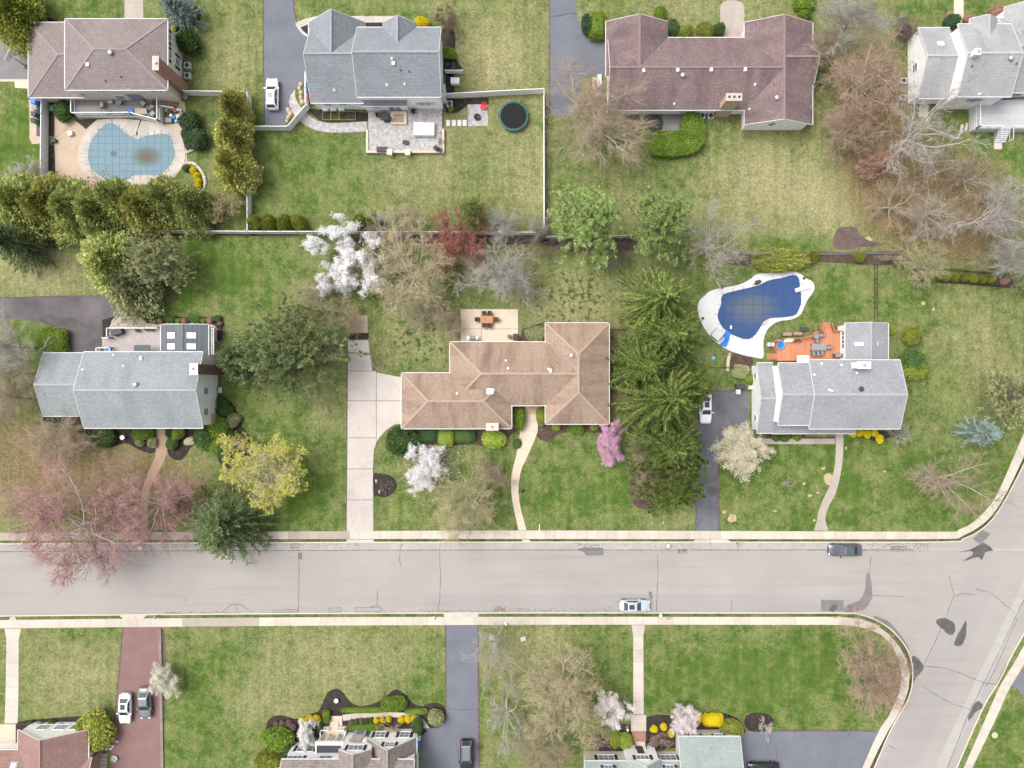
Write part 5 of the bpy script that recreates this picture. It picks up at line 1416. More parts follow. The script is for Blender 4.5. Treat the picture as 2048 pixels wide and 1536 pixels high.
CACHE = {}
def proto(kind, v):
    if (kind, v) in CACHE: return CACHE[(kind, v)]
    s = 100 + v * 17
    d = {'bare': lambda: bare_tree(s, 6.5, 11., 11, 9, 7, 8),
         'open': lambda: bare_tree(s + 3, 6.5, 11., 9, 8, 6, 8, spread=.95, twig=.012),
         'fine': lambda: bare_tree(s + 5, 5., 8., 14, 9, 7, 7, spread=.7, fork=.12, twig=.011),
         'maple': lambda: bare_tree(s + 7, 7., 11., 12, 9, 7, 7, 30000, .085, .8),
         'bud': lambda: bare_tree(s + 9, 5.5, 9., 13, 8, 7, 6, 46000, .115, .8, ends=1),
         'haze': lambda: bare_tree(s + 9, 5.5, 9., 13, 9, 7, 7, 9000, .10, .75),
         'twiggy': lambda: bare_tree(s + 11, 2.2, 2.6, 9, 6, 5, 4, 0, .1, .9, .05, .009),
         'redbush': lambda: bare_tree(s + 13, 3.2, 5., 11, 7, 6, 4, 11000, .11, .8),
         'blossom': lambda: blossom_tree(s, 4., 6., 42000, .115, .0, 15),
         'blossom_gap': lambda: blossom_tree(s + 2, 4., 6., 34000, .12, .62),
         'pine': lambda: pine(s, dense=.55), 'pine_dense': lambda: pine(s + 2, 6.5, 12., 15, 9, .48, 1.),
         'spruce': lambda: spruce(s, 6., 15., 12, 10, .36, .06, 1.67, .40, .72), 'spruce_dense': lambda: spruce(s + 4, 6., 14., 19, 10, .40, .04, 1.35, .62),
         'blue': lambda: spruce(s + 6, 3., 5.5, 11, 8, .30, .0, 1., .34),
         'cyp': lambda: cypress(s), 'cyp_wide': lambda: cypress(s + 3, 4., 8., 15000, .58, 20),
         'shrub': lambda: shrub(s, 1., 1.4, 2600, .16, .24), 'loose': lambda: shrub(s + 1, 1., 1.4, 2200, .17, .34, .2), 'hedge': lambda: shrub(s + 2, 1., 1.3, 3600, .11, .05, square=5.),
         'feather': lambda: shrub(s + 4, 1., 1.6, 2600, .26, .25, .6, .3, .74)}[kind]()
    CACHE[(kind, v)] = d; return d

def plant(kind, v, px, py, rx, ry=None, h=None, label='', bark=None, leaf=None, cat='tree', name='tree', group=None, rot=None, zc=None):
    """stand a tree or shrub whose crown is seen centred at (px, py) with radii rx, ry (survey units)"""
    ry = ry or rx
    meshes, r0, h0 = proto(kind, v); h = h or h0
    zc = .62 * h if zc is None else zc
    x, y = W(px, py, zc); k = S * (1 - zc / H)
    if rot is None: rot = ((px * 7 + py * 13) % 628) / 100. if abs(rx - ry) < 6 else (0 if (px + py) % 2 else math.pi)
    t = thing(name, label, cat, (x, y, ZL), rot, group)
    sc = (rx * k / r0, ry * k / r0, h / h0)
    for part, me in meshes.items():
        nm = {'trunk': 'trunk', 'crown': 'twigs', 'foliage': 'crown' if 'trunk' in meshes else 'foliage'}[part]
        if part == 'foliage' and 'crown' in meshes: nm = 'blossom' if kind.startswith('bloss') else 'buds'
        m = (leaf if part == 'foliage' else bark) or B['brown']
        if part == 'trunk' and isinstance(bark, tuple): m = bark[0]
        if part == 'crown' and isinstance(bark, tuple): m = bark[1]
        o = bpy.data.objects.new(nm, me); COL.objects.link(o); o.parent = t; o.scale = sc
        if not me.materials: me.materials.append(m)
        o.material_slots[0].link = 'OBJECT'; o.material_slots[0].material = m
    return t

# ------------------------------------------------------------------ the trees one by one
GG, GT, PG, BR = (B['grey'], B['grey']), (B['grey'], B['tan']), (B['pale'], B['grey']), (B['brown'], B['brown'])
# bare deciduous
plant('bare', 0, 1195, 240, 126, 110, 11, 'large bare tan-twigged tree overhanging the plum-roofed house and its driveway', GT)
plant('bare', 1, 1722, 28, 98, 70, 11, 'grey bare tree at the top edge right of the plum roof', (B['pale'], B['grey']))
plant('haze', 1, 1738, 160, 88, 98, 9, 'red-budding maple between the plum roof and the pale grey house', (B['pale'], B['tan']), LF['russet'])
plant('open', 0, 1835, 265, 105, 100, 11, 'pale bare tree spreading in front of the white balcony deck at top right', PG)
plant('open', 1, 1800, 400, 74, 62, 8, 'bare tan tree right of the dry brown lawn behind the plum-roofed house', (B['grey'], B['tan']))
plant('redbush', 0, 1752, 322, 44, 36, 4, 'low russet-leaved bush at the edge of the dry lawn', BR, LF['russet'], 'bush', 'bush')
plant('bare', 2, 1985, 430, 95, 82, 12, 'big silver-grey bare tree on the right edge above the black garden fence', (B['pale'], B['grey']))
plant('bare', 0, 2040, 520, 85, 52, 10, 'grey bare tree cut by the right edge just above the black garden fence', GG)
plant('open', 2, 1905, 330, 62, 50, 7, 'faint bare tree beyond the wooden landing of the white balcony deck', (B['grey'], B['tan']))
plant('fine', 0, 1010, 547, 75, 74, 8, 'dense silver bare ornamental tree behind the cream patio', GG)
plant('haze', 0, 822, 548, 96, 98, 9, 'large straw-coloured bare tree right of the white blossom behind the centre house', (B['pale'], B['straw']), LF['palebud'])
plant('open', 0, 1425, 492, 78, 78, 10, 'leaning grey bare tree above left of the dark blue pool', GG)
plant('fine', 1, 628, 590, 38, 38, 4.5, 'tan fountain-shaped bare shrub below the white blossom, left of the two', (B['tan'], B['straw']), None, 'shrub', 'bare_shrub')
plant('fine', 0, 682, 632, 48, 42, 4.5, 'tan fountain-shaped bare shrub above the end of the concrete drive', (B['tan'], B['straw']), None, 'shrub', 'bare_shrub')
plant('open', 1, 762, 448, 46, 40, 6, 'thin grey bare tree behind the white fence right of the white blossom', GG)
plant('haze', 1, 822, 442, 38, 34, 5, 'thin yellow-budding tree behind the white fence left of the crimson tree', (B['grey'], B['straw']), LF['palebud'])
plant('fine', 1, 1003, 446, 38, 34, 5, 'small pale bare tree on the white fence line right of the crimson tree', PG)
plant('fine', 0, 1076, 455, 25, 30, 6, 'slim grey bare tree at the inner corner of the white fence', GG)
plant('redbush', 0, 910, 474, 58, 72, 6, 'crimson-twigged tree on the white fence line', (B['red'], B['red']), LF['crimson'])
plant('bare', 1, 22, 690, 72, 78, 10, 'grey bare tree at the left edge beside the dark driveway', GG)
plant('bare', 2, 20, 800, 60, 70, 9, 'grey bare tree at the left edge beside the grey-green roof', GT)
plant('fine', 1, 108, 880, 74, 56, 6, 'low tan bare ornamental tree below the left wing of the grey-green roof', (B['tan'], B['tan']))
plant('maple', 1, 128, 1062, 142, 120, 12, 'big pink-budding maple overhanging the street at lower left', (B['pale'], B['rose']), LF['redbud'])
plant('maple', 2, 292, 1010, 112, 102, 10, 'rose-pink budding maple over the tan front path', (B['grey'], B['rose']), LF['redbud'])
plant('redbush', 0, 228, 1022, 34, 30, 3.4, 'plum-coloured bare bush left of the tan front path near the street', BR, LF['plumleaf'], 'bush', 'bush')
plant('redbush', 1, 352, 1008, 34, 30, 3.4, 'plum-coloured bare bush between the tan path and the dark spruce', BR, LF['plumleaf'], 'bush', 'bush')
plant('haze', 0, 905, 652, 26, 30, 3, 'small bare bush at the left corner of the cream patio', GT, LF['palebud'], 'bush', 'bush')
plant('fine', 0, 985, 952, 36, 42, 3.2, 'small brown bare tree left of the curving front walk', (B['plum'], B['tan']))
plant('open', 2, 1905, 965, 98, 92, 10, 'spreading bare tree on the corner lawn beside the curved pavement', (B['grey'], B['tan']))
plant('open', 0, 988, 1300, 50, 62, 9, 'thin bare tree beside the long driveway just below the street', PG)
plant('open', 1, 1012, 1440, 48, 84, 10, 'silvery bare tree right of the long driveway near the bottom edge', PG)
plant('haze', 1, 1128, 1388, 92, 108, 9, 'large straw-twigged bare tree left of the pinkish magnolia', (B['grey'], B['straw']), LF['palebud'])
plant('haze', 0, 1088, 1512, 64, 48, 7, 'russet-brown bare tree at the bottom edge left of the green-roofed cape', (B['grey'], B['tan']), LF['palebud'])
plant('haze', 0, 1752, 1352, 72, 86, 8, 'pinkish-brown budding tree on the lawn inside the street bend', (B['plum'], B['tan']), LF['russet'])
plant('open', 1, 1808, 873, 30, 22, 2.6, 'small grey bare shrub right of the yellow forsythias', GG, None, 'shrub', 'bare_shrub')
plant('open', 2, 1575, 967, 15, 14, 2.2, 'tiny bare sapling in the lawn left of the grey curving walk', PG, None, 'sapling', 'sapling')
plant('bare', 0, 1285, 940, 36, 56, 4.5, 'tan bare shrub below the pink blossom along the spruces', (B['tan'], B['tan']), None, 'shrub', 'bare_shrub')
plant('fine', 1, 50, 352, 42, 36, 4, 'bare grey shrub left of the wide white fence by the pool', GG, None, 'shrub', 'bare_shrub')
plant('open', 0, 205, 372, 44, 30, 4, 'small bare tree at the foot of the pale blue pool', (B['tan'], B['tan']))
plant('redbush', 1, 895, 46, 28, 34, 4, 'reddish-brown bare bush right of the slate-grey house', BR, LF['plumleaf'], 'bush', 'bush')
plant('fine', 0, 1810, 58, 30, 30, 3, 'plum-brown bush in front of the pale grey house wing', (B['plum'], B['plum']), None, 'bush', 'bush')
plant('haze', 1, 1700, 250, 60, 50, 6, 'low russet thicket tree at the dry lawn edge', (B['grey'], B['tan']), LF['russet'])
plant('bare', 1, 1668, 90, 56, 60, 7, 'grey bare tree right of the plum roof gable tip', (B['grey'], B['tan']))
plant('open', 0, 1868, 425, 60, 55, 6, 'pale hazy bare tree left of the big silver-grey tree', PG)
plant('open', 1, 1955, 345, 60, 52, 8, 'grey bare tree between the deck landing and the silver-grey tree', GT)
plant('bare', 2, 30, 745, 60, 56, 7, 'grey bare tree between the two at the left edge', (B['pale'], B['tan']))
plant('fine', 1, 1290, 905, 26, 30, 3, 'small tan bush right below the pink blossom', (B['tan'], B['tan']), None, 'bush', 'bush')
plant('open', 1, 1530, 512, 90, 20, 3, 'tangle of bare twigs along the wire fence right of the leaning tree', (B['plum'], B['tan']), None, 'thicket', 'thicket')
plant('open', 2, 1790, 516, 46, 18, 2.6, 'tangle of bare twigs along the wire fence above the black fence', (B['plum'], B['tan']), None, 'thicket', 'thicket')
plant('spruce_dense', 0, 1398, 770, 44, 48, 9, 'smaller spruce at the right of the row beside the stepping stones', B['brown'], LF['spruce'])
plant('fine', 1, 858, 622, 52, 40, 4, 'low grey twiggy tree left of the cream patio', (B['grey'], B['straw']))
plant('open', 1, 1105, 492, 46, 26, 3, 'dark bare thicket at the fence corner left of the first pine', (B['plum'], B['brown']), None, 'thicket', 'thicket')
plant('fine', 0, 950, 520, 40, 30, 4, 'grey thicket below the crimson tree', (B['plum'], B['tan']), None, 'thicket', 'thicket')
plant('open', 2, 760, 520, 62, 40, 4, 'purplish bare thicket between the white blossom and the straw-coloured tree', (B['plum'], B['plum']), None, 'thicket', 'thicket')
plant('open', 0, 1235, 505, 48, 34, 3.5, 'purplish bare thicket between the two light green pines', (B['plum'], B['plum']), None, 'thicket', 'thicket')
# budding yellow-green
plant('bud', 0, 540, 945, 80, 80, 8, 'round yellow-green budding tree above the dark spruce on the left lawn', (B['pale'], B['grey']), LF['yellowbud'])
plant('haze', 1, 926, 1015, 70, 78, 8, 'yellow-green budding street tree in front of the centre house', (B['grey'], B['straw']), LF['spring'])
plant('haze', 0, 1850, 528, 52, 52, 5, 'pale green leafing tree at the left end of the black garden fence', (B['grey'], B['straw']), LF['fresh'])
plant('pine', 1, 945, 428, 28, 40, 7, 'small pale green conifer right of the crimson tree', B['brown'], LF['fresh'])
# blossom
plant('blossom_gap', 0, 668, 470, 64, 44, 7, 'white blossoming tree astride the white back fence', BR, LF['white'])
plant('blossom_gap', 1, 712, 535, 50, 62, 6.5, 'white blossoming tree just inside the back fence, right of the pair below', BR, LF['white'])
plant('blossom_gap', 2, 664, 562, 40, 34, 6, 'white blossoming tree lowest of the white cluster by the back fence', BR, LF['white'])
plant('blossom', 0, 851, 932, 42, 44, 5, 'dense white blossoming tree on the front lawn of the centre house', BR, LF['white'])
plant('blossom', 1, 1222, 886, 32, 40, 4.5, 'pink blossoming tree at the right front corner of the centre house', BR, LF['pink'])
plant('blossom', 2, 1483, 904, 50, 48, 5, 'cream blossoming tree right of the narrow driveway', BR, LF['cream'])
plant('blossom', 0, 326, 1361, 26, 36, 4, 'cream-white blossoming tree beside the red driveway', BR, LF['ivory'])
plant('blossom', 1, 613, 1469, 22, 28, 3.6, 'white blossoming tree left of the driftwood-roofed porch', BR, LF['white'])
plant('blossom_gap', 1, 1221, 1414, 36, 38, 5, 'pinkish-white magnolia left of the straight front walk', BR, LF['blush'])
plant('blossom', 2, 1369, 1441, 29, 28, 3.6, 'round blush-white blossoming tree in front of the green-roofed cape', BR, LF['blush'])
# conifers
plant('pine_dense', 0, 578, 700, 118, 98, 11, 'broad dark green pine left of the concrete driveway', B['brown'], LF['pine_dk'])
plant('spruce_dense', 0, 468, 722, 54, 58, 9, 'dark spruce at the right end of the grey-green roofed house', B['brown'], LF['spruce_dk'])
plant('pine', 0, 1178, 440, 74, 80, 13, 'light green white pine behind the long white fence corner', B['brown'], LF['pine'])
plant('pine', 2, 1324, 452, 64, 76, 13, 'light green white pine left of the leaning grey tree', B['brown'], LF['pine'])
plant('spruce', 0, 1322, 592, 96, 82, 14, 'northernmost yellow-green spruce of the row right of the centre house', B['brown'], LF['spruce'], group=None)
plant('spruce_dense', 1, 1345, 668, 92, 80, 13, 'second spruce from the top in the row right of the centre house', B['brown'], LF['spruce'])
plant('spruce_dense', 0, 1292, 732, 82, 74, 12, 'third spruce from the top in the row right of the centre house', B['brown'], LF['spruce'])
plant('spruce', 1, 1328, 800, 116, 104, 16, 'star-shaped tall spruce in the middle of the row right of the centre house', B['brown'], LF['spruce'], rot=.4)
plant('spruce_dense', 1, 1345, 896, 94, 84, 12, 'spruce overhanging the narrow driveway below the star-shaped spruce', B['brown'], LF['spruce'])
plant('pine', 1, 1340, 962, 76, 62, 10, 'southernmost conifer of the row above the narrow driveway', B['brown'], LF['spruce'])
plant('spruce_dense', 2, 438, 1056, 96, 90, 11, 'dark green spruce reaching over the kerb at lower left', B['brown'], LF['spruce_dk'])
plant('blue', 0, 1968, 865, 46, 32, 5, 'blue spruce on the corner lawn near the right edge', B['brown'], LF['blue'])
plant('blue', 1, 352, 14, 44, 42, 6, 'blue-green spruce at the top edge beside the mauve-brown roof', B['brown'], LF['blue'])
plant('pine', 0, 2030, 790, 46, 62, 9, 'olive pine cut by the right edge above the blue spruce', B['brown'], LF['olive'])
plant('cyp_wide', 0, 24, 26, 42, 38, 6, 'yellow-green evergreen tree in the top left corner', B['brown'], LF['arb'])
for i, (px, py, rx, ry, h, lf) in enumerate(((38,420,40,48,8,'cyp'),(92,412,38,46,8.5,'gold'),(142,430,34,44,8,'cyp'),(188,428,32,42,8,'cyp'),(236,412,34,40,8,'cyp'),(284,424,32,40,8,'gold'),(334,412,34,38,7.5,'cyp'),(384,424,32,38,7,'cyp'))):
    plant('cyp_wide', i % 3, px, py - 10, rx, ry * .92, h * .85, ORD[i] + ' golden-green evergreen from the left in the screen below the pale blue pool', B['brown'], LF[lf], group='evergreen screen below the pool')
plant('redbush', 0, 446, 412, 34, 34, 4, 'faded tan shrub at the right end of the evergreen screen', BR, LF['palebud'], 'shrub', 'shrub')
plant('spruce_dense', 0, 10, 480, 58, 62, 10, 'dark green conifer at the left edge below the evergreen screen', B['brown'], LF['spruce_dk'])
plant('cyp_wide', 1, 215, 525, 46, 54, 7, 'olive evergreen tree left of the pair above the dark driveway', B['brown'], LF['cyp'])
plant('pine_dense', 1, 306, 518, 72, 56, 8, 'grey-olive evergreen tree right of the pair above the dark driveway', B['grey'], LF['olive'])
plant('cyp_wide', 2, 262, 570, 40, 36, 6, 'smaller olive evergreen just above the end of the dark driveway', B['brown'], LF['olive'])
for i, (px, py, rx, ry) in enumerate(((464,218,21,34),(466,272,25,38),(465,336,25,38))):
    plant('cyp_wide', (i + 1) % 3, px, py, rx, ry, 6.5, ('uppermost', 'middle', 'lowest')[i] + ' golden arborvitae of the column right of the pale blue pool', B['brown'], LF['gold'], group='golden arborvitae column')
plant('feather', 0, 375, 84, 24, 20, 2.4, 'dark green spreading juniper at the right wall of the mauve-brown house', None, LF['box'], 'shrub', 'juniper')

# ------------------------------------------------------------------ shrubs
def sh(kind, v, px, py, rx, ry, h, leaf, label, cat='shrub', name='shrub', group=None, rot=None):
    return plant(kind, v, px, py, rx, ry, h, label, None, LF[leaf], cat, name, group, rot, zc=.5 * h)
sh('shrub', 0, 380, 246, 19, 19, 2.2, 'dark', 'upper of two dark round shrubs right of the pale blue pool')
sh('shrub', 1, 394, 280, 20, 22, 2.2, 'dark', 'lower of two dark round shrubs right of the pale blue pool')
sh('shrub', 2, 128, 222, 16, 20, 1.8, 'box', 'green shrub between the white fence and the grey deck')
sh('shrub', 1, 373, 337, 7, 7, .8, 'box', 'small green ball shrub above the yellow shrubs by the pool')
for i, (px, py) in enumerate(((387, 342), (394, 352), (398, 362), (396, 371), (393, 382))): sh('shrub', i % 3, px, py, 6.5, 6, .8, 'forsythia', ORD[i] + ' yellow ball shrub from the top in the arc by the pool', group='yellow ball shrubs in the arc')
sh('shrub', 0, 348, 56, 5, 5, .7, 'forsythia', 'tiny yellow shrub at the corner of the mauve-brown house')
for i, px in enumerate((510, 539, 569, 598, 720, 748)): sh('feather', i % 3, px, 446, 15, 13, 2.4, 'arb', ORD[i] + ' arborvitae from the left along the inside of the back fence', 'arborvitae', 'arborvitae', 'arborvitae hedge along the back fence')
sh('shrub', 0, 844, 46, 15, 9, 1.4, 'forsythia', 'bright yellow forsythia at the front of the slate-grey house', 'forsythia', 'forsythia')
sh('loose', 1, 900, 106, 10, 13, 1.6, 'lime', 'lime-green shrub at the right wall of the slate-grey house')
sh('loose', 0, 902, 218, 5, 6, .8, 'lime', 'small lime shrub beside the raised patio')
sh('hedge', 0, 1194, 52, 17, 26, 2., 'hedge', 'bright green clipped block hedge beside the plum-roofed garage', 'hedge', 'hedge', rot=0)
sh('shrub', 1, 1174, 50, 11, 20, 1.8, 'dark', 'dark green shrub behind the clipped block hedge', rot=0)
for i, (px, py, rx, ry, lf, nm) in enumerate(((1320, 30, 14, 12, 'hedge', 'round green shrub at the left gable tip of the plum roof'), (1345, 58, 12, 18, 'box', 'dark green shrub in the inner corner of the plum roof'), (1367, 66, 16, 12, 'arb', 'left round yellow-green shrub at the front wall of the ranch'),
    (1409, 60, 17, 14, 'arb', 'right round yellow-green shrub at the front wall of the ranch'), (1437, 60, 11, 12, 'box', 'dark shrub beside the rounded entry pad'), (1606, 32, 13, 10, 'hedge', 'round green shrub at the right gable tip of the plum roof'), (1608, 8, 22, 14, 'hedge', 'dark green shrub at the top edge above the right plum gable'),
    (1902, 44, 15, 13, 'dark', 'round dark shrub left of the walk to the pale grey house'), (1811, 62, 8, 10, 'hedge', 'green shrub before the pale grey house wing'))): sh('shrub', i % 3, px, py, rx, ry, 1.7, lf, nm)
sh('loose', 0, 1994, 28, 19, 13, 1.4, 'russet', 'tan dormant shrub before the pale grey house')
sh('loose', 1, 1897, 37, 8, 9, 1., 'russet', 'small tan dormant shrub left of the walk at top right'); sh('loose', 2, 1936, 38, 8, 9, 1., 'russet', 'small tan dormant shrub right of the walk at top right')
# the curved hedge behind the ranch
hedge = thing('hedge', 'thick curved green hedge wrapping the courtyard of the plum-roofed ranch', 'hedge', (0, 0, 0))
hp = Q(1024, 0, [(1440, 905), (1500, 930), (1535, 1000), (1538, 1110), (1490, 1200), (1390, 1240), (1260, 1250), (1130, 1240), (1110, 1170), (1150, 1060), (1240, 1052), (1340, 1052), (1355, 980), (1380, 920)])
hw = [Vector(W(*p, 1.2)) for p in spline(hp, 4)]
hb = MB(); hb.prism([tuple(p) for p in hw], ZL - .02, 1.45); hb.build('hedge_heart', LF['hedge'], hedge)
rng = np.random.default_rng(3)
bx = [min(p.x for p in hw), max(p.x for p in hw), min(p.y for p in hw), max(p.y for p in hw)]
pts = []
def inside(x, y, poly):
    c = False
    for i in range(len(poly)):
        a, d = poly[i], poly[i - 1]
        if (a.y > y) != (d.y > y) and x < (d.x - a.x) * (y - a.y) / (d.y - a.y) + a.x: c = not c
    return c
while len(pts) < 5200:
    x, y = rng.uniform(bx[0], bx[1]), rng.uniform(bx[2], bx[3])
    if inside(x, y, hw): pts.append((x, y, 1.45 + rng.normal(.06, .10)))
for a, d in zip(hw, hw[1:] + hw[:1]):
    n_ = int((d - a).length * 60)
    for _ in range(n_):
        q = a.lerp(d, rng.uniform()); pts.append((q.x + rng.normal(0, .06), q.y + rng.normal(0, .06), rng.uniform(.1, 1.5)))
pts = np.array(pts); tn = np.clip(.5 + .16 * (np.sin(pts[:, 0] * 2.2) + np.sin(pts[:, 1] * 2.5 + 1)) + rng.normal(0, .2, len(pts)), 0, 1)
V, q, tn = leaves(rng, pts, .24 * rng.uniform(.7, 1.3, len(pts)), .5, None, .5, tn)
link('foliage', np_mesh('foliage', V, q, None, False, tn), hedge, LF['hedge'])
# left house front bed
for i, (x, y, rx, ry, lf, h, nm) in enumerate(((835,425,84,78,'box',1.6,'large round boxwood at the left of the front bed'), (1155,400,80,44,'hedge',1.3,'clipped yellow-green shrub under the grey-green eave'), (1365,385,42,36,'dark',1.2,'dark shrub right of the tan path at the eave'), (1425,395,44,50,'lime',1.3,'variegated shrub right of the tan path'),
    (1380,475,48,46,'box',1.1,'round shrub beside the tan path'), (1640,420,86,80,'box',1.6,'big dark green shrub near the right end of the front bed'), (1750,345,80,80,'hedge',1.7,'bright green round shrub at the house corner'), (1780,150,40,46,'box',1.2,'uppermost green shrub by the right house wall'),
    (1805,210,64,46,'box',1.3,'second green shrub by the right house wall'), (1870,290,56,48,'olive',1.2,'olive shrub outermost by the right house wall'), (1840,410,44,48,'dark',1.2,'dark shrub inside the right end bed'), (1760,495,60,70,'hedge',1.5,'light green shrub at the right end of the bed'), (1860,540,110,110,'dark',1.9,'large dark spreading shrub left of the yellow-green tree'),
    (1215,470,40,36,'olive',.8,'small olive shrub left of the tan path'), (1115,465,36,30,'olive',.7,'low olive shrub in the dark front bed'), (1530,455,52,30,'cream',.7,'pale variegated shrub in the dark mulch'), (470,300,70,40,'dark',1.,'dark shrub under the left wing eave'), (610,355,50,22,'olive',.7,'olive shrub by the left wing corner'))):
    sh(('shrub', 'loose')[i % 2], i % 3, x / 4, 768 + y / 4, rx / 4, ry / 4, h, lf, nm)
sh('hedge', 1, 106, 684, 30, 27, 1.6, 'hedge', 'domed green shrub mass beside the dark driveway', rot=0)
for i, (x, y, r, lf) in enumerate(((1202,1018,22,'box'),(1245,1040,18,'lime'),(1285,1030,22,'russet'),(1360,1010,48,'box'),(1428,1030,20,'lime'),(1478,1030,24,'russet'),(1560,1015,58,'box'),(1630,1030,20,'lime'),(1682,1028,26,'russet'),(1740,1012,34,'box'),(1762,1052,18,'russet'))):
    sh('shrub', i % 3, x / 4, 384 + y / 4, r / 4, min(r, 26) / 4, .8, lf, ORD[i] + ' low shrub from the left in the border behind the skylit sunroom', group='border behind the sunroom', rot=0)
# centre house front
for i, (x, y, rx, ry, lf, h, k, nm) in enumerate(((1175,465,128,110,'box',2.2,'feather','large dark rhododendron at the drive corner of the centre house'), (1385,408,76,56,'dark',1.2,'hedge','dark clipped hedge left of the lime shrub'), (1518,428,60,66,'lime',1.5,'hedge','lime-yellow clipped shrub at the centre house front'),
    (1662,415,84,54,'box',1.2,'hedge','dark clipped hedge right of the lime shrub'), (1902,440,90,72,'lime',1.5,'shrub','green round shrub below the small front chimney'))): sh(k, i % 3, 512 + x / 4, 768 + y / 4, rx / 4, ry / 4, h, lf, nm, rot=0)
for i, (x, y, rx, ry, lf, h, nm) in enumerate(((50,270,56,84,'hedge',1.6,'bright green shrub left of the centre house door'), (235,255,40,76,'arb',1.3,'olive shrub right of the centre house door'), (358,345,30,26,'lime',.8,'left small lime ball under the right front eave'), (512,360,64,40,'hedge',1.,'green spreading shrub under the right front eave'), (655,348,30,24,'lime',.8,'right small lime ball under the right front eave'))):
    sh('shrub', i % 3, 1024 + x / 4, 768 + y / 4, rx / 4, ry / 4, h, lf, nm, rot=0)
sh('loose', 0, 1072, 668, 20, 14, .9, 'olive', 'low olive shrub at the inner rear corner of the centre house', rot=0)
sh('loose', 1, 1035, 888, 8, 9, .5, 'box', 'small weedy plant left of the front walk', rot=0)
# right house
for i, (px, py, rx, ry, lf, h, nm) in enumerate(((1821, 673, 17, 18, 'arb', 2., 'yellow-green round shrub right of the rear wing'), (1827, 720, 22, 20, 'box', 2.2, 'dark green shrub behind the right gable end'), (1828, 740, 24, 17, 'arb', 2., 'yellow-green shrub at the right gable end'), (1782, 660, 5, 10, 'lime', 1., 'slim lime shrub at the rear wing wall'))): sh('loose' if i else 'shrub', i % 3, px, py, rx, ry, h, lf, nm)
for i, (x, y, r) in enumerate(((672,400,26), (732,393,30), (790,400,32), (848,395,30), (890,440,34))): sh('shrub', i % 3, 1536 + x / 4, 768 + y / 4, r / 4, r / 4 * .85, .9, 'forsythia', ORD[i] + ' yellow forsythia from the left at the grey house front', 'forsythia', 'forsythia', 'yellow forsythias at the grey house')
for i, (x, y) in enumerate(((60, 425), (135, 428), (230, 420))): sh('shrub', i, 1536 + x / 4, 768 + y / 4, 9, 8, .9, ('box', 'box', 'hedge')[i], ORD[i] + ' low green shrub from the left between porch and front path', group='low shrubs along the porch')
for i, x in enumerate((320, 360, 400, 440, 480, 510)): sh('loose', i % 3, 1536 + x / 4, 768 + 408 / 4, 6, 3.5, .5, 'olive', ORD[i] + ' tiny olive plant from the left under the porch eave', 'plant', 'plant', 'tiny plants under the porch', rot=0)
sh('feather', 1, 1560, 521, 52, 22, 2., 'arb', 'wide yellow-green juniper above the dark blue pool', 'shrub', 'juniper', rot=0)
sh('feather', 0, 1627, 514, 11, 9, 1.6, 'arb', 'small yellow-green conifer on the wire fence, left one'); sh('feather', 2, 1717, 514, 10, 9, 1.6, 'arb', 'small yellow-green conifer on the wire fence, right one')
for i, x in enumerate((1255, 1345, 1420, 1490, 1570, 1640, 1712, 1780)): sh('feather', i % 3, 1536 + x / 4, 384 + (672 + i * 4) / 4, 8.5, 7.5, 1.0, 'arb', ORD[i] + ' small arborvitae from the left inside the black garden fence', 'arborvitae', 'arborvitae', 'arborvitae inside the black fence')
sh('loose', 2, 2009, 563, 9, 6, .5, 'russet', 'rusty dormant plant at the right end inside the black garden fence', 'plant', 'plant')
sh('loose', 1, 1482, 745, 15, 13, 1.2, 'olive', 'grey-olive shrub left of the grey garage wing'); sh('loose', 2, 1502, 758, 9, 9, .9, 'lime', 'small lime shrub at the garage wing corner')
# bottom gardens
sh('shrub', 0, 189, 1464, 37, 35, 3., 'arb', 'large round olive-green shrub between the rust roof and the red driveway')
for i, x in enumerate((250, 330, 420, 500)): sh('loose', i % 3, x / 4, 1152 + 1205 / 4, 12, 8, .8, 'box', ORD[i] + ' dark low shrub from the left before the rust-roofed gable', group='shrubs before the rust gable')
def gI(i, k, v, x, y, rx, ry, h, lf, nm, **kw): sh(k, v, 512 + x / 4, 1152 + y / 4, rx / 4, ry / 4, h, lf, nm, **kw)
gI(0, 'feather', 0, 180, 1300, 120, 90, 1.8, 'hedge', 'spreading green shrub at the left corner of the driftwood-roofed house'); gI(0, 'feather', 1, 110, 1480, 110, 80, 2., 'arb', 'large olive shrub at the bottom edge left of the driftwood-roofed house'); gI(0, 'shrub', 2, 260, 1380, 46, 70, 1.7, 'box', 'tall green shrub against the left corner of the white facade')
for i, (x, y) in enumerate(((165, 1185), (210, 1180), (262, 1175), (298, 1205))): gI(i, 'shrub', i % 3, x, y, 24, 26, .7, 'plumleaf', ORD[i] + ' rusty ball shrub from the left in the dark bed', group='rusty balls in the dark bed')
for i, (x, y, r) in enumerate(((370, 1158, 26), (428, 1140, 32), (488, 1145, 32), (962, 1152, 22), (1015, 1147, 22), (1060, 1142, 22), (1168, 1145, 26), (1217, 1142, 26), (1260, 1140, 24))): gI(i, 'shrub', i % 3, x, y, r, r, .8, 'forsythia', ORD[i] + ' yellow ball shrub from the left before the driftwood-roofed house', group='yellow balls before the white facade')
for i, (x, y, lf) in enumerate(((765, 1168, 'plumleaf'), (805, 1160, 'box'), (845, 1157, 'plumleaf'), (884, 1155, 'box'), (922, 1152, 'box'))): gI(i, 'shrub', i % 3, x, y, 20, 21, .7, lf, ORD[i] + ' dull green ball shrub from the left below the curved walk', group='dull balls below the curved walk')
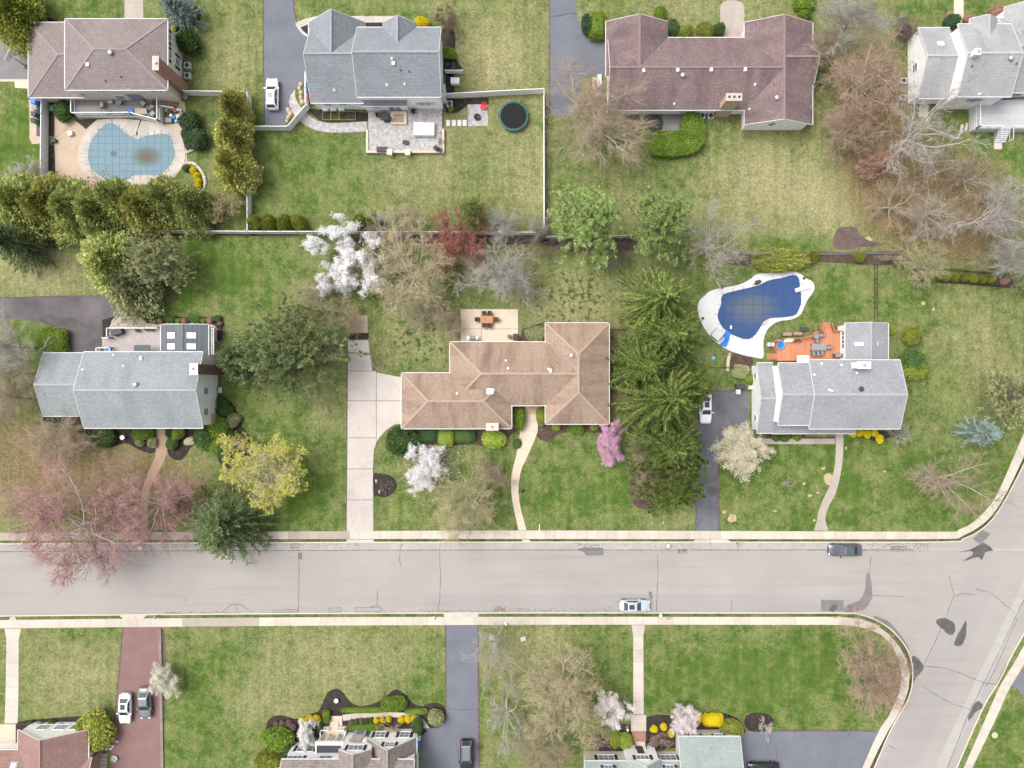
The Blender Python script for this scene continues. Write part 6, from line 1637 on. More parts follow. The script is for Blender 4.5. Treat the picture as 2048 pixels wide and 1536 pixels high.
gI(0, 'hedge', 0, 880, 1210, 135, 30, .8, 'hedge', 'clipped green hedge under the bay window', rot=0); gI(0, 'hedge', 1, 565, 1120, 30, 50, .8, 'hedge', 'clipped hedge left of the entry walk', rot=0); gI(0, 'shrub', 0, 512, 1215, 24, 50, 1., 'box', 'tall green shrub right of the blossoming tree at the facade', rot=0)
gI(0, 'hedge', 2, 860, 1070, 165, 20, .7, 'hedge', 'long low clipped hedge above the curved walk, left length', rot=0); gI(0, 'hedge', 0, 1280, 1080, 85, 20, .7, 'hedge', 'low clipped hedge above the curved walk, right length', rot=0)
gI(0, 'loose', 1, 1115, 1025, 92, 58, 1.4, 'hedge', 'leafy green shrub in the middle of the curved bed', rot=0); gI(0, 'shrub', 1, 1440, 1130, 60, 62, 1.8, 'olive', 'round olive shrub at the drive end of the curved bed', rot=0); gI(0, 'shrub', 2, 1295, 1195, 44, 64, 1.6, 'box', 'dark green shrub at the corner of the big driftwood gable', rot=0)
plant('twiggy', 0, 782, 1458, 36, 26, 1.6, 'bare twiggy shrub before the big driftwood gable', (B['tan'], B['tan']), None, 'shrub', 'bare_shrub')
def gJ(k, v, x, y, rx, ry, h, lf, nm, **kw): sh(k, v, 1024 + x / 4, 1152 + y / 4, rx / 4, ry / 4, h, lf, nm, **kw)
gJ('shrub', 0, 905, 1315, 56, 62, 1.4, 'lime', 'round lime-green shrub left of the brick steps'); gJ('shrub', 1, 820, 1290, 40, 78, 1.5, 'lime', 'taller lime-green shrub behind the round one by the brick steps', rot=0)
gJ('loose', 2, 755, 1235, 60, 46, 1.1, 'olive', 'pale olive shrub under the magnolia')
for i, (x, y) in enumerate(((1137, 1220), (1212, 1203), (1272, 1255))): gJ('shrub', i, x, y, 27, 27, .7, 'forsythia', ORD[i] + ' small yellow ball from the left beside the brick steps', group='small yellow balls by the brick steps')
gJ('shrub', 2, 1140, 1320, 40, 40, .9, 'plumleaf', 'rusty round shrub beside the brick landing'); gJ('hedge', 0, 1605, 1146, 76, 46, 1.2, 'forsythia', 'wide clipped yellow forsythia before the green-roofed wing', 'forsythia', 'forsythia', rot=0) if False else sh('hedge', 0, 1024 + 1605 / 4, 1152 + 1146 / 4, 19, 11.5, 1.2, 'forsythia', 'wide clipped yellow forsythia before the green-roofed wing', 'forsythia', 'forsythia', rot=0)
sh('shrub', 1, 1024 + 1475 / 4, 1152 + 1130 / 4, 9, 11, 1., 'forsythia', 'yellow forsythia half hidden by the blush-white tree', 'forsythia', 'forsythia', rot=0)
gJ('loose', 0, 1755, 1215, 84, 72, 1.7, 'arb', 'bronze-green bush at the corner of the green-roofed wing')
plant('twiggy', 1, 1322, 1478, 26, 20, 1.4, 'bare twiggy shrub right of the brick landing', (B['tan'], B['tan']), None, 'shrub', 'bare_shrub')
plant('twiggy', 0, 1535, 1455, 20, 26, 1.6, 'bare pale twiggy shrub on the dark round bed', (B['pale'], B['pale']), None, 'shrub', 'bare_shrub')
plant('twiggy', 1, 1195, 1484, 34, 22, 1.8, 'reddish bare shrub left of the lime-green shrubs', (B['rose'], B['tan']), None, 'shrub', 'bare_shrub')

# ================================================================== GARDENS, POOLS, DECKS, FENCES
def bed(pts, m='mulch', n=4, z=ZL + .028):
    return sheet('mulch_bed', pts, z, M[m], lawn, smooth_n=n, thick=.05)
bed(Q(0,768,[(350,250),(660,250),(680,350),(1250,350),(1252,545),(1150,540),(1070,500),(1000,472),(870,512),(760,470),(700,400),(550,372),(400,330)]), n=2)
bed(Q(0,768,[(1335,350),(1635,340),(1735,290),(1735,100),(1800,105),(1880,180),(1940,330),(2010,470),(1900,620),(1760,600),(1680,520),(1560,480),(1500,560),(1450,610),(1370,590),(1340,520)]), n=2)
bed(Q(512,768,[(1165,325),(2045,340),(2045,400),(1920,522),(1850,505),(1740,480),(1600,492),(1450,485),(1300,480),(1200,365)]), 'mulch_br', 2)
bed(Q(1024,768,[(200,320),(780,315),(720,390),(560,382),(400,392),(340,430),(270,460),(200,420)]), 'mulch_br', 2)
bed(Q(512,768,[(938,725),(1000,715),(1080,735),(1128,790),(1110,860),(1040,905),(970,895),(942,880)]))
bed(Q(512,1152,[(80,1210),(115,1135),(200,1110),(320,1140),(420,1105),(500,1080),(540,1000),(575,930),(640,898),(700,930),(750,1000),(830,1038),(930,1022),(1020,980),(1090,915),(1140,908),(1210,960),(1250,1012),(1330,1040),(1420,1008),(1510,1040),(1516,1130),(1480,1200),(1400,1215),(1340,1210),(1330,1270),(700,1300),(480,1290),(300,1400),(80,1400)]), n=2)
bed(Q(1024,1152,[(1075,1125),(1270,1112),(1450,1090),(1720,1098),(1830,1180),(1825,1290),(1320,1300),(1320,1370),(1085,1360)]), n=2)
bed(Q(1024,1152,[(780,1200),(945,1190),(950,1390),(640,1390),(680,1290)]), n=2)
bed(Q(1024,1152,[(1855,1170),(1880,1110),(1960,1090),(2060,1110),(2090,1170),(2040,1235),(1900,1236)]))
bed(Q(0,1152,[(150,1165),(350,1140),(700,1115),(770,1130),(720,1250),(180,1250)]), n=2)
bed(Q(480,0,[(545,868),(640,880),(1020,905),(1020,972),(690,978),(600,935)]), n=2)
bed(Q(480,0,[(480,225),(540,195),(580,195),(580,300),(545,298),(500,262)]), n=1); bed(Q(480,0,[(1000,185),(1140,185),(1140,225),(1000,225)]), n=1)
bed(Q(480,0,[(1612,250),(1700,240),(1725,320),(1720,460),(1785,560),(1740,590),(1620,590)]), n=2); bed(Q(480,0,[(1645,595),(1705,595),(1720,740),(1645,745)]), n=1)
bed(Q(480,0,[(1645,795),(1800,790),(1990,782),(1990,838),(1830,838),(1740,905),(1645,905)]), n=1)
bed(Q(0,0,[(392,825),(440,825),(440,1090),(392,1090)]), n=1); bed(Q(0,0,[(394,1160),(440,1165),(448,1400),(470,1540),(394,1540)]), n=1)
bed(Q(0,0,[(1450,1045),(1560,1050),(1610,1190),(1500,1210),(1470,1130)]), n=2); bed(Q(0,0,[(600,960),(780,955),(690,1035)]), n=1)
bed(Q(0,0,[(1360,30),(1580,60),(1600,170),(1480,250),(1360,230)]), n=2); bed(Q(0,0,[(360,130),(500,180),(500,200),(360,200)]), n=1)
bed(Q(1536,384,[(515,400),(555,300),(640,278),(705,290),(740,350),(850,405),(960,410),(880,432),(740,442),(640,462),(545,458)]), 'soil', 3)
bed(Q(1536,384,[(250,488),(700,482),(1110,480),(1100,560),(900,590),(600,572),(420,562),(260,560)]), 'mulch_br', 2)
bed(Q(1024,384,[(1720,500),(2048,510),(2048,580),(1800,590),(1700,560)]), 'mulch_br', 2)
bed(Q(1024,768,[(940,790),(1000,720),(1100,830),(1100,920),(1160,990),(1050,1002),(965,950)]), 'mulch_br', 3)
bed(Q(1024,384,[(1740,1290),(1870,1310),(1930,1340),(1900,1420),(1790,1440),(1740,1380)]), 'mulch_br', 2)
bed(Q(1024,384,[(80,1100),(250,1040),(270,1190),(60,1190)]), 'mulch_br', 1)
bed(Q(0,384,[(860,335),(2048,335),(2048,352),(860,352)]), 'mulch_br', 1); bed([(505,467.5),(600,468),(600,472),(505,472)], 'mulch_br', 1)
bed([(730,468),(1085,470),(1085,486),(990,490),(880,486),(780,492),(730,490)], 'mulch_br', 2); bed([(1090,477),(1260,477),(1270,500),(1180,506),(1100,496)], 'mulch_br', 2)
bed(Q(1536,384,[(1160,640),(1300,635),(1560,660),(1800,680),(1960,690),(1960,760),(1700,748),(1400,725),(1165,715)]), 'mulch_br', 1)
bed(Q(1536,768,[(640,395),(1060,362),(1050,400),(930,440),(860,460),(700,415)]), n=1); bed(Q(1536,768,[(-20,398),(535,398),(535,436),(-20,436)]), 'mulch_br', 1)
bed(Q(0,384,[(1180,1000),(1770,1000),(1790,1050),(1780,1190),(1740,1190),(1735,1060),(1180,1050)]), 'mulch', 1)
bed([(205,640),(232,632),(222,655),(215,690),(208,700)], 'mulch', 1)
bed(Q(0,1152,[(1300,430),(1322,430),(1340,900),(1322,1120),(1302,1120)]), 'soil', 1)
# pebbles beside the taupe deck
peb = MB(); rnd = random.Random(4)
pol = [Vector(W(*p)) for p in Q(0,384,[(930,998),(1130,995),(1180,1052),(1700,1048),(1738,1095),(1738,1200),(1640,1080),(880,1082),(900,1035)])]
sheet('pebble_bed', Q(0,384,[(930,998),(1130,995),(1180,1052),(1700,1048),(1738,1095),(1738,1200),(1640,1080),(880,1082),(900,1035)]), ZL+.03, M['gravel'], lawn)
x0, x1, y0, y1 = min(p.x for p in pol), max(p.x for p in pol), min(p.y for p in pol), max(p.y for p in pol)
k = 0
while k < 700:
    x, y = rnd.uniform(x0, x1), rnd.uniform(y0, y1)
    if not inside(x, y, pol): continue
    r = rnd.uniform(.05, .13); peb.lathe(x, y, [(r, ZL + .02), (r * .9, ZL + .02 + r * .5), (r * .4, ZL + .02 + r * .8)], 6); k += 1
o = peb.build('river_pebbles', M['stone']); tag(o, 'pale river pebbles spread around the taupe deck', 'pebbles', kind='stuff')
# fallen petals under the white tree
pet = MB()
for _ in range(700):
    a, r = rnd.uniform(0, 6.28), abs(rnd.gauss(0, 1)) * 34 + 8; px, py = 868 + r * math.cos(a), 922 + r * math.sin(a) * .9
    x, y = W(px, py); s = rnd.uniform(.03, .07); pet.add([(x - s, y, ZL + .03), (x, y - s, ZL + .05), (x + s, y, ZL + .03), (x, y + s, ZL + .045)], [(0, 1, 2, 3)])
o = pet.build('fallen_petals', LF['white']); tag(o, 'white petals scattered on the lawn under the blossoming tree', 'petals', kind='stuff')
wd = MB()
for cx, cy, rr, n_ in ((590, 640, 60, 40), (1040, 990, 160, 90), (1150, 1040, 90, 80), (690, 580, 90, 60), (1620, 940, 100, 40)):
    for _ in range(n_):
        x, y = W(rnd.gauss(cx, rr), rnd.gauss(cy, rr * .5)); s = rnd.uniform(.02, .045)
        if (768 - y / S) < 1058: wd.add([(x - s, y, ZL + .05), (x, y - s, ZL + .06), (x + s, y, ZL + .05), (x, y + s, ZL + .055)], [(0, 1, 2, 3)])
o = wd.build('lawn_flowers', LF['white']); tag(o, 'tiny white flowers dotted through the lawns', 'flowers', kind='stuff')

def blob(px, py, rx, ry, h, m, name, parent=None, seed=0, z=ZL):
    """a rounded stone"""
    r_ = random.Random(seed + int(px * 3 + py)); b = MB(); n = 9; x, y = W(px, py); rx *= S; ry *= S; rings = ((1, 0), (1.02, .35), (.8, .8), (.35, 1.))
    ja = [r_.uniform(.8, 1.15) for _ in range(n)]
    V = [(x + rx * f * ja[i] * math.cos(6.283 * i / n), y + ry * f * ja[i] * math.sin(6.283 * i / n), z + h * t) for f, t in rings for i in range(n)]
    F = [(k * n + i, k * n + (i + 1) % n, (k + 1) * n + (i + 1) % n, (k + 1) * n + i) for k in range(3) for i in range(n)] + [tuple(27 + i for i in range(n))]
    b.add(V, F); return b.build(name, m, parent, True)

# ---- fences
def vinyl_fence(pts, label, h=1.75, m=None, panel=2.4):
    m = m or M['vinyl']; w = [Vector((*W(*p), 0)) for p in pts]
    t = thing('vinyl_fence', label, 'fence', w[0])
    for a, c in zip(w, w[1:]):
        L = (c - a).length; k = max(1, round(L / panel)); d = (c - a) / k
        for i in range(k):
            p, q = a + d * i - w[0], a + d * (i + 1) - w[0]
            b = MB(); u = Vector((0, 0, 1))
            b.bar(p + u * (h / 2 + .05), q + u * (h / 2 + .05), .045, h - .12); b.bar(p + u * h, q + u * h, .09, .10); b.bar(p + u * .12, q + u * .12, .085, .15)
            b.build('panel', m, t)
            MB().box(p.x - .065, p.x + .065, p.y - .065, p.y + .065, 0, h + .12).lathe(p.x, p.y, [(.095, h + .12), (.095, h + .15), (.02, h + .22)], 4).build('post', m, t)
        MB().box(q.x - .066, q.x + .066, q.y - .066, q.y + .066, 0, h + .121).build('post', m, t)
    return t
vinyl_fence([(218, 466), (502, 467.5), (1088, 469.5)], 'long white vinyl back fence behind the pool and slate-grey house gardens')
vinyl_fence([(1092, 477), (1264, 475)], 'short white vinyl fence length behind the two light green pines', 1.5)
vinyl_fence([(503, 194), (503, 262), (503, 464)], 'white vinyl side fence right of the golden arborvitae column')
vinyl_fence([(378, 191), (494, 193)], 'white vinyl fence between the brick chimney and the golden arborvitae')
vinyl_fence([(506, 261), (582, 261), (619, 218)], 'white vinyl fence closing off the end of the grey driveway')
vinyl_fence([(617, 155), (617, 214)], 'white vinyl screen at the left wall of the slate-grey house')
vinyl_fence([(892, 197), (1087, 187), (1087.5, 466)], 'white vinyl fence around the trampoline garden')
vinyl_fence([(98, 204), (97, 300), (96, 384)], 'wide white vinyl fence left of the pale blue pool')
vinyl_fence([(892, 147.5), (926, 147.5)], 'tiny white vinyl screen beside the slate-grey house', 1.2)
def metal_fence(pts, label, h=1.2, m=None, sec=2.4, dens=.14):
    m = m or M['black']; w = [Vector((*W(*p), 0)) for p in pts]; t = thing('metal_fence', label, 'fence', w[0]); u = Vector((0, 0, 1))
    for a, c in zip(w, w[1:]):
        L = (c - a).length; k = max(1, round(L / sec)); d = (c - a) / k
        for i in range(k):
            p, q = a + d * i - w[0], a + d * (i + 1) - w[0]; b = MB()
            b.bar(p + u * h, q + u * h, .04, .04); b.bar(p + u * .2, q + u * .2, .04, .04); n = max(2, int(d.length / dens))
            for j in range(1, n): r = p.lerp(q, j / n); b.bar(r + u * .1, r + u * (h + .08), .018, .018)
            b.build('fence_section', m, t); MB().box(p.x - .035, p.x + .035, p.y - .035, p.y + .035, 0, h + .15).build('post', m, t)
        MB().box(q.x - .036, q.x + .036, q.y - .036, q.y + .036, 0, h + .151).build('post', m, t)
metal_fence([(1747, 532), (1747.5, 645)], 'black metal fence between the pool garden and the open right lawn')
metal_fence([(1827, 563), (1826, 540), (1900, 541), (2024, 552)], 'upper black metal fence of the long narrow garden bed')
metal_fence([(1827.5, 563.5), (1920, 567), (2026, 577)], 'lower black metal fence of the long narrow garden bed')
metal_fence([(1462, 509), (1600, 510), (1800, 507)], 'thin wire fence along the lot line above the dark blue pool', 1.1, M['grey'], 3., .5)
metal_fence([(1219, 659), (1249, 659)], 'short dark fence between the centre house and the spruces', 1.1, M['dark'], 1.2)
metal_fence([(1421, 735), (1475, 735)], 'short dark fence between the spruces and the stepping stones', 1.1, M['dark'], 2., .2)
metal_fence([(1857, 255), (1850, 243), (1863, 226)], 'white wire border panel at the deck garden, left', .5, M['trim'], 2., .6)
metal_fence([(1853, 257), (1912, 279), (1917, 268)], 'white wire border panel at the deck garden, lower', .5, M['trim'], 2., .6)
rw = thing('retaining_wall', 'low stone retaining wall along the red driveway', 'wall', (0, 0, 0))
for i in range(18):
    y0_ = 1256 + i * 15.8; pts = [(318.5 + i * .28, y0_), (324 + i * .28, y0_), (324.3 + i * .28, y0_ + 15.4), (318.8 + i * .28, y0_ + 15.4)]
    MB().prism(w2(pts), -.05, .32 + (i % 3) * .015).build('stone_block', M['timber'], rw)

# ---- pools
def radial_coping(name, inner, outer, m, pieces, z, par):
    inn = [Vector(W(*p)) for p in spline(inner, 8)]; out = [Vector(W(*p)) for p in spline(outer, 6)]
    n = len(inn); area = sum(inn[i].x * inn[(i + 1) % n].y - inn[(i + 1) % n].x * inn[i].y for i in range(n)); sg = 1 if area > 0 else -1
    def hit(i):
        t = (inn[(i + 2) % n] - inn[i - 2]).normalized(); nr = Vector((t.y, -t.x)) * sg; best = None
        for a, c in zip(out, out[1:] + out[:1]):
            h = geometry.intersect_line_line_2d(inn[i], inn[i] + nr * 9, a, c)
            if h is not None:
                dd = (h - inn[i]).length
                if best is None or dd < best[0]: best = (dd, h)
        return best[1] if best else inn[i] + nr * 1.2
    step = n / pieces
    for k in range(pieces):
        i0, i1 = int(k * step), int((k + 1) * step)
        A = [inn[i % n] for i in range(i0, i1 + 1)]; Bq = [hit(i % n) for i in range(i0, i1 + 1)]
        e = .012; t0 = (A[1] - A[0]).normalized() * e; t1 = (A[-1] - A[-2]).normalized() * e
        A[0] = A[0] + t0; Bq[0] = Bq[0] + t0; A[-1] = A[-1] - t1; Bq[-1] = Bq[-1] - t1
        zz = z + (k % 4) * .0035; V = [(p.x, p.y, zz) for p in A] + [(p.x, p.y, zz) for p in Bq]; m_ = len(A)
        V += [(p.x, p.y, z - .08) for p in A] + [(p.x, p.y, z - .08) for p in Bq]
        F = [(i, i + 1, m_ + i + 1, m_ + i) for i in range(m_ - 1)]
        if sg > 0: F = [f[::-1] for f in F]
        F += [(m_ + i, m_ + i + 1, 3 * m_ + i + 1, 3 * m_ + i) for i in range(m_ - 1)] + [(i + 1, i, 2 * m_ + i, 2 * m_ + i + 1) for i in range(m_ - 1)]
        pyd('coping_slab', V, F, m, par)

def covermat(name, c, c2, stains):
    m, nt, b = nmat(name); g = nd(nt, 'ShaderNodeNewGeometry').outputs['Position']
    n2 = noise(nt, g, 1.1, 5, .7); col = mixc(nt, mrange(nt, n2, .3, .7), c, c2); nf = noise(nt, g, 5., 4, .7)
    for (sx, sy, rx, ry, sc, amt, soft) in stains:
        mp = nd(nt, 'ShaderNodeMapping'); nt.links.new(g, mp.inputs[0]); mp.inputs['Location'].default_value = (-sx / rx, -sy / ry, 0); mp.inputs['Scale'].default_value = (1 / rx, 1 / ry, 0)
        ln = nd(nt, 'ShaderNodeVectorMath'); ln.operation = 'LENGTH'; nt.links.new(mp.outputs[0], ln.inputs[0])
        v = mth(nt, 'ADD', ln.outputs['Value'], mth(nt, 'MULTIPLY', mth(nt, 'SUBTRACT', nf, .5), .8)); col = mixc(nt, mrange(nt, v, 1 + soft, 1 - soft, 0, amt), col, sc)
    nt.links.new(col, b.inputs['Base Color']); b.inputs['Roughness'].default_value = .7; bump(nt, b, n2, .3, .05); return m
def pool(label, inner, outer, cm, copm, pieces, straps, strapm):
    t = thing('swimming_pool', label, 'pool', (0, 0, 0))
    MB().prism(w2(spline(outer, 6)), -.1, ZL + .045).build('pool_deck_bed', M['joint'] if copm is M['coping'] else copm, t)
    if pieces: radial_coping('coping', inner, outer, copm, pieces, ZL + .06, t)
    inn = spline(inner, 8); MB().prism(w2(inn), ZL + .01, ZL + .085).build('pool_cover', cm, t)
    ring = [Vector(W(*p)) for p in inn]; xs_ = [p.x for p in ring]; ys_ = [p.y for p in ring]
    def cuts(v, ax):
        r = []
        for a, c in zip(ring, ring[1:] + ring[:1]):
            p, q = (a.x, c.x) if ax == 0 else (a.y, c.y)
            if (p > v) != (q > v): s_ = (v - p) / (q - p); r.append((a.y + (c.y - a.y) * s_) if ax == 0 else (a.x + (c.x - a.x) * s_))
        return sorted(r)
    st = MB(); w_ = .022; ex = .55; Z0, Z1 = ZL + .086, ZL + .096
    v = min(xs_) + straps / 2
    while v < max(xs_):
        r = cuts(v, 0)
        for a, c in zip(r[::2], r[1::2]): st.box(v - w_, v + w_, a - ex, c + ex, Z0, Z1)
        v += straps
    v = min(ys_) + straps / 2
    while v < max(ys_):
        r = cuts(v, 1)
        for a, c in zip(r[::2], r[1::2]): st.box(a - ex, c + ex, v - w_, v + w_, Z0 + .011, Z1 + .011)
        v += straps
    st.build('straps', strapm, t); return t
pA_in = Q(0,0,[(895,988),(940,1005),(990,1050),(1045,1090),(1095,1112),(1150,1100),(1220,1082),(1320,1074),(1378,1110),(1393,1180),(1404,1240),(1370,1320),(1320,1370),(1270,1405),(1160,1403),(1075,1408),(1020,1440),(975,1456),(880,1452),(835,1428),(745,1362),(714,1290),(708,1240),(720,1170),(765,1085),(845,1000)])
pA_out = Q(0,0,[(780,968),(870,955),(960,952),(1060,960),(1200,975),(1330,1010),(1430,1060),(1465,1120),(1480,1190),(1485,1270),(1450,1350),(1390,1410),(1300,1465),(1200,1480),(1110,1475),(1030,1490),(950,1500),(860,1482),(750,1435),(680,1390),(640,1330),(625,1250),(640,1170),(680,1080),(730,1012)])
a, c, d = W(295, 313), W(229, 308), W(292, 315)
pool('kidney-shaped swimming pool under a pale blue gridded safety cover', pA_in, pA_out,
     covermat('pale_blue_cover', (.108, .178, .218), (.124, .198, .240), [(a[0], a[1], 1.9, 1.3, (.075, .085, .045), .9, .35), (d[0], d[1], .8, .45, (.085, .05, .04), .8, .3), (c[0], c[1], .5, .4, (.05, .07, .08), .8, .3)]), M['coping'], 27, 1.05, plain('strap_dark', (.075, .15, .20), .8))
pG_in = Q(1024,384,[(1700,815),(1790,790),(1900,765),(1985,740),(2040,712),(2110,695),(2150,690),(2245,665),(2290,690),(2300,760),(2310,840),(2303,910),(2260,985),(2150,1005),(2070,1010),(2010,1040),(1985,1080),(1960,1120),(1930,1155),(1890,1178),(1830,1170),(1740,1130),(1680,1080),(1645,1010),(1650,950),(1670,900),(1672,850)])
pG_out = Q(1024,384,[(1540,830),(1590,790),(1700,765),(1820,740),(1900,700),(1950,662),(2040,648),(2150,650),(2250,635),(2310,660),(2350,690),(2400,720),(2418,765),(2400,810),(2360,865),(2330,930),(2300,985),(2230,1020),(2130,1035),(2070,1070),(2030,1120),(2008,1200),(2005,1325),(1930,1320),(1830,1300),(1720,1260),(1620,1190),(1550,1110),(1500,1010),(1484,920),(1500,870)])
a = W(1502, 617)
pool('free-form swimming pool under a dark blue safety cover', pG_in, pG_out, covermat('dark_blue_cover', (.014, .046, .135), (.020, .060, .165), [(a[0], a[1], 3.0, 2.0, (.085, .095, .11), .8, .5)]), M['white_conc'], 0, 1.5, plain('strap_blue', (.015, .047, .137), .8))
sheet('planting_pocket', Q(1024,384,[(1930,745),(1945,710),(1985,702),(1995,725),(1960,745)]), ZL+.075, M['mulch_br'], lawn); sheet('planting_pocket', Q(1024,384,[(1985,1075),(2010,1045),(2048,1020),(2060,1045),(2040,1065)]), ZL+.075, M['gravel'], lawn)
db = thing('diving_board', 'white diving board at the right end of the dark blue pool', 'diving board', (0, 0, 0))
p, q = Vector((*W(1588, 582), .5)), Vector((*W(1618, 573), .5)); MB().bar(p, q, .55, .06).build('board', M['trim'], db); MB().box(q.x - 1.0, q.x - .1, q.y - .45, q.y + .15, .15, .47).build('stand', M['lgrey'], db)
for px, py in ((1443, 576), (1607, 557), (1405, 637)):
    b = MB(); b.cyl(*W(px, py), ZL + .06, ZL + .2, .22, .2, 10); tag(b.build('flower_pot', M['dark']), {1443: 'dark round pot at the upper left of the dark blue pool', 1607: 'dark round pot at the upper right of the dark blue pool', 1405: 'dark round pot at the left of the dark blue pool'}[px], 'pot')
# patio of the left pool
sheet('patio', Q(0,0,[(440,880),(560,880),(600,960),(690,1035),(780,960),(1480,1000),(1490,1060),(1500,1300),(1400,1420),(1100,1490),(950,1510),(830,1590),(700,1610),(500,1590),(455,1500),(440,1300)]), ZL+.012, M['patio_tan'], None, True)
strip('control_joint', Q(0,0,[(580,1000),(440,1110)]), .05, ZL+.0165, M['joint'], lawn); strip('control_joint', Q(0,0,[(620,1390),(540,1530)]), .05, ZL+.0165, M['joint'], lawn)
sheet('patio', Q(0,0,[(1440,800),(1480,810),(1490,920),(1440,1020),(1400,1010)]), ZL+.014, M['patio_tan'], None, True)
sheet('side_pad', Q(0,0,[(232,800),(325,790),(325,1150),(260,1155),(240,1110),(240,900)]), ZL+.02, M['patio_tan'], None, True)
sheet('side_pad', Q(0,0,[(120,655),(235,655),(235,712),(125,705)]), ZL+.03, M['patio_cream'], None, True)
sheet('dark_edging', Q(0,0,[(297,790),(327,790),(327,1095),(297,1090)]), ZL+.06, M['shutter'], None, True)
arc = spline(Q(0,0,[(1500,1225),(1570,1195),(1595,1180)]), 4, False)
sw = thing('stone_edging', 'dry-laid stone edging curving round the yellow shrubs by the pool', 'wall', (0, 0, 0))
for i, (px, py) in enumerate(spline(Q(0,0,[(1490,1310),(1550,1310),(1600,1350),(1635,1410),(1645,1480),(1630,1560)]), 4, False)): blob(px, py, 4.2, 3.6, .3, M['stone'], 'stone', sw, i)
for i, (px, py) in enumerate(arc): blob(px, py, 4., 3., .3, M['stone'], 'stone', sw, i)

# ---- decks
def deck(label, pts, z, m, name='deck', skirt=None):
    t = thing(name, label, 'deck', (0, 0, 0)); w = [W(*p, z) for p in pts]
    MB().prism(w, z - .14, z).build('deck_floor', m, t); MB().prism([(x * .999, y * .999) for x, y in w], ZL - .02, z - .141).build('skirt', skirt or M['trim'], t)
    return t
zA = 1.0; dk = deck('grey rear deck with white railing above the pale blue pool', Q(0,0,[(596,798),(1285,798),(1285,980),(1065,922),(600,925)]), zA, M['deck_grey'])
rail_run(dk, [W(*p, zA) for p in Q(0,0,[(600,802),(600,922),(1065,919),(1282,976),(1282,800)])], zA)
for k in range(5): MB().box(*R(*Q(0,0,[(1295 + k * 22, 812)])[0], *Q(0,0,[(1315 + k * 22, 848)])[0], .8 - k * .16), ZL, .85 - k * .17).build('step', M['wood'], dk)
rail_run(dk, [W(*p, zA) for p in Q(0,0,[(1290,852),(1390,866)])], .4, .9)
zE = .7; dE_ = deck('taupe herringbone deck left of the skylit sunroom', Q(0,384,[(884,1092),(1285,1092),(1285,1285),(830,1285),(830,1180),(884,1172)]), zE, M['deck_taupe'])
rail_run(dE_, [W(*p, zE) for p in Q(0,384,[(848,1170),(908,1170),(884,1165),(884,1092),(1278,1092)])], zE); rail_run(dE_, [W(*p, zE) for p in Q(0,384,[(800,1275),(800,1248),(908,1248),(908,1280)])], zE)
MB().box(*R(*Q(0,384,[(830,1175)])[0], *Q(0,384,[(876,1238)])[0]), ZL, .4).build('step', M['patio_tan'], dE_)
pg = thing('pergola', 'white slatted pergola at the right side of the skylit sunroom', 'pergola', (0, 0, 0))
for i in range(4):
    x = W(416 + i * 3.6, 0, 2.6)[0]; MB().box(x - .05, x + .05, W(0, 709, 2.6)[1], W(0, 656, 2.6)[1], 2.5, 2.66).build('slat', M['trim'], pg)
for py in (657, 682, 707): MB().box(W(414.5, 0, 2.5)[0], W(429, 0, 2.5)[0], W(0, py, 2.5)[1] - .06, W(0, py, 2.5)[1] + .06, 2.36, 2.498).build('beam', M['trim'], pg)
for py in (657, 707): x, y = W(428, py, 2.4); MB().box(x - .07, x + .07, y - .07, y + .07, 0, 2.355).build('post', M['trim'], pg)
zG = .9; dG_ = deck('orange-stained wooden deck behind the grey-roofed house', Q(1536,384,[(90,1172),(300,1167),(400,1107),(585,1110),(600,1350),(75,1350),(75,1292),(58,1270),(50,1205)]), zG, M['deck_orange'], skirt=M['deck_orange'])
rail_run(dG_, [W(*p, zG) for p in Q(1536,384,[(52,1262),(54,1205),(90,1175),(300,1170),(400,1110),(420,1110)])], zG, .9, M['deck_orange']); rail_run(dG_, [W(*p, zG) for p in Q(1536,384,[(512,1112),(582,1113)])], zG, .9, M['deck_orange'])
for k in range(5): MB().box(*R(*Q(1536,384,[(425, 1100 - k * 14)])[0], *Q(1536,384,[(505, 1112 - k * 14)])[0], .6), ZL, .8 - k * .15).build('step', M['deck_orange'], dG_)
for k in range(5): MB().box(*R(*Q(1536,384,[(62 - k * 15, 1290)])[0], *Q(1536,384,[(75 - k * 15, 1340)])[0], .6), ZL, .8 - k * .15).build('step', M['deck_orange'], dG_)
rail_run(dG_, [W(*p, .5) for p in Q(1536,384,[(425,1112),(422,1042)])], .4, .9, M['deck_orange']); rail_run(dG_, [W(*p, .5) for p in Q(1536,384,[(512,1112),(495,1055)])], .4, .9, M['deck_orange'])
zD = 1.5; dD_ = deck('pale grey raised deck with white railing at the top right house', Q(1536,0,[(1660,812),(2400,770),(2400,1030),(1660,1030)]), zD, M['deck_pale'], skirt=M['siding_grey'])
rail_run(dD_, [W(*p, zD) for p in Q(1536,0,[(1662,820),(1664,1027),(1835,1027)])], zD); rail_run(dD_, [W(*p, zD) for p in Q(1536,0,[(1935,1027),(2200,1027)])], zD)
for k in range(7): MB().box(*R(*Q(1536,0,[(1840, 1030 + k * 13)])[0], *Q(1536,0,[(1930, 1046 + k * 13)])[0], 1.), ZL, 1.35 - k * .18).build('step', M['lgrey'], dD_)
for x in (1838, 1932):
    b = MB(); a, c = Vector((*W(1536 + x / 4, 258, 1.5), 2.4)), Vector((*W(1536 + x / 4, 282, .3), 1.1)); b.bar(a, c, .1, .08); b.bar(a - Vector((0, 0, .8)), c - Vector((0, 0, .8)), .06, .06); b.bar(c, c - Vector((0, 0, 1.1)), .1, .1); b.build('stair_rail', M['vinyl'], dD_)
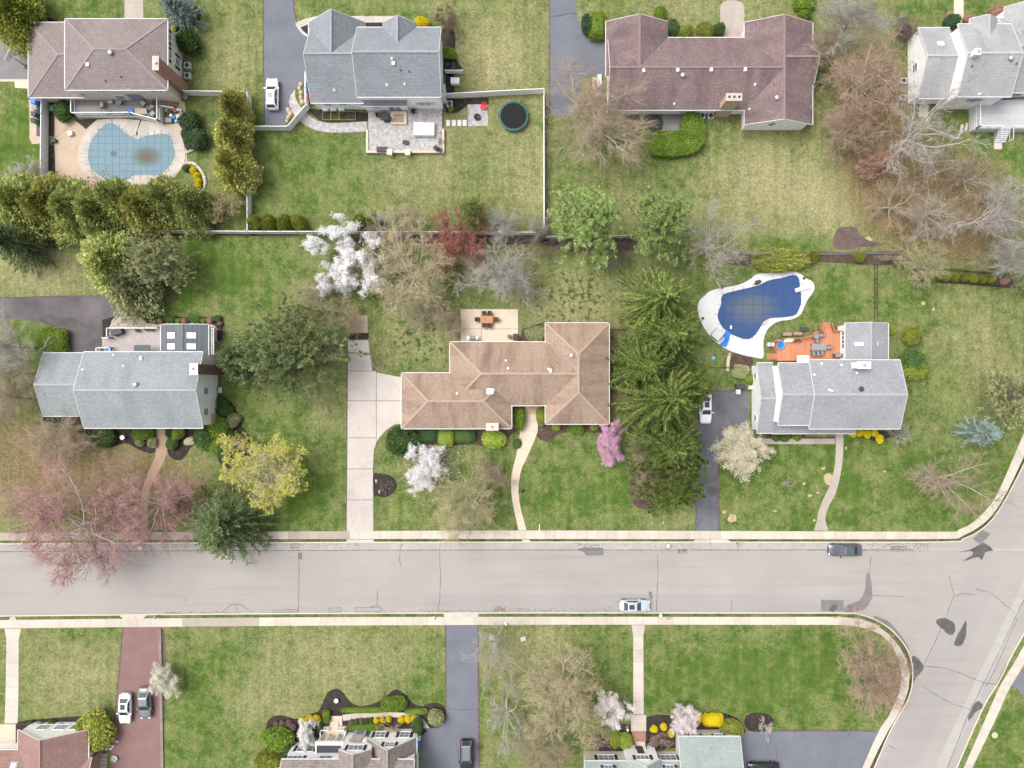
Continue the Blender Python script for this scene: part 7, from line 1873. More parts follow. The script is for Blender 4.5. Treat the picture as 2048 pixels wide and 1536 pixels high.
sheet('landing_pad', Q(1536,0,[(1802,1135),(1868,1135),(1868,1196),(1802,1196)]), ZL+.05, M['slab'], None, True); sheet('side_pad', Q(1536,0,[(1210,835),(1282,838),(1275,938),(1200,938)]), ZL+.03, M['slab'], None, True)
# raised stone patio of the slate-grey house
pz = .5; tP = thing('raised_patio', 'raised grey paved patio with beige wall behind the slate-grey house', 'patio', (0, 0, 0))
px0, px1, py0, py1 = R(734, 222, 889, 308); MB().box(px0 + .3, px1 - .3, py0 + .3, W(0, 216)[1], -.05, pz).build('patio_floor', M['paver'], tP)
rnd = random.Random(8); pav = MB(); y = py0 + .36
while y < W(0, 228)[1]:
    hh = rnd.choice((.3, .45, .6)); x = px0 + .36
    while x < px1 - .5:
        ww = rnd.choice((.3, .45, .6, .75)); x1_ = min(x + ww, px1 - .36); pav.box(x, x1_ - .012, y, min(y + hh, W(0, 227)[1]) - .012, pz, pz + .012 + rnd.uniform(0, .01)); x += ww
    y += hh
tag(pav.build('paver', M['paver'], tP), kind='stuff')
for a in ((px0, px1, py0, py0 + .29), (px0, px0 + .29, py0 + .291, W(0, 262)[1]), (px1 - .29, px1, py0 + .291, W(0, 260)[1])): MB().box(*a, -.05, pz + .12).build('wall', M['stone'], tP)
L = px1 - px0; k = 14
for i in range(k): MB().box(px0 + L * i / k + .006, px0 + L * (i + 1) / k - .006, py0 - .04, py0 + .31, pz + .121, pz + .18).build('cap_stone', M['patio_cream'], tP)
for X in (px0 - .03, px1 - .30):
    for i in range(6): MB().box(X, X + .33, py0 + .32 + i * .52, py0 + .83 + i * .52, pz + .121, pz + .18).build('cap_stone', M['patio_cream'], tP)
for px in (780, 816): x, y = W(px, 306, .8); MB().box(x - .32, x + .32, y - .34, y + .34, 0, pz + .75).box(x - .38, x + .38, y - .4, y + .4, pz + .751, pz + .85).build('pier', M['siding_cream'], tP)
MB().box(*R(781, 222, 813, 248, .9), pz, .82).build('landing', M['patio_cream'], tP); MB().box(*R(787, 228, 807, 244, .9), .821, .86).build('landing_boards', M['wood'], tP)
# raised vegetable boxes
for i, (x0_, x1_) in enumerate(((665, 730), (732, 795), (797, 928))):
    t = thing('planter_box', ('left', 'middle', 'right')[i] + ' timber vegetable bed below the slate-grey house wall', 'planter', (0, 0, 0)); r = R(*Q(480,0,[(x0_, 896)])[0], *Q(480,0,[(x1_, 966)])[0])
    MB().box(r[0], r[1], r[2], r[2] + .06, 0, .35).box(r[0], r[1], r[3] - .06, r[3], 0, .35).box(r[0], r[0] + .06, r[2] + .061, r[3] - .061, 0, .35).box(r[1] - .06, r[1], r[2] + .061, r[3] - .061, 0, .35).build('frame', M['wood'], t)
    MB().box(r[0] + .061, r[1] - .061, r[2] + .061, r[3] - .061, 0, .28).build('soil', M['mulch'], t)
    if i:
        rng = np.random.default_rng(i); n_ = 160; c_ = np.stack([rng.uniform(r[0] + .1, r[1] - .1, n_), rng.uniform(r[2] + .1, r[3] - .1, n_), rng.uniform(.28, .45, n_)], 1); V, q, tn = leaves(rng, c_, .14, .6); o = link('seedlings', np_mesh('seedlings', V, q, None, False, tn), t, LF['hedge']); tag(o, kind='stuff')
for i, x in enumerate((690, 750, 815)):
    a = Q(480,0,[(x - 24, 876), (x + 24, 878), (x + 26, 894), (x - 20, 896)]); tag(sheet('cold_frame', a, .6, M['trim'], None, thick=.5), ('left', 'middle', 'right')[i] + ' white cold-frame lid above the vegetable beds', 'cold frame')
# square fire-pit pad and stepping stones
fp = sheet('fire_pit_pad', Q(480,0,[(1820,838),(1978,838),(1986,1008),(1826,1012)]), ZL+.035, M['paver'], None, True)
ss = 0
for i, x in enumerate((1665, 1711, 1755, 1797)): tag(sheet('stepping_stone', Q(480,0,[(x - 16, 962), (x + 16, 962), (x + 16, 1008), (x - 14, 1010)]), ZL+.04, M['white_conc'], None, thick=.1), ORD[i] + ' square stepping stone from the raised patio to the fire pit', 'stepping stone', 'square stones to the fire pit')
for i in range(9): px, py = spline([(1459, 708), (1456, 722), (1455, 740), (1455, 762)], 4, False)[i]; tag(sheet('stepping_stone', [(px - 3, py - 2), (px + 3, py - 2), (px + 3, py + 2), (px - 3, py + 2)], ZL+.04, M['patio_cream'], None, thick=.1), ORD[i] + ' small stepping stone from the pool down to the grey garage', 'stepping stone', 'small stones to the garage')
# cream patio behind the centre house, tan pad behind the drive
cp = sheet('patio', [(928,619),(925,618),(921,624),(921,690),(1037,690),(1037,626),(1034,618),(1028,618)], ZL+.012, M['joint'], None, True)
for a in ((921.5, 618.5, 962.5, 657.5), (963.2, 618.5, 1036, 657.5), (921.5, 658.2, 962.5, 683), (963.2, 658.2, 1036, 683)): MB().box(*R(*a), ZL + .012, ZL + .05).build('panel', M['patio_cream'], cp)
tp = sheet('side_pad', Q(512,384,[(748,990),(885,985),(890,1125),(745,1128)]), ZL+.03, M['patio_tan'], None, True); sheet('drain_strip', Q(512,384,[(750,1132),(904,1128),(906,1178),(738,1182)]), ZL+.01, M['mulch'], None, True)
yl = thing('stone_edging', 'row of pale yellow stones at the end of the concrete drive', 'stones', (0, 0, 0))
for i in range(6): blob(734.5 + (i % 2) * .5, 635.5 + i * 5.6, 2.1, 2.9, .3, M['patio_cream'], 'stone', yl, i)
edg = strip('drive_edging', [(738, 676), (741, 705), (746, 730), (760, 744)], .18, ZL+.05, M['timber'], lawn)
# courtyard of the ranch
sheet('courtyard', Q(1024,0,[(1205,910),(1365,905),(1340,1045),(1200,1048)]), ZL+.02, M['grey_pad'], None, True); sheet('walkway', Q(1024,0,[(642,620),(705,620),(708,985),(645,985)]), ZL+.022, M['patio_tan'], None, True)
ft = thing('fountain', 'dark stone tiered planter in the courtyard of the plum-roofed ranch', 'planter', (*W(1310, 248), ZL))
for i in range(10): a = i * .628; st_ = blob(1024 + 150 / S * 0 + 12 * math.cos(a), 768 + 12 * math.sin(a), 4, 4, .4, M['dark'], 'stone', ft, i, 0)
MB().lathe(0, 0, [(.75, 0), (.8, .35), (.45, .4), (.5, .7), (.15, .72)], 12).build('basin', M['dark'], ft)

# ================================================================== VEHICLES
def loft(rings, cap=True):
    n = len(rings[0]); V = [p for r in rings for p in r]; F = [(k * n + i, k * n + (i + 1) % n, (k + 1) * n + (i + 1) % n, (k + 1) * n + i) for k in range(len(rings) - 1) for i in range(n)]
    if cap: F += [tuple(range(n - 1, -1, -1)), tuple((len(rings) - 1) * n + i for i in range(n))]
    return V, F
def car(px, py, rz, L, Wd, Ht, paint, label, suv=False, sunroof=False, glass=None, name='parked_car', cat='car', roofm=None):
    x, y = W(px, py, .7); t = thing(name, label, cat, (x, y, 0 if 1085 < py < 1226 else ZL + .02), math.radians(rz), None); hw = Wd / 2; glass = glass or M['car_glass']
    if suv: st = [(-.5, .80, .78, .38), (-.485, .93, .98, .30), (-.44, .99, 1.06, .26), (-.25, 1., 1.08, .25), (.0, 1., 1.06, .25), (.18, 1., 1.04, .25), (.34, .98, .99, .25), (.44, .93, .90, .28), (.485, .82, .78, .32), (.5, .66, .66, .36)]
    else: st = [(-.5, .74, .70, .38), (-.48, .88, .88, .30), (-.42, .96, .96, .26), (-.25, 1., .98, .24), (.0, 1., .96, .24), (.18, 1., .94, .24), (.34, .98, .87, .24), (.44, .91, .78, .27), (.485, .80, .68, .30), (.5, .62, .58, .34)]
    rings = []
    for fx, fw, zt, zb in st:
        w = hw * fw; X = fx * L
        rings.append([(X, -w * .9, zb), (X, -w, zb + .16), (X, -w, zt - .22), (X, -w * .95, zt - .07), (X, -w * .82, zt), (X, -w * .4, zt + .025), (X, 0, zt + .035), (X, w * .4, zt + .025), (X, w * .82, zt), (X, w * .95, zt - .07), (X, w, zt - .22), (X, w, zb + .16), (X, w * .9, zb)])
    V, F = loft(rings); pyd('body', V, [f[::-1] for f in F], paint, t, True)
    zb = 1.0 if suv else .90
    xb0, xb1, xt0, xt1 = (-.475 * L, .235 * L, -.40 * L, .06 * L) if suv else (-.375 * L, .22 * L, -.215 * L, .055 * L)
    wb, wt = hw * .90, hw * .72
    def ring(x0, x1, w, z): return [(x0, -w * .93, z), (x0 + .12, -w, z), (x1 - .25, -w, z), (x1, -w * .88, z), (x1, w * .88, z), (x1 - .25, w, z), (x0 + .12, w, z), (x0, w * .93, z)]
    R0, R1, R2 = ring(xb0, xb1, wb, zb), ring(xt0, xt1, wt, Ht - .05), ring(xt0 + .16, xt1 - .16, wt * .86, Ht)
    V, F = loft([R0, R1, R2]); cab = pyd('cabin', V, F, roofm or paint, t)
    def pane(ids, nm, a=.10, c=.12):
        q = [Vector(V[i]) for i in ids]; n = (q[1] - q[0]).cross(q[3] - q[0]).normalized(); cen = sum(q, Vector()) / 4
        if n.dot(cen - Vector((0, 0, .9))) < 0: n = -n
        bl = lambda s, u: (q[0] * (1 - s) + q[1] * s) * (1 - u) + (q[3] * (1 - s) + q[2] * s) * u
        o = [bl(a, c) + n * .012, bl(1 - a, c) + n * .012, bl(1 - a, 1 - c) + n * .012, bl(a, 1 - c) + n * .012]
        pyd(nm, o, [(0, 1, 2, 3)], glass, t)
    pane((3, 4, 12, 11), 'windscreen', .04, .06); pane((7, 0, 8, 15), 'rear_window', .08, .1)
    for s, ids in (('l', (1, 2, 10, 9)), ('r', (5, 6, 14, 13))):
        q = [Vector(V[i]) for i in ids]
        for u0, u1 in ((.02, .48), (.52, .97)):
            b0, b1, t1, t0 = q[0].lerp(q[1], u0), q[0].lerp(q[1], u1), q[3].lerp(q[2], u1), q[3].lerp(q[2], u0); n = (b1 - b0).cross(t0 - b0).normalized()
            if n.y * (b0.y) < 0: n = -n
            pyd('side_window', [b0.lerp(t0, .1) + n * .012, b1.lerp(t1, .1) + n * .012, b1.lerp(t1, .88) + n * .012, b0.lerp(t0, .88) + n * .012], [(0, 1, 2, 3)], glass, t)
    if sunroof: MB().box(xt1 - 1.15, xt1 - .35, -wt * .55, wt * .55, Ht - .01, Ht + .008).build('sunroof', glass, t)
    r = .33 if not suv else .37
    for sx in (-.31, .31):
        for sy in (-1, 1):
            prof = [(r * .6, -.11), (r, -.10), (r, .10), (r * .6, .11)]; Vw = [(sx * L + rr * math.cos(a), sy * (hw - .10) + d, r + rr * math.sin(a)) for rr, d in prof for a in np.linspace(0, 6.283, 17)[:-1]]
            Fw = [(k * 16 + i, k * 16 + (i + 1) % 16, (k + 1) * 16 + (i + 1) % 16, (k + 1) * 16 + i) for k in range(3) for i in range(16)]; wh = pyd('wheel', Vw, Fw, M['tyre'], t)
            yy = sy * (hw + .005); Vr = [(sx * L + r * .62 * math.cos(a), yy, r + r * .62 * math.sin(a)) for a in np.linspace(0, 6.283, 13)[:-1]]; pyd('rim', Vr, [tuple(range(12))], M['rim'], wh)
    for sy in (-1, 1):
        MB().box(.462 * L, .492 * L, sy * hw * .62 - .17, sy * hw * .62 + .17, .56 if not suv else .66, .72 if not suv else .84).build('headlight', M['lamp'], t)
        MB().box(-.497 * L, -.465 * L, sy * hw * .70 - .16, sy * hw * .70 + .16, .66 if not suv else .78, .86 if not suv else 1.02).build('taillight', M['tail'], t)
        MB().box(xb1 - .42, xb1 - .24, sy * (hw + .10) - .10, sy * (hw + .10) + .10, zb - .02, zb + .15).build('mirror', paint, t)
    if suv:
        for sy in (-1, 1): MB().bar((xt0 + .2, sy * wt * .88, Ht + .03), (xt1 - .2, sy * wt * .88, Ht + .03), .05, .05).build('roof_rail', M['dark'], t)
    return t
def paint(name, c, metal=.2): 
    m = plain(name, c, .28, .5, metal); m.node_tree.nodes['Principled BSDF'].inputs['Coat Weight'].default_value = .5; return m
PW, PS, PD, PB, PGr = paint('white_paint', (.70, .71, .73), 0), paint('silver_paint', (.42, .46, .50)), paint('slate_paint', (.075, .085, .10)), paint('black_paint', (.012, .012, .014)), paint('grey_paint', (.14, .155, .165))
car(545, 189, 90, 4.6, 1.85, 1.68, PW, 'white hatchback with dark sunroof parked on the driveway at the top', True, True)
car(1411, 816, -90, 4.6, 1.8, 1.45, PW, 'white car half under the spruces on the narrow driveway', False, True)
car(1690, 1100, 180, 4.9, 1.82, 1.42, PD, 'dark slate sedan parked at the upper kerb near the corner')
car(1269, 1211.5, 0, 4.6, 1.8, 1.42, PS, 'silver sedan parked at the lower kerb', False, True)
car(251, 1416, -91, 4.5, 1.8, 1.42, PW, 'white sedan with dark sunroof on the red driveway', False, True)
car(290.5, 1405, -88, 4.7, 1.82, 1.44, PGr, 'dark grey sedan on the red driveway')
car(933, 1510, -90, 4.7, 1.9, 1.75, PB, 'black sport utility vehicle on the long driveway at the bottom edge', True, roofm=PGr)
car(1527, 1537, 180, 4.6, 1.82, 1.44, PB, 'black car cut off by the bottom edge on the wide driveway')

# ================================================================== FURNITURE AND SMALL THINGS
def chair(label, px, py, z, rz, seat, frame, name='patio_chair', w=.58, group=None, arms=True, tall=.85):
    x, y = W(px, py, z + .5); t = thing(name, label, 'chair', (x, y, z), math.radians(rz), group)
    MB().box(-w / 2, w / 2, -w / 2, w / 2, .36, .46).build('seat', seat, t); MB().bar((0, -w / 2, .46), (0, -w / 2 - .10, tall), w, .07, (0, 1, 0)).build('backrest', seat, t)
    for sx in (-1, 1):
        for sy in (-1, 1): MB().box(sx * (w / 2 - .03) - .025, sx * (w / 2 - .03) + .025, sy * (w / 2 - .03) - .025, sy * (w / 2 - .03) + .025, 0, .359).build('leg', frame, t)
        if arms: MB().box(sx * w / 2 - .04, sx * w / 2 + .04, -w / 2, w / 2 - .04, .60, .66).box(sx * w / 2 - .025, sx * w / 2 + .025, w / 2 - .12, w / 2 - .06, .461, .599).build('armrest', frame, t)
    return t
def table(label, px, py, z, rz, lx, ly, h, top, leg, name='patio_table', roundt=False):
    x, y = W(px, py, z + h); t = thing(name, label, 'table', (x, y, z), math.radians(rz))
    if roundt: MB().cyl(0, 0, h - .05, h, lx / 2, n=20).build('tabletop', top, t); MB().cyl(0, 0, 0, h - .051, .05).build('pedestal', leg, t); MB().cyl(0, 0, 0, .04, lx / 4, n=12).build('base', leg, t)
    else:
        MB().box(-lx / 2, lx / 2, -ly / 2, ly / 2, h - .05, h).build('tabletop', top, t)
        for sx in (-1, 1):
            for sy in (-1, 1): MB().box(sx * (lx / 2 - .1) - .04, sx * (lx / 2 - .1) + .04, sy * (ly / 2 - .1) - .04, sy * (ly / 2 - .1) + .04, 0, h - .051).build('leg', leg, t)
    return t
def bin_(label, px, py, z, m, lid=None, w=.6, h=1.05, name='wheelie_bin', cat='bin', rz=0):
    x, y = W(px, py, z + h); t = thing(name, label, cat, (x, y, z), math.radians(rz)); b = MB(); a, c = w * .42, w * .5
    b.add([(-a, -a, .05), (a, -a, .05), (a, a, .05), (-a, a, .05), (-c, -c, h - .08), (c, -c, h - .08), (c, c, h - .08), (-c, c, h - .08)], [(3, 2, 1, 0), (4, 5, 6, 7), (0, 1, 5, 4), (1, 2, 6, 5), (2, 3, 7, 6), (3, 0, 4, 7)]); b.build('bin_body', m, t)
    MB().box(-c - .03, c + .03, -c - .03, c + .06, h - .079, h).build('lid', lid or m, t)
    for s in (-1, 1): MB().box(s * c - .04, s * c + .04, c - .15, c + .05, 0, .2).build('wheel', M['tyre'], t)
def ac(label, px, py, z=0, m=None, r=.42):
    x, y = W(px, py, .8); t = thing('air_conditioner', label, 'air conditioner', (x, y, z)); MB().box(-r, r, -r, r, .06, .8).build('cabinet', m or M['lgrey'], t)
    MB().box(-r - .12, r + .12, -r - .12, r + .12, 0, .059).build('pad', M['slab'], t); MB().lathe(0, 0, [(r * .8, .801), (r * .78, .83), (r * .3, .84), (r * .28, .86), (.03, .86)], 16).build('fan_grille', M['dark'], t)
def pot(label, px, py, z, m, r=.25, h=.4, leaf=None):
    x, y = W(px, py, z + h); t = thing('flower_pot', label, 'pot', (x, y, z)); MB().lathe(0, 0, [(r * .65, 0), (r, h), (r * .86, h), (r * .8, h - .06), (.02, h - .06)], 14).build('pot', m, t)
    if leaf:
        rng = np.random.default_rng(int(px)); c_ = rng.normal(0, r * .5, (90, 3)) + np.array([0, 0, h + r * .5]); V, q, tn = leaves(rng, c_, .14, .5); o = link('plant', np_mesh('plant', V, q, None, False, tn), t, LF[leaf])
def box_thing(name, label, cat, px, py, z, lx, ly, h, m, rz=0, lidm=None):
    x, y = W(px, py, z + h); t = thing(name, label, cat, (x, y, z), math.radians(rz)); MB().box(-lx / 2, lx / 2, -ly / 2, ly / 2, 0, h * .82).build('body', m, t); MB().box(-lx / 2 - .03, lx / 2 + .03, -ly / 2 - .03, ly / 2 + .03, h * .821, h).build('lid', lidm or m, t); return t
def grill(label, px, py, z, rz, m, m2):
    x, y = W(px, py, z + 1.); t = thing('grill', label, 'grill', (x, y, z), math.radians(rz)); MB().box(-.4, .4, -.28, .28, .1, .85).build('cart', m, t)
    b = MB(); n = 7; V = [(sx * .42, .3 * math.cos(a), .86 + .3 * math.sin(a)) for sx in (-1, 1) for a in np.linspace(0, 3.1416, n)]; b.add(V, [(i, i + 1, n + i + 1, n + i) for i in range(n - 1)] + [tuple(range(n)), tuple(range(2 * n - 1, n - 1, -1))]); b.build('hood', m2, t)
    for s in (-1, 1): MB().box(s * .62 - .2, s * .62 + .2, -.26, .26, .82, .86).build('side_shelf', m, t)

# left pool deck and patio
for i, (x, y, rz, sm) in enumerate(((810, 835, 0, 'grey_fab'), (1140, 825, 45, 'grey_fab'), (1212, 850, -45, 'grey_fab'), (1214, 908, -50, 'grey_fab'), (1242, 825, -20, 'dark'))):
    chair(('wicker armchair near the left of the grey deck', 'cushioned chair turned on the grey deck beside the tan table', 'middle cushioned chair at the right of the grey deck', 'lowest cushioned chair at the right of the grey deck', 'dark armchair at the upper right of the grey deck')[i], x / 4, y / 4, zA, rz, M[sm], M['wicker'], w=.75)
table('tan rectangular table on the grey deck', 1125 / 4, 888 / 4, zA, -3, 1.75, .85, .5, M['tan_fab'], M['wicker']); table('small dark round table by the patio door on the grey deck', 950 / 4, 812 / 4, zA, 0, .9, .9, .7, M['grey'], M['dark'], roundt=True)
box_thing('footstool', 'small grey footstool on the grey deck', 'stool', 880 / 4, 812 / 4, zA, .6, .4, .4, M['grey_fab']); box_thing('toy_box', 'blue toy box on the grey deck beside the tan table', 'box', 1045 / 4, 893 / 4, zA, .75, .6, .5, M['cyan'], 20, M['blue']); box_thing('toy', 'green plastic toy on the grey deck', 'toy', 865 / 4, 897 / 4, zA, .5, .35, .3, M['green_pl'], 30); box_thing('toy', 'lime plastic toy left of the blue toy box', 'toy', 1000 / 4, 905 / 4, zA, .35, .3, .25, LF['lime'])
for i, (x, y, m, r, lx) in enumerate(((1345, 960, 'grey', 0, .9), (1430, 930, 'lgrey', 10, .8), (1400, 885, 'red', 20, .45), (1385, 935, 'blue', -15, .5), (1350, 895, 'dark', 35, .55), (1420, 875, 'trim', 5, .4), (1330, 880, 'grey', 60, .45), (1405, 965, 'cyan', 15, .35), (1440, 880, 'lgrey', -25, .4), (1365, 920, 'trim', 40, .35))):
    box_thing('storage_box', ('large grey', 'pale grey', 'small red', 'blue', 'black', 'small white', 'slanted grey', 'small cyan', 'slanted pale', 'slanted white')[i] + ' box in the pile beside the grey deck stairs', 'box', x / 4, y / 4, ZL, lx, lx * .7, .5, M[m], r)
for i, (x, y, rz) in enumerate(((577, 1460, 100), (612, 1458, 60), (628, 1512, 0))): chair(('left', 'upper right', 'lower')[i] + ' brown wicker chair of three at the foot of the pool patio', x / 4, y / 4, ZL, rz, M['wicker'] if i < 2 else M['grey_fab'], M['wicker'], w=.7)
table('small white side table on the tan pool patio', 558 / 4, 1065 / 4, ZL, 20, .7, .7, .45, M['lgrey'], M['trim']); box_thing('storage_box', 'dark deck box in the gap of the fence bed', 'box', 422 / 4, 1122 / 4, ZL, .7, .5, .5, M['dark'])
ac('upper of two air conditioners right of the brick chimney', 1495 / 4, 520 / 4); ac('lower of two air conditioners right of the brick chimney', 1495 / 4, 602 / 4); MB_ = MB().cyl(*W(371, 194, .6), 0, .8, .4, .42, 14); tag(MB_.build('rain_barrel', M['grey'], None), 'grey round barrel at the fence below the brick chimney', 'barrel')
bin_('upper dark bin behind the white fence at far left', 66, 227, ZL, M['dark']); bin_('dark green bin below the other at far left', 65, 240, ZL, M['green_pl'], M['dark']); bin_('blue bin at the left corner of the mauve-brown house', 65, 202, ZL, M['blue']); bin_('grey bin at far left beside the fence', 68, 215, ZL, M['grey']); pot('green round composter inside the fence bed', 101, 216, ZL, M['green_pl'], .45, .5)
t = thing('basketball_hoop', 'white basketball hoop on the grey driveway at far left', 'hoop', (*W(52, 133, 0), ZL), math.radians(-25)); MB().cyl(.3, 0, 0, 2.6, .06, n=8).build('pole', M['dark'], t); MB().box(.0, .8, -.4, .4, 0, .15).build('base', M['dark'], t)
b = MB(); b.box(-.42, -.38, -.85, .85, 2.5, 3.4); b.build('backboard', M['trim'], t); MB().bar((.3, 0, 2.55), (-.38, 0, 2.9), .08, .08).build('arm', M['dark'], t); MB().lathe(-.7, 0, [(.23, 2.72), (.25, 2.74), (.23, 2.76)], 14).build('rim', M['orange_pl'], t)
# slate-grey house patio
x, y = W(848, 258, 1.2); t = thing('covered_table', 'white-covered rectangular table on the raised stone patio', 'table', (x, y, pz), math.radians(-1)); b = MB(); b.add([(-1.6, -1.0, .35), (1.6, -1.0, .35), (1.6, 1.0, .35), (-1.6, 1.0, .35), (-1.5, -.92, .8), (1.5, -.92, .8), (1.5, .92, .8), (-1.5, .92, .8), (0, -.9, .84), (0, .9, .84)], [(0, 1, 5, 8, 4), (1, 2, 6, 5), (2, 3, 7, 9, 6), (3, 0, 4, 7), (4, 8, 9, 7), (8, 5, 6, 9)]); b.build('cover', M['trim'], t)
for sx in (-1.4, 1.4):
    for sy in (-.8, .8): MB().box(sx - .04, sx + .04, sy - .04, sy + .04, 0, .6).build('leg', M['grey'], t)
box_thing('deck_box', 'dark storage bench at the lower left of the raised patio', 'bench', 764, 298, pz, 1.6, .65, .6, M['dark']); grill('black grill by the house wall on the raised patio', 772, 236, pz, 0, M['black'], M['dark']); box_thing('cooler', 'brown wicker ottoman in the middle of the raised patio', 'ottoman', 811, 284, pz, .8, .5, .4, M['wicker'], -10)
table('dark round bistro table on the raised patio', 769, 229, pz, 0, 1.1, 1.1, .72, M['dark'], M['black'], roundt=True); chair('dark chair left of the bistro table on the raised patio', 757, 230, pz, -90, M['dark'], M['black']); pot('large black planter at the house wall of the raised patio', 826, 222, pz, M['black'], .38, .6); chair('brown wicker chair at the lower right of the raised patio', 871, 295, pz, 40, M['wicker'], M['dark'])
chair('second brown wicker chair at the lower right of the raised patio', 879, 299, pz, -10, M['wicker'], M['dark']); plant('twiggy', 0, 881, 282, 8, 16, 1.2, 'rusty bare plant along the right wall of the raised patio', (B['red'], B['red']), None, 'plant', 'plant')
b = MB(); b.lathe(0, 0, [(.42, 0), (.5, .35), (.46, .36), (.4, .2), (.02, .2)], 18); o = b.build('bowl', M['black'], thing('fire_pit', 'black round fire pit on the square paver pad', 'fire pit', (*W(955, 236), ZL + .036)), True); chair('red plastic chair on the square paver pad', 967, 213, ZL + .036, 160, M['red'], M['red'], w=.7, tall=.95)
box_thing('generator', 'white standby generator right of the slate-grey house', 'generator', 910, 161, ZL, 1.25, .85, .85, M['trim']); ac('air conditioner beside the raised patio', 899, 207)
for i, (x, y) in enumerate(((1657, 514), (1707, 508), (1707, 537))): pot(('left', 'upper right', 'lower right')[i] + ' teal utility lid in the bed right of the slate-grey house', 480 + x / 4, y / 4, ZL, M['teal'], .28, .12)
bin_('blue bin behind the white screen of the slate-grey house', 615.5, 168, ZL, M['blue']); bin_('second blue bin behind the white screen, lower', 616, 178, ZL, M['blue']); box_thing('wagon', 'red wagon behind the white screen of the slate-grey house', 'wagon', 619, 192, ZL, .45, .9, .5, M['red'])
rk = thing('boulder_border', 'border of tan boulders between the paver walk and the driveway', 'stones', (0, 0, 0))
for i, (x, y, r) in enumerate(((490, 680, 18), (478, 712, 16), (492, 745, 20), (490, 785, 18), (500, 820, 20), (390, 885, 20), (408, 915, 22), (388, 945, 18), (380, 975, 14))): blob(480 + x / 4, y / 4, r / 4, r / 4 * 1.15, .4, M['patio_tan'], 'stone', rk, i)
t = thing('trampoline', 'round trampoline with teal rim inside the white fence', 'trampoline', (*W(1027, 232, .9), ZL)); MB().lathe(0, 0, [(1.9, .83), (2.2, .84), (2.22, .88), (1.9, .9)], 32).build('rim_pad', M['teal'], t); MB().cyl(0, 0, .80, .905, 1.93, n=32).build('mat', M['tyre'], t)
for i in range(6): a = i * 1.047; MB().cyl(2.12 * math.cos(a), 2.12 * math.sin(a), 0, .83, .04, n=6).build('leg', M['galv'], t); MB().cyl(2.25 * math.cos(a), 2.25 * math.sin(a), .4, 2.4, .035, n=6).build('net_pole', M['dark'], t)
# ranch courtyard and others
ac('left air conditioner behind the plum-roofed ranch', 1405, 231); ac('right air conditioner behind the plum-roofed ranch', 1422, 231); o = sheet('stone_bench', Q(1024,0,[(682,608),(712,604),(718,700),(684,705)]), .5, M['white_conc'], None, thick=.45); tag(o, 'white stone slab bench beside the ranch side path', 'bench')
ac('upper air conditioner left of the pale grey house', 1808, 161); ac('lower air conditioner left of the pale grey house', 1806, 195)
for i, (x, y) in enumerate(((1547, 1030), (1585, 1020))): o = MB().cyl(0, 0, -.6, .6, .22, .22, 12).build('log', M['slab'], None); o.rotation_euler = (math.radians(90), 0, math.radians(-12)); o.location = (*W(1536 + x / 4, y / 4, .3), ZL + .22); tag(o, ('left', 'right')[i] + ' pale roll lying beside the raised grey deck', 'roll')
# left house
b = box_thing('covered_grill', 'dark covered grill on the taupe deck', 'grill', 232, 664, zE, 1.5, .75, 1., M['dark'], 18); pot('terracotta pot on the taupe deck', 274.5, 661, zE, M['terracotta'], .28, .4, 'plumleaf'); pot('left green potted plant on the taupe deck', 293, 659, zE, M['grey'], .25, .35, 'hedge'); pot('right green potted plant on the taupe deck', 304, 660, zE, M['grey'], .25, .35, 'hedge')
pot('white urn in the dark bed of the grey-green roofed house', 244, 875, ZL, M['trim'], .35, .6); box_thing('utility_box', 'pale green utility box at the right wall of the grey-green roofed house', 'utility box', 440, 780, ZL, .5, .8, .6, M['green_pl'], 0, M['lgrey']); bin_('blue bin under the taupe deck railing', 216, 701, ZL, M['blue'])
# centre patio
table('teak dining table on the cream patio', 973.5, 639, ZL + .05, 0, 1.85, 1.1, .74, M['teak'], M['teak'], 'dining_table')
for i, (dx, dy, rz) in enumerate(((-5, -11, 180), (6, -11, 180), (-5, 11, 0), (6, 11, 0), (-18, 0, -90), (18, 0, 90))): chair(('upper left', 'upper right', 'lower left', 'lower right', 'left end', 'right end')[i] + ' brown chair at the teak dining table', 973.5 + dx, 639 + dy, ZL + .05, rz, M['wicker'], M['wicker'], group='chairs at the teak table')
grill('white grill against the rear wall of the centre house', 944.5, 675.5, ZL + .05, 0, M['trim'], M['grey']); pot('brown pot at the right of the cream patio', 1019, 673, ZL + .05, M['terracotta'], .3, .45, 'olive'); box_thing('storage_box', 'brown storage box at the right edge of the cream patio', 'box', 1031, 674, ZL + .05, .7, .9, .6, M['wicker'])
for i, (x, y) in enumerate(((965, 775), (990, 860))): tag(blob(512 + x / 4, 768 + y / 4, 2.2, 4., .35, M['slab'], 'boulder'), ('upper', 'lower')[i] + ' pale boulder in the round dark bed by the drive', 'boulder')
plant('twiggy', 1, 512 + 1030 / 4, 768 + 815 / 4, 17, 17, .5, 'low dark twiggy groundcover in the round bed by the drive', (B['brown'], B['brown']), None, 'plant', 'plant')
t = thing('lamp_post', 'black round-topped lamp post beside the curving front walk', 'lamp post', (*W(1045, 981, 1.), ZL)); MB().cyl(0, 0, 0, 1.0, .05, n=8).build('post', M['black'], t); MB().lathe(0, 0, [(.12, 1.0), (.3, 1.2), (.3, 1.3), (.05, 1.42)], 14).build('lamp_head', M['black'], t)
t = thing('sign_post', 'white sign post with arm at the pavement edge of the centre lawn', 'sign post', (*W(1078, 1058), ZL)); MB().box(-.05, .05, -.05, .05, 0, 1.9).build('post', M['trim'], t); MB().box(-.05, .05, -.05, 1.1, 1.9, 2.0).build('arm', M['trim'], t); MB().box(-.02, .02, .25, .95, 1.2, 1.85).build('sign_board', M['trim'], t)
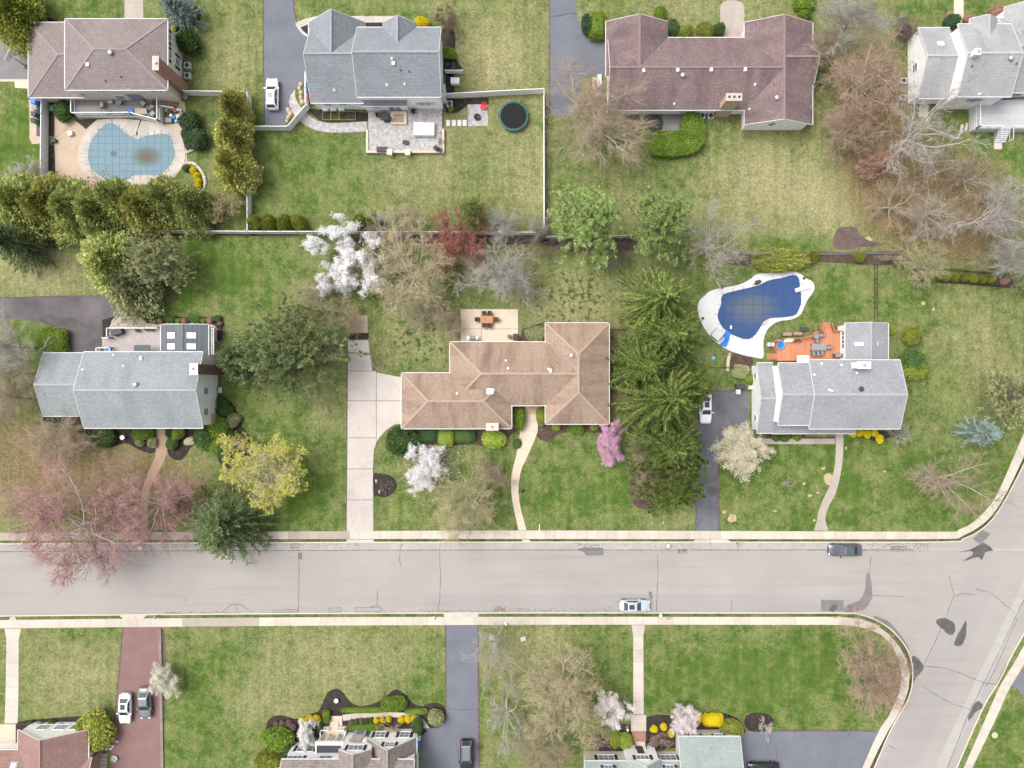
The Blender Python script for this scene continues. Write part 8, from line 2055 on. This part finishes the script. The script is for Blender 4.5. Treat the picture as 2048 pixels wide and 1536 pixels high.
# right house deck and pool
table('grey rectangular dining table on the orange deck', 1638, 694, zG, 0, 2.1, 1.0, .74, M['grey'], M['dark'], 'dining_table')
for i, (px, py, rz) in enumerate(((1627, 706, 0), (1636, 706, 0), (1644, 705, 0), (1656.5, 694.5, 90))): chair(('left', 'middle', 'right', 'end')[i] + ' grey chair at the rectangular table on the orange deck', px, py, zG, rz, M['grey'], M['dark'], group='chairs at the orange deck table')
table('small grey round table at the upper edge of the orange deck', 1633, 672, zG, 0, .8, .8, .72, M['grey'], M['dark'], roundt=True)
for i, (px, py, rz) in enumerate(((1626, 672, -90), (1634, 680, 0), (1643, 670, 90))): chair(('left', 'lower', 'right')[i] + ' grey chair at the round table on the orange deck', px, py, zG, rz, M['grey'], M['dark'], group='chairs at the round table')
grill('dark grill at the wall corner of the orange deck', 1677, 711, zG, 0, M['dark'], M['grey'])
x, y = W(1560, 690, zG); t = thing('paddling_pool', 'blue plastic paddling pool at the left end of the orange deck', 'paddling pool', (x, y, zG)); MB().lathe(0, 0, [(.58, 0), (.62, .3), (.54, .32), (.5, .1), (.02, .1)], 18).build('tub', M['cyan'], t); MB().cyl(0, 0, .101, .18, .5, n=18).build('water', M['blue'], t)
o = MB().add([(0, 0, .3), (1.6, .1, .3), (1.6, .55, .35), (.5, .55, .5), (0, .4, .5)], [(0, 1, 2, 3, 4)]).build('tarp', M['trim'], None, loc=(*W(1566, 685, zG), zG)); tag(o, 'white crumpled tarp beside the paddling pool', 'tarp')
for i, (px, py) in enumerate(((1588, 682), (1594, 682), (1600, 681))): pot(ORD[i] + ' dark pot from the left along the orange deck edge', px, py, zG, M['dark'], .2, .35, 'plumleaf')
bin_('left white bin at the deck stairs by the pool', 1539, 689, ZL, M['lgrey'], w=.5, h=.8); bin_('right white bin at the deck stairs by the pool', 1545, 689, ZL, M['lgrey'], w=.5, h=.8); table('dark garden table above the orange deck', 1609, 658, ZL, 0, 1.3, .6, .6, M['dark'], M['black'])
table('left low wooden trestle above the orange deck', 1575, 668, ZL, 0, 1.3, .5, .4, M['wood'], M['wood']); table('right low wooden trestle above the orange deck', 1596, 667, ZL, 0, 1.3, .5, .4, M['wood'], M['wood'])
box_thing('pool_filter', 'grey pool equipment at the lower left of the dark blue pool', 'pool equipment', 1436, 668, ZL + .06, 1.5, 1.3, .8, M['grey'], 50, M['lgrey']); o = MB().add([(-.9, -.9, .1), (.2, -1.2, .12), (.5, -.2, .3), (.8, .9, .12), (.2, 1.3, .1), (-.3, .6, .45), (-.2, -.2, .5), (-.1, .6, .3)], [(0, 1, 2, 6), (6, 2, 7, 5), (2, 3, 4, 7), (7, 4, 5)]).build('tarp', M['blue'], None, loc=(*W(1449, 678), ZL + .07)); tag(o, 'crumpled blue tarp at the lower left of the dark blue pool', 'tarp')
tag(MB().cyl(*W(1427, 716), ZL + .01, ZL + .12, .28, .2, 10).build('bowl', M['cyan'], None), 'pale cyan bowl on the grass by the stepping stones', 'bowl'); tag(MB().add([(-.12, -.3, 0), (.12, -.3, 0), (.12, .1, .02), (-.02, .1, .02), (-.12, .2, .02), (0, .35, .03)], [(0, 1, 2, 3), (0, 3, 4), (3, 2, 5)]).build('float', M['trim'], None, loc=(*W(1461, 654), ZL + .12)), 'white scrap lying on the dark blue pool cover', 'float')
bin_('dark bin beside the grey garage', 1478, 773, ZL, M['dark']); bin_('second dark bin beside the grey garage', 1487, 773, ZL, M['dark']); bin_('pale bin beside the grey garage door', 1477, 784, ZL, M['lgrey']); bin_('teal bin under the spruces beside the narrow driveway', 1397, 868, ZL, M['teal']); box_thing('utility_box', 'grey utility box at the upper wall of the grey garage', 'utility box', 1504, 775, ZL, .9, .5, .7, M['lgrey'])
tag(blob(1460, 1036, 5., 4.5, .25, M['patio_tan'], 'boulder'), 'tan boulder on the lawn right of the narrow driveway', 'boulder')
# street bits
for i, (px, py, m, nm) in enumerate(((868, 1235, 'trim', 'white bag on the pavement left of the long driveway'), (1321, 1230, 'trim', 'white bag on the verge right of the silver sedan'), (1336, 1091, 'trim', 'white bag at the upper kerb left of the narrow driveway'), (1012, 1246, 'trim', 'white bag on the pavement right of the long driveway'))):
    o = blob(px, py, 3.2, 3.6, .4, M[m], 'bag', None, i, .14); tag(o, nm, 'bag')
for px, py, nm in ((1474, 1087, 'small post box at the upper kerb right of the narrow driveway'), (314, 1232, 'grey post box at the kerb by the red driveway'), (1334, 1233, 'small post box on the lower verge right of the silver sedan')):
    x, y = W(px, py, .5); t = thing('mail_box', nm, 'post', (x, y, .1)); MB().box(-.05, .05, -.05, .05, 0, .9).build('post', M['dark'], t); MB().box(-.14, .14, -.25, .25, .9, 1.15).build('box', M['grey'], t)
box_thing('utility_cover', 'pale square utility cover in the lawn right of the long driveway', 'cover', 1046, 1278, ZL, .7, .55, .12, M['lgrey'], 15); pot('white birdbath in the dark curved bed', 512 + 640 / 4, 1152 + 1000 / 4, ZL, M['lgrey'], .36, .5); pot('pale stone birdbath among the roadside trees', 984, 1275, ZL, M['lgrey'], .4, .6)
tag(blob(1255, 1459, 2.5, 2.5, .3, M['trim'], 'boulder'), 'small white stone in the bed left of the brick steps', 'boulder'); o = MB().cyl(*W(1989, 1470), ZL, ZL + .12, .5, .35, 9).build('tree_stump', M['tan_fab'], None); tag(o, 'pale tree stump in the grass beyond the right-hand street', 'stump')
bn = [bin_(n, 512 + x / 4, 1152 + y / 4, ZL, M[m], w=.65) for n, x, y, m in (('pale bin at the drive wall of the driftwood-roofed house, uppermost', 1297, 1300, 'lgrey'), ('blue bin at the drive wall of the driftwood-roofed house', 1294, 1350, 'blue'), ('green bin at the drive wall of the driftwood-roofed house, lowest', 1294, 1395, 'green_pl'))]
plant('twiggy', 0, 959, 1496, 8, 12, 1.2, 'dark bare plant at the edge of the long driveway', BR, None, 'plant', 'plant')
st_ = thing('garden_steps', 'pale timber steps between the rust-roofed house and the red driveway', 'steps', (0, 0, 0))
for k in range(4): MB().box(*R(195, 1506 + k * 7, 216, 1512.4 + k * 7), 0, .2 + .13 * k).build('step', M['stone'], st_)
pot('pale green stone planter on the red driveway', 228, 1518, ZL, M['lgrey'], .5, .35, 'olive')
for i, (px, py) in enumerate(((219, 1490), (226, 1492), (222, 1497), (214, 1497), (235, 1482))): tag(blob(px, py, 3.2, 2.6, .12, M['white_conc'], 'flagstone'), ORD[i] + ' pale flagstone from the top left beside the round olive shrub' if i else 'topmost pale flagstone beside the round olive shrub', 'flagstone', 'flagstones by the red driveway')
for i, (px, py) in enumerate(((268, 1087), (274, 1085), (279, 1096))): box_thing('sign', ('left', 'middle', 'lower')[i] + ' small white sign under the rose-pink maple at the kerb', 'sign', px, py, 0, .3, .3, .8, M['trim'])
for i, (px, py) in enumerate(((1670, 1234), (1756, 1251))): 
    x, y = W(px, py); o = MB().lathe(x, y, [(.17, ZL + .04), (.17, ZL + .07), (.08, ZL + .08), (.06, ZL + .4), (.03, ZL + .42)], 10).build('marker', M['orange_pl'], None); tag(o, ('left', 'right')[i] + ' orange marker on the pavement at the street bend', 'marker')
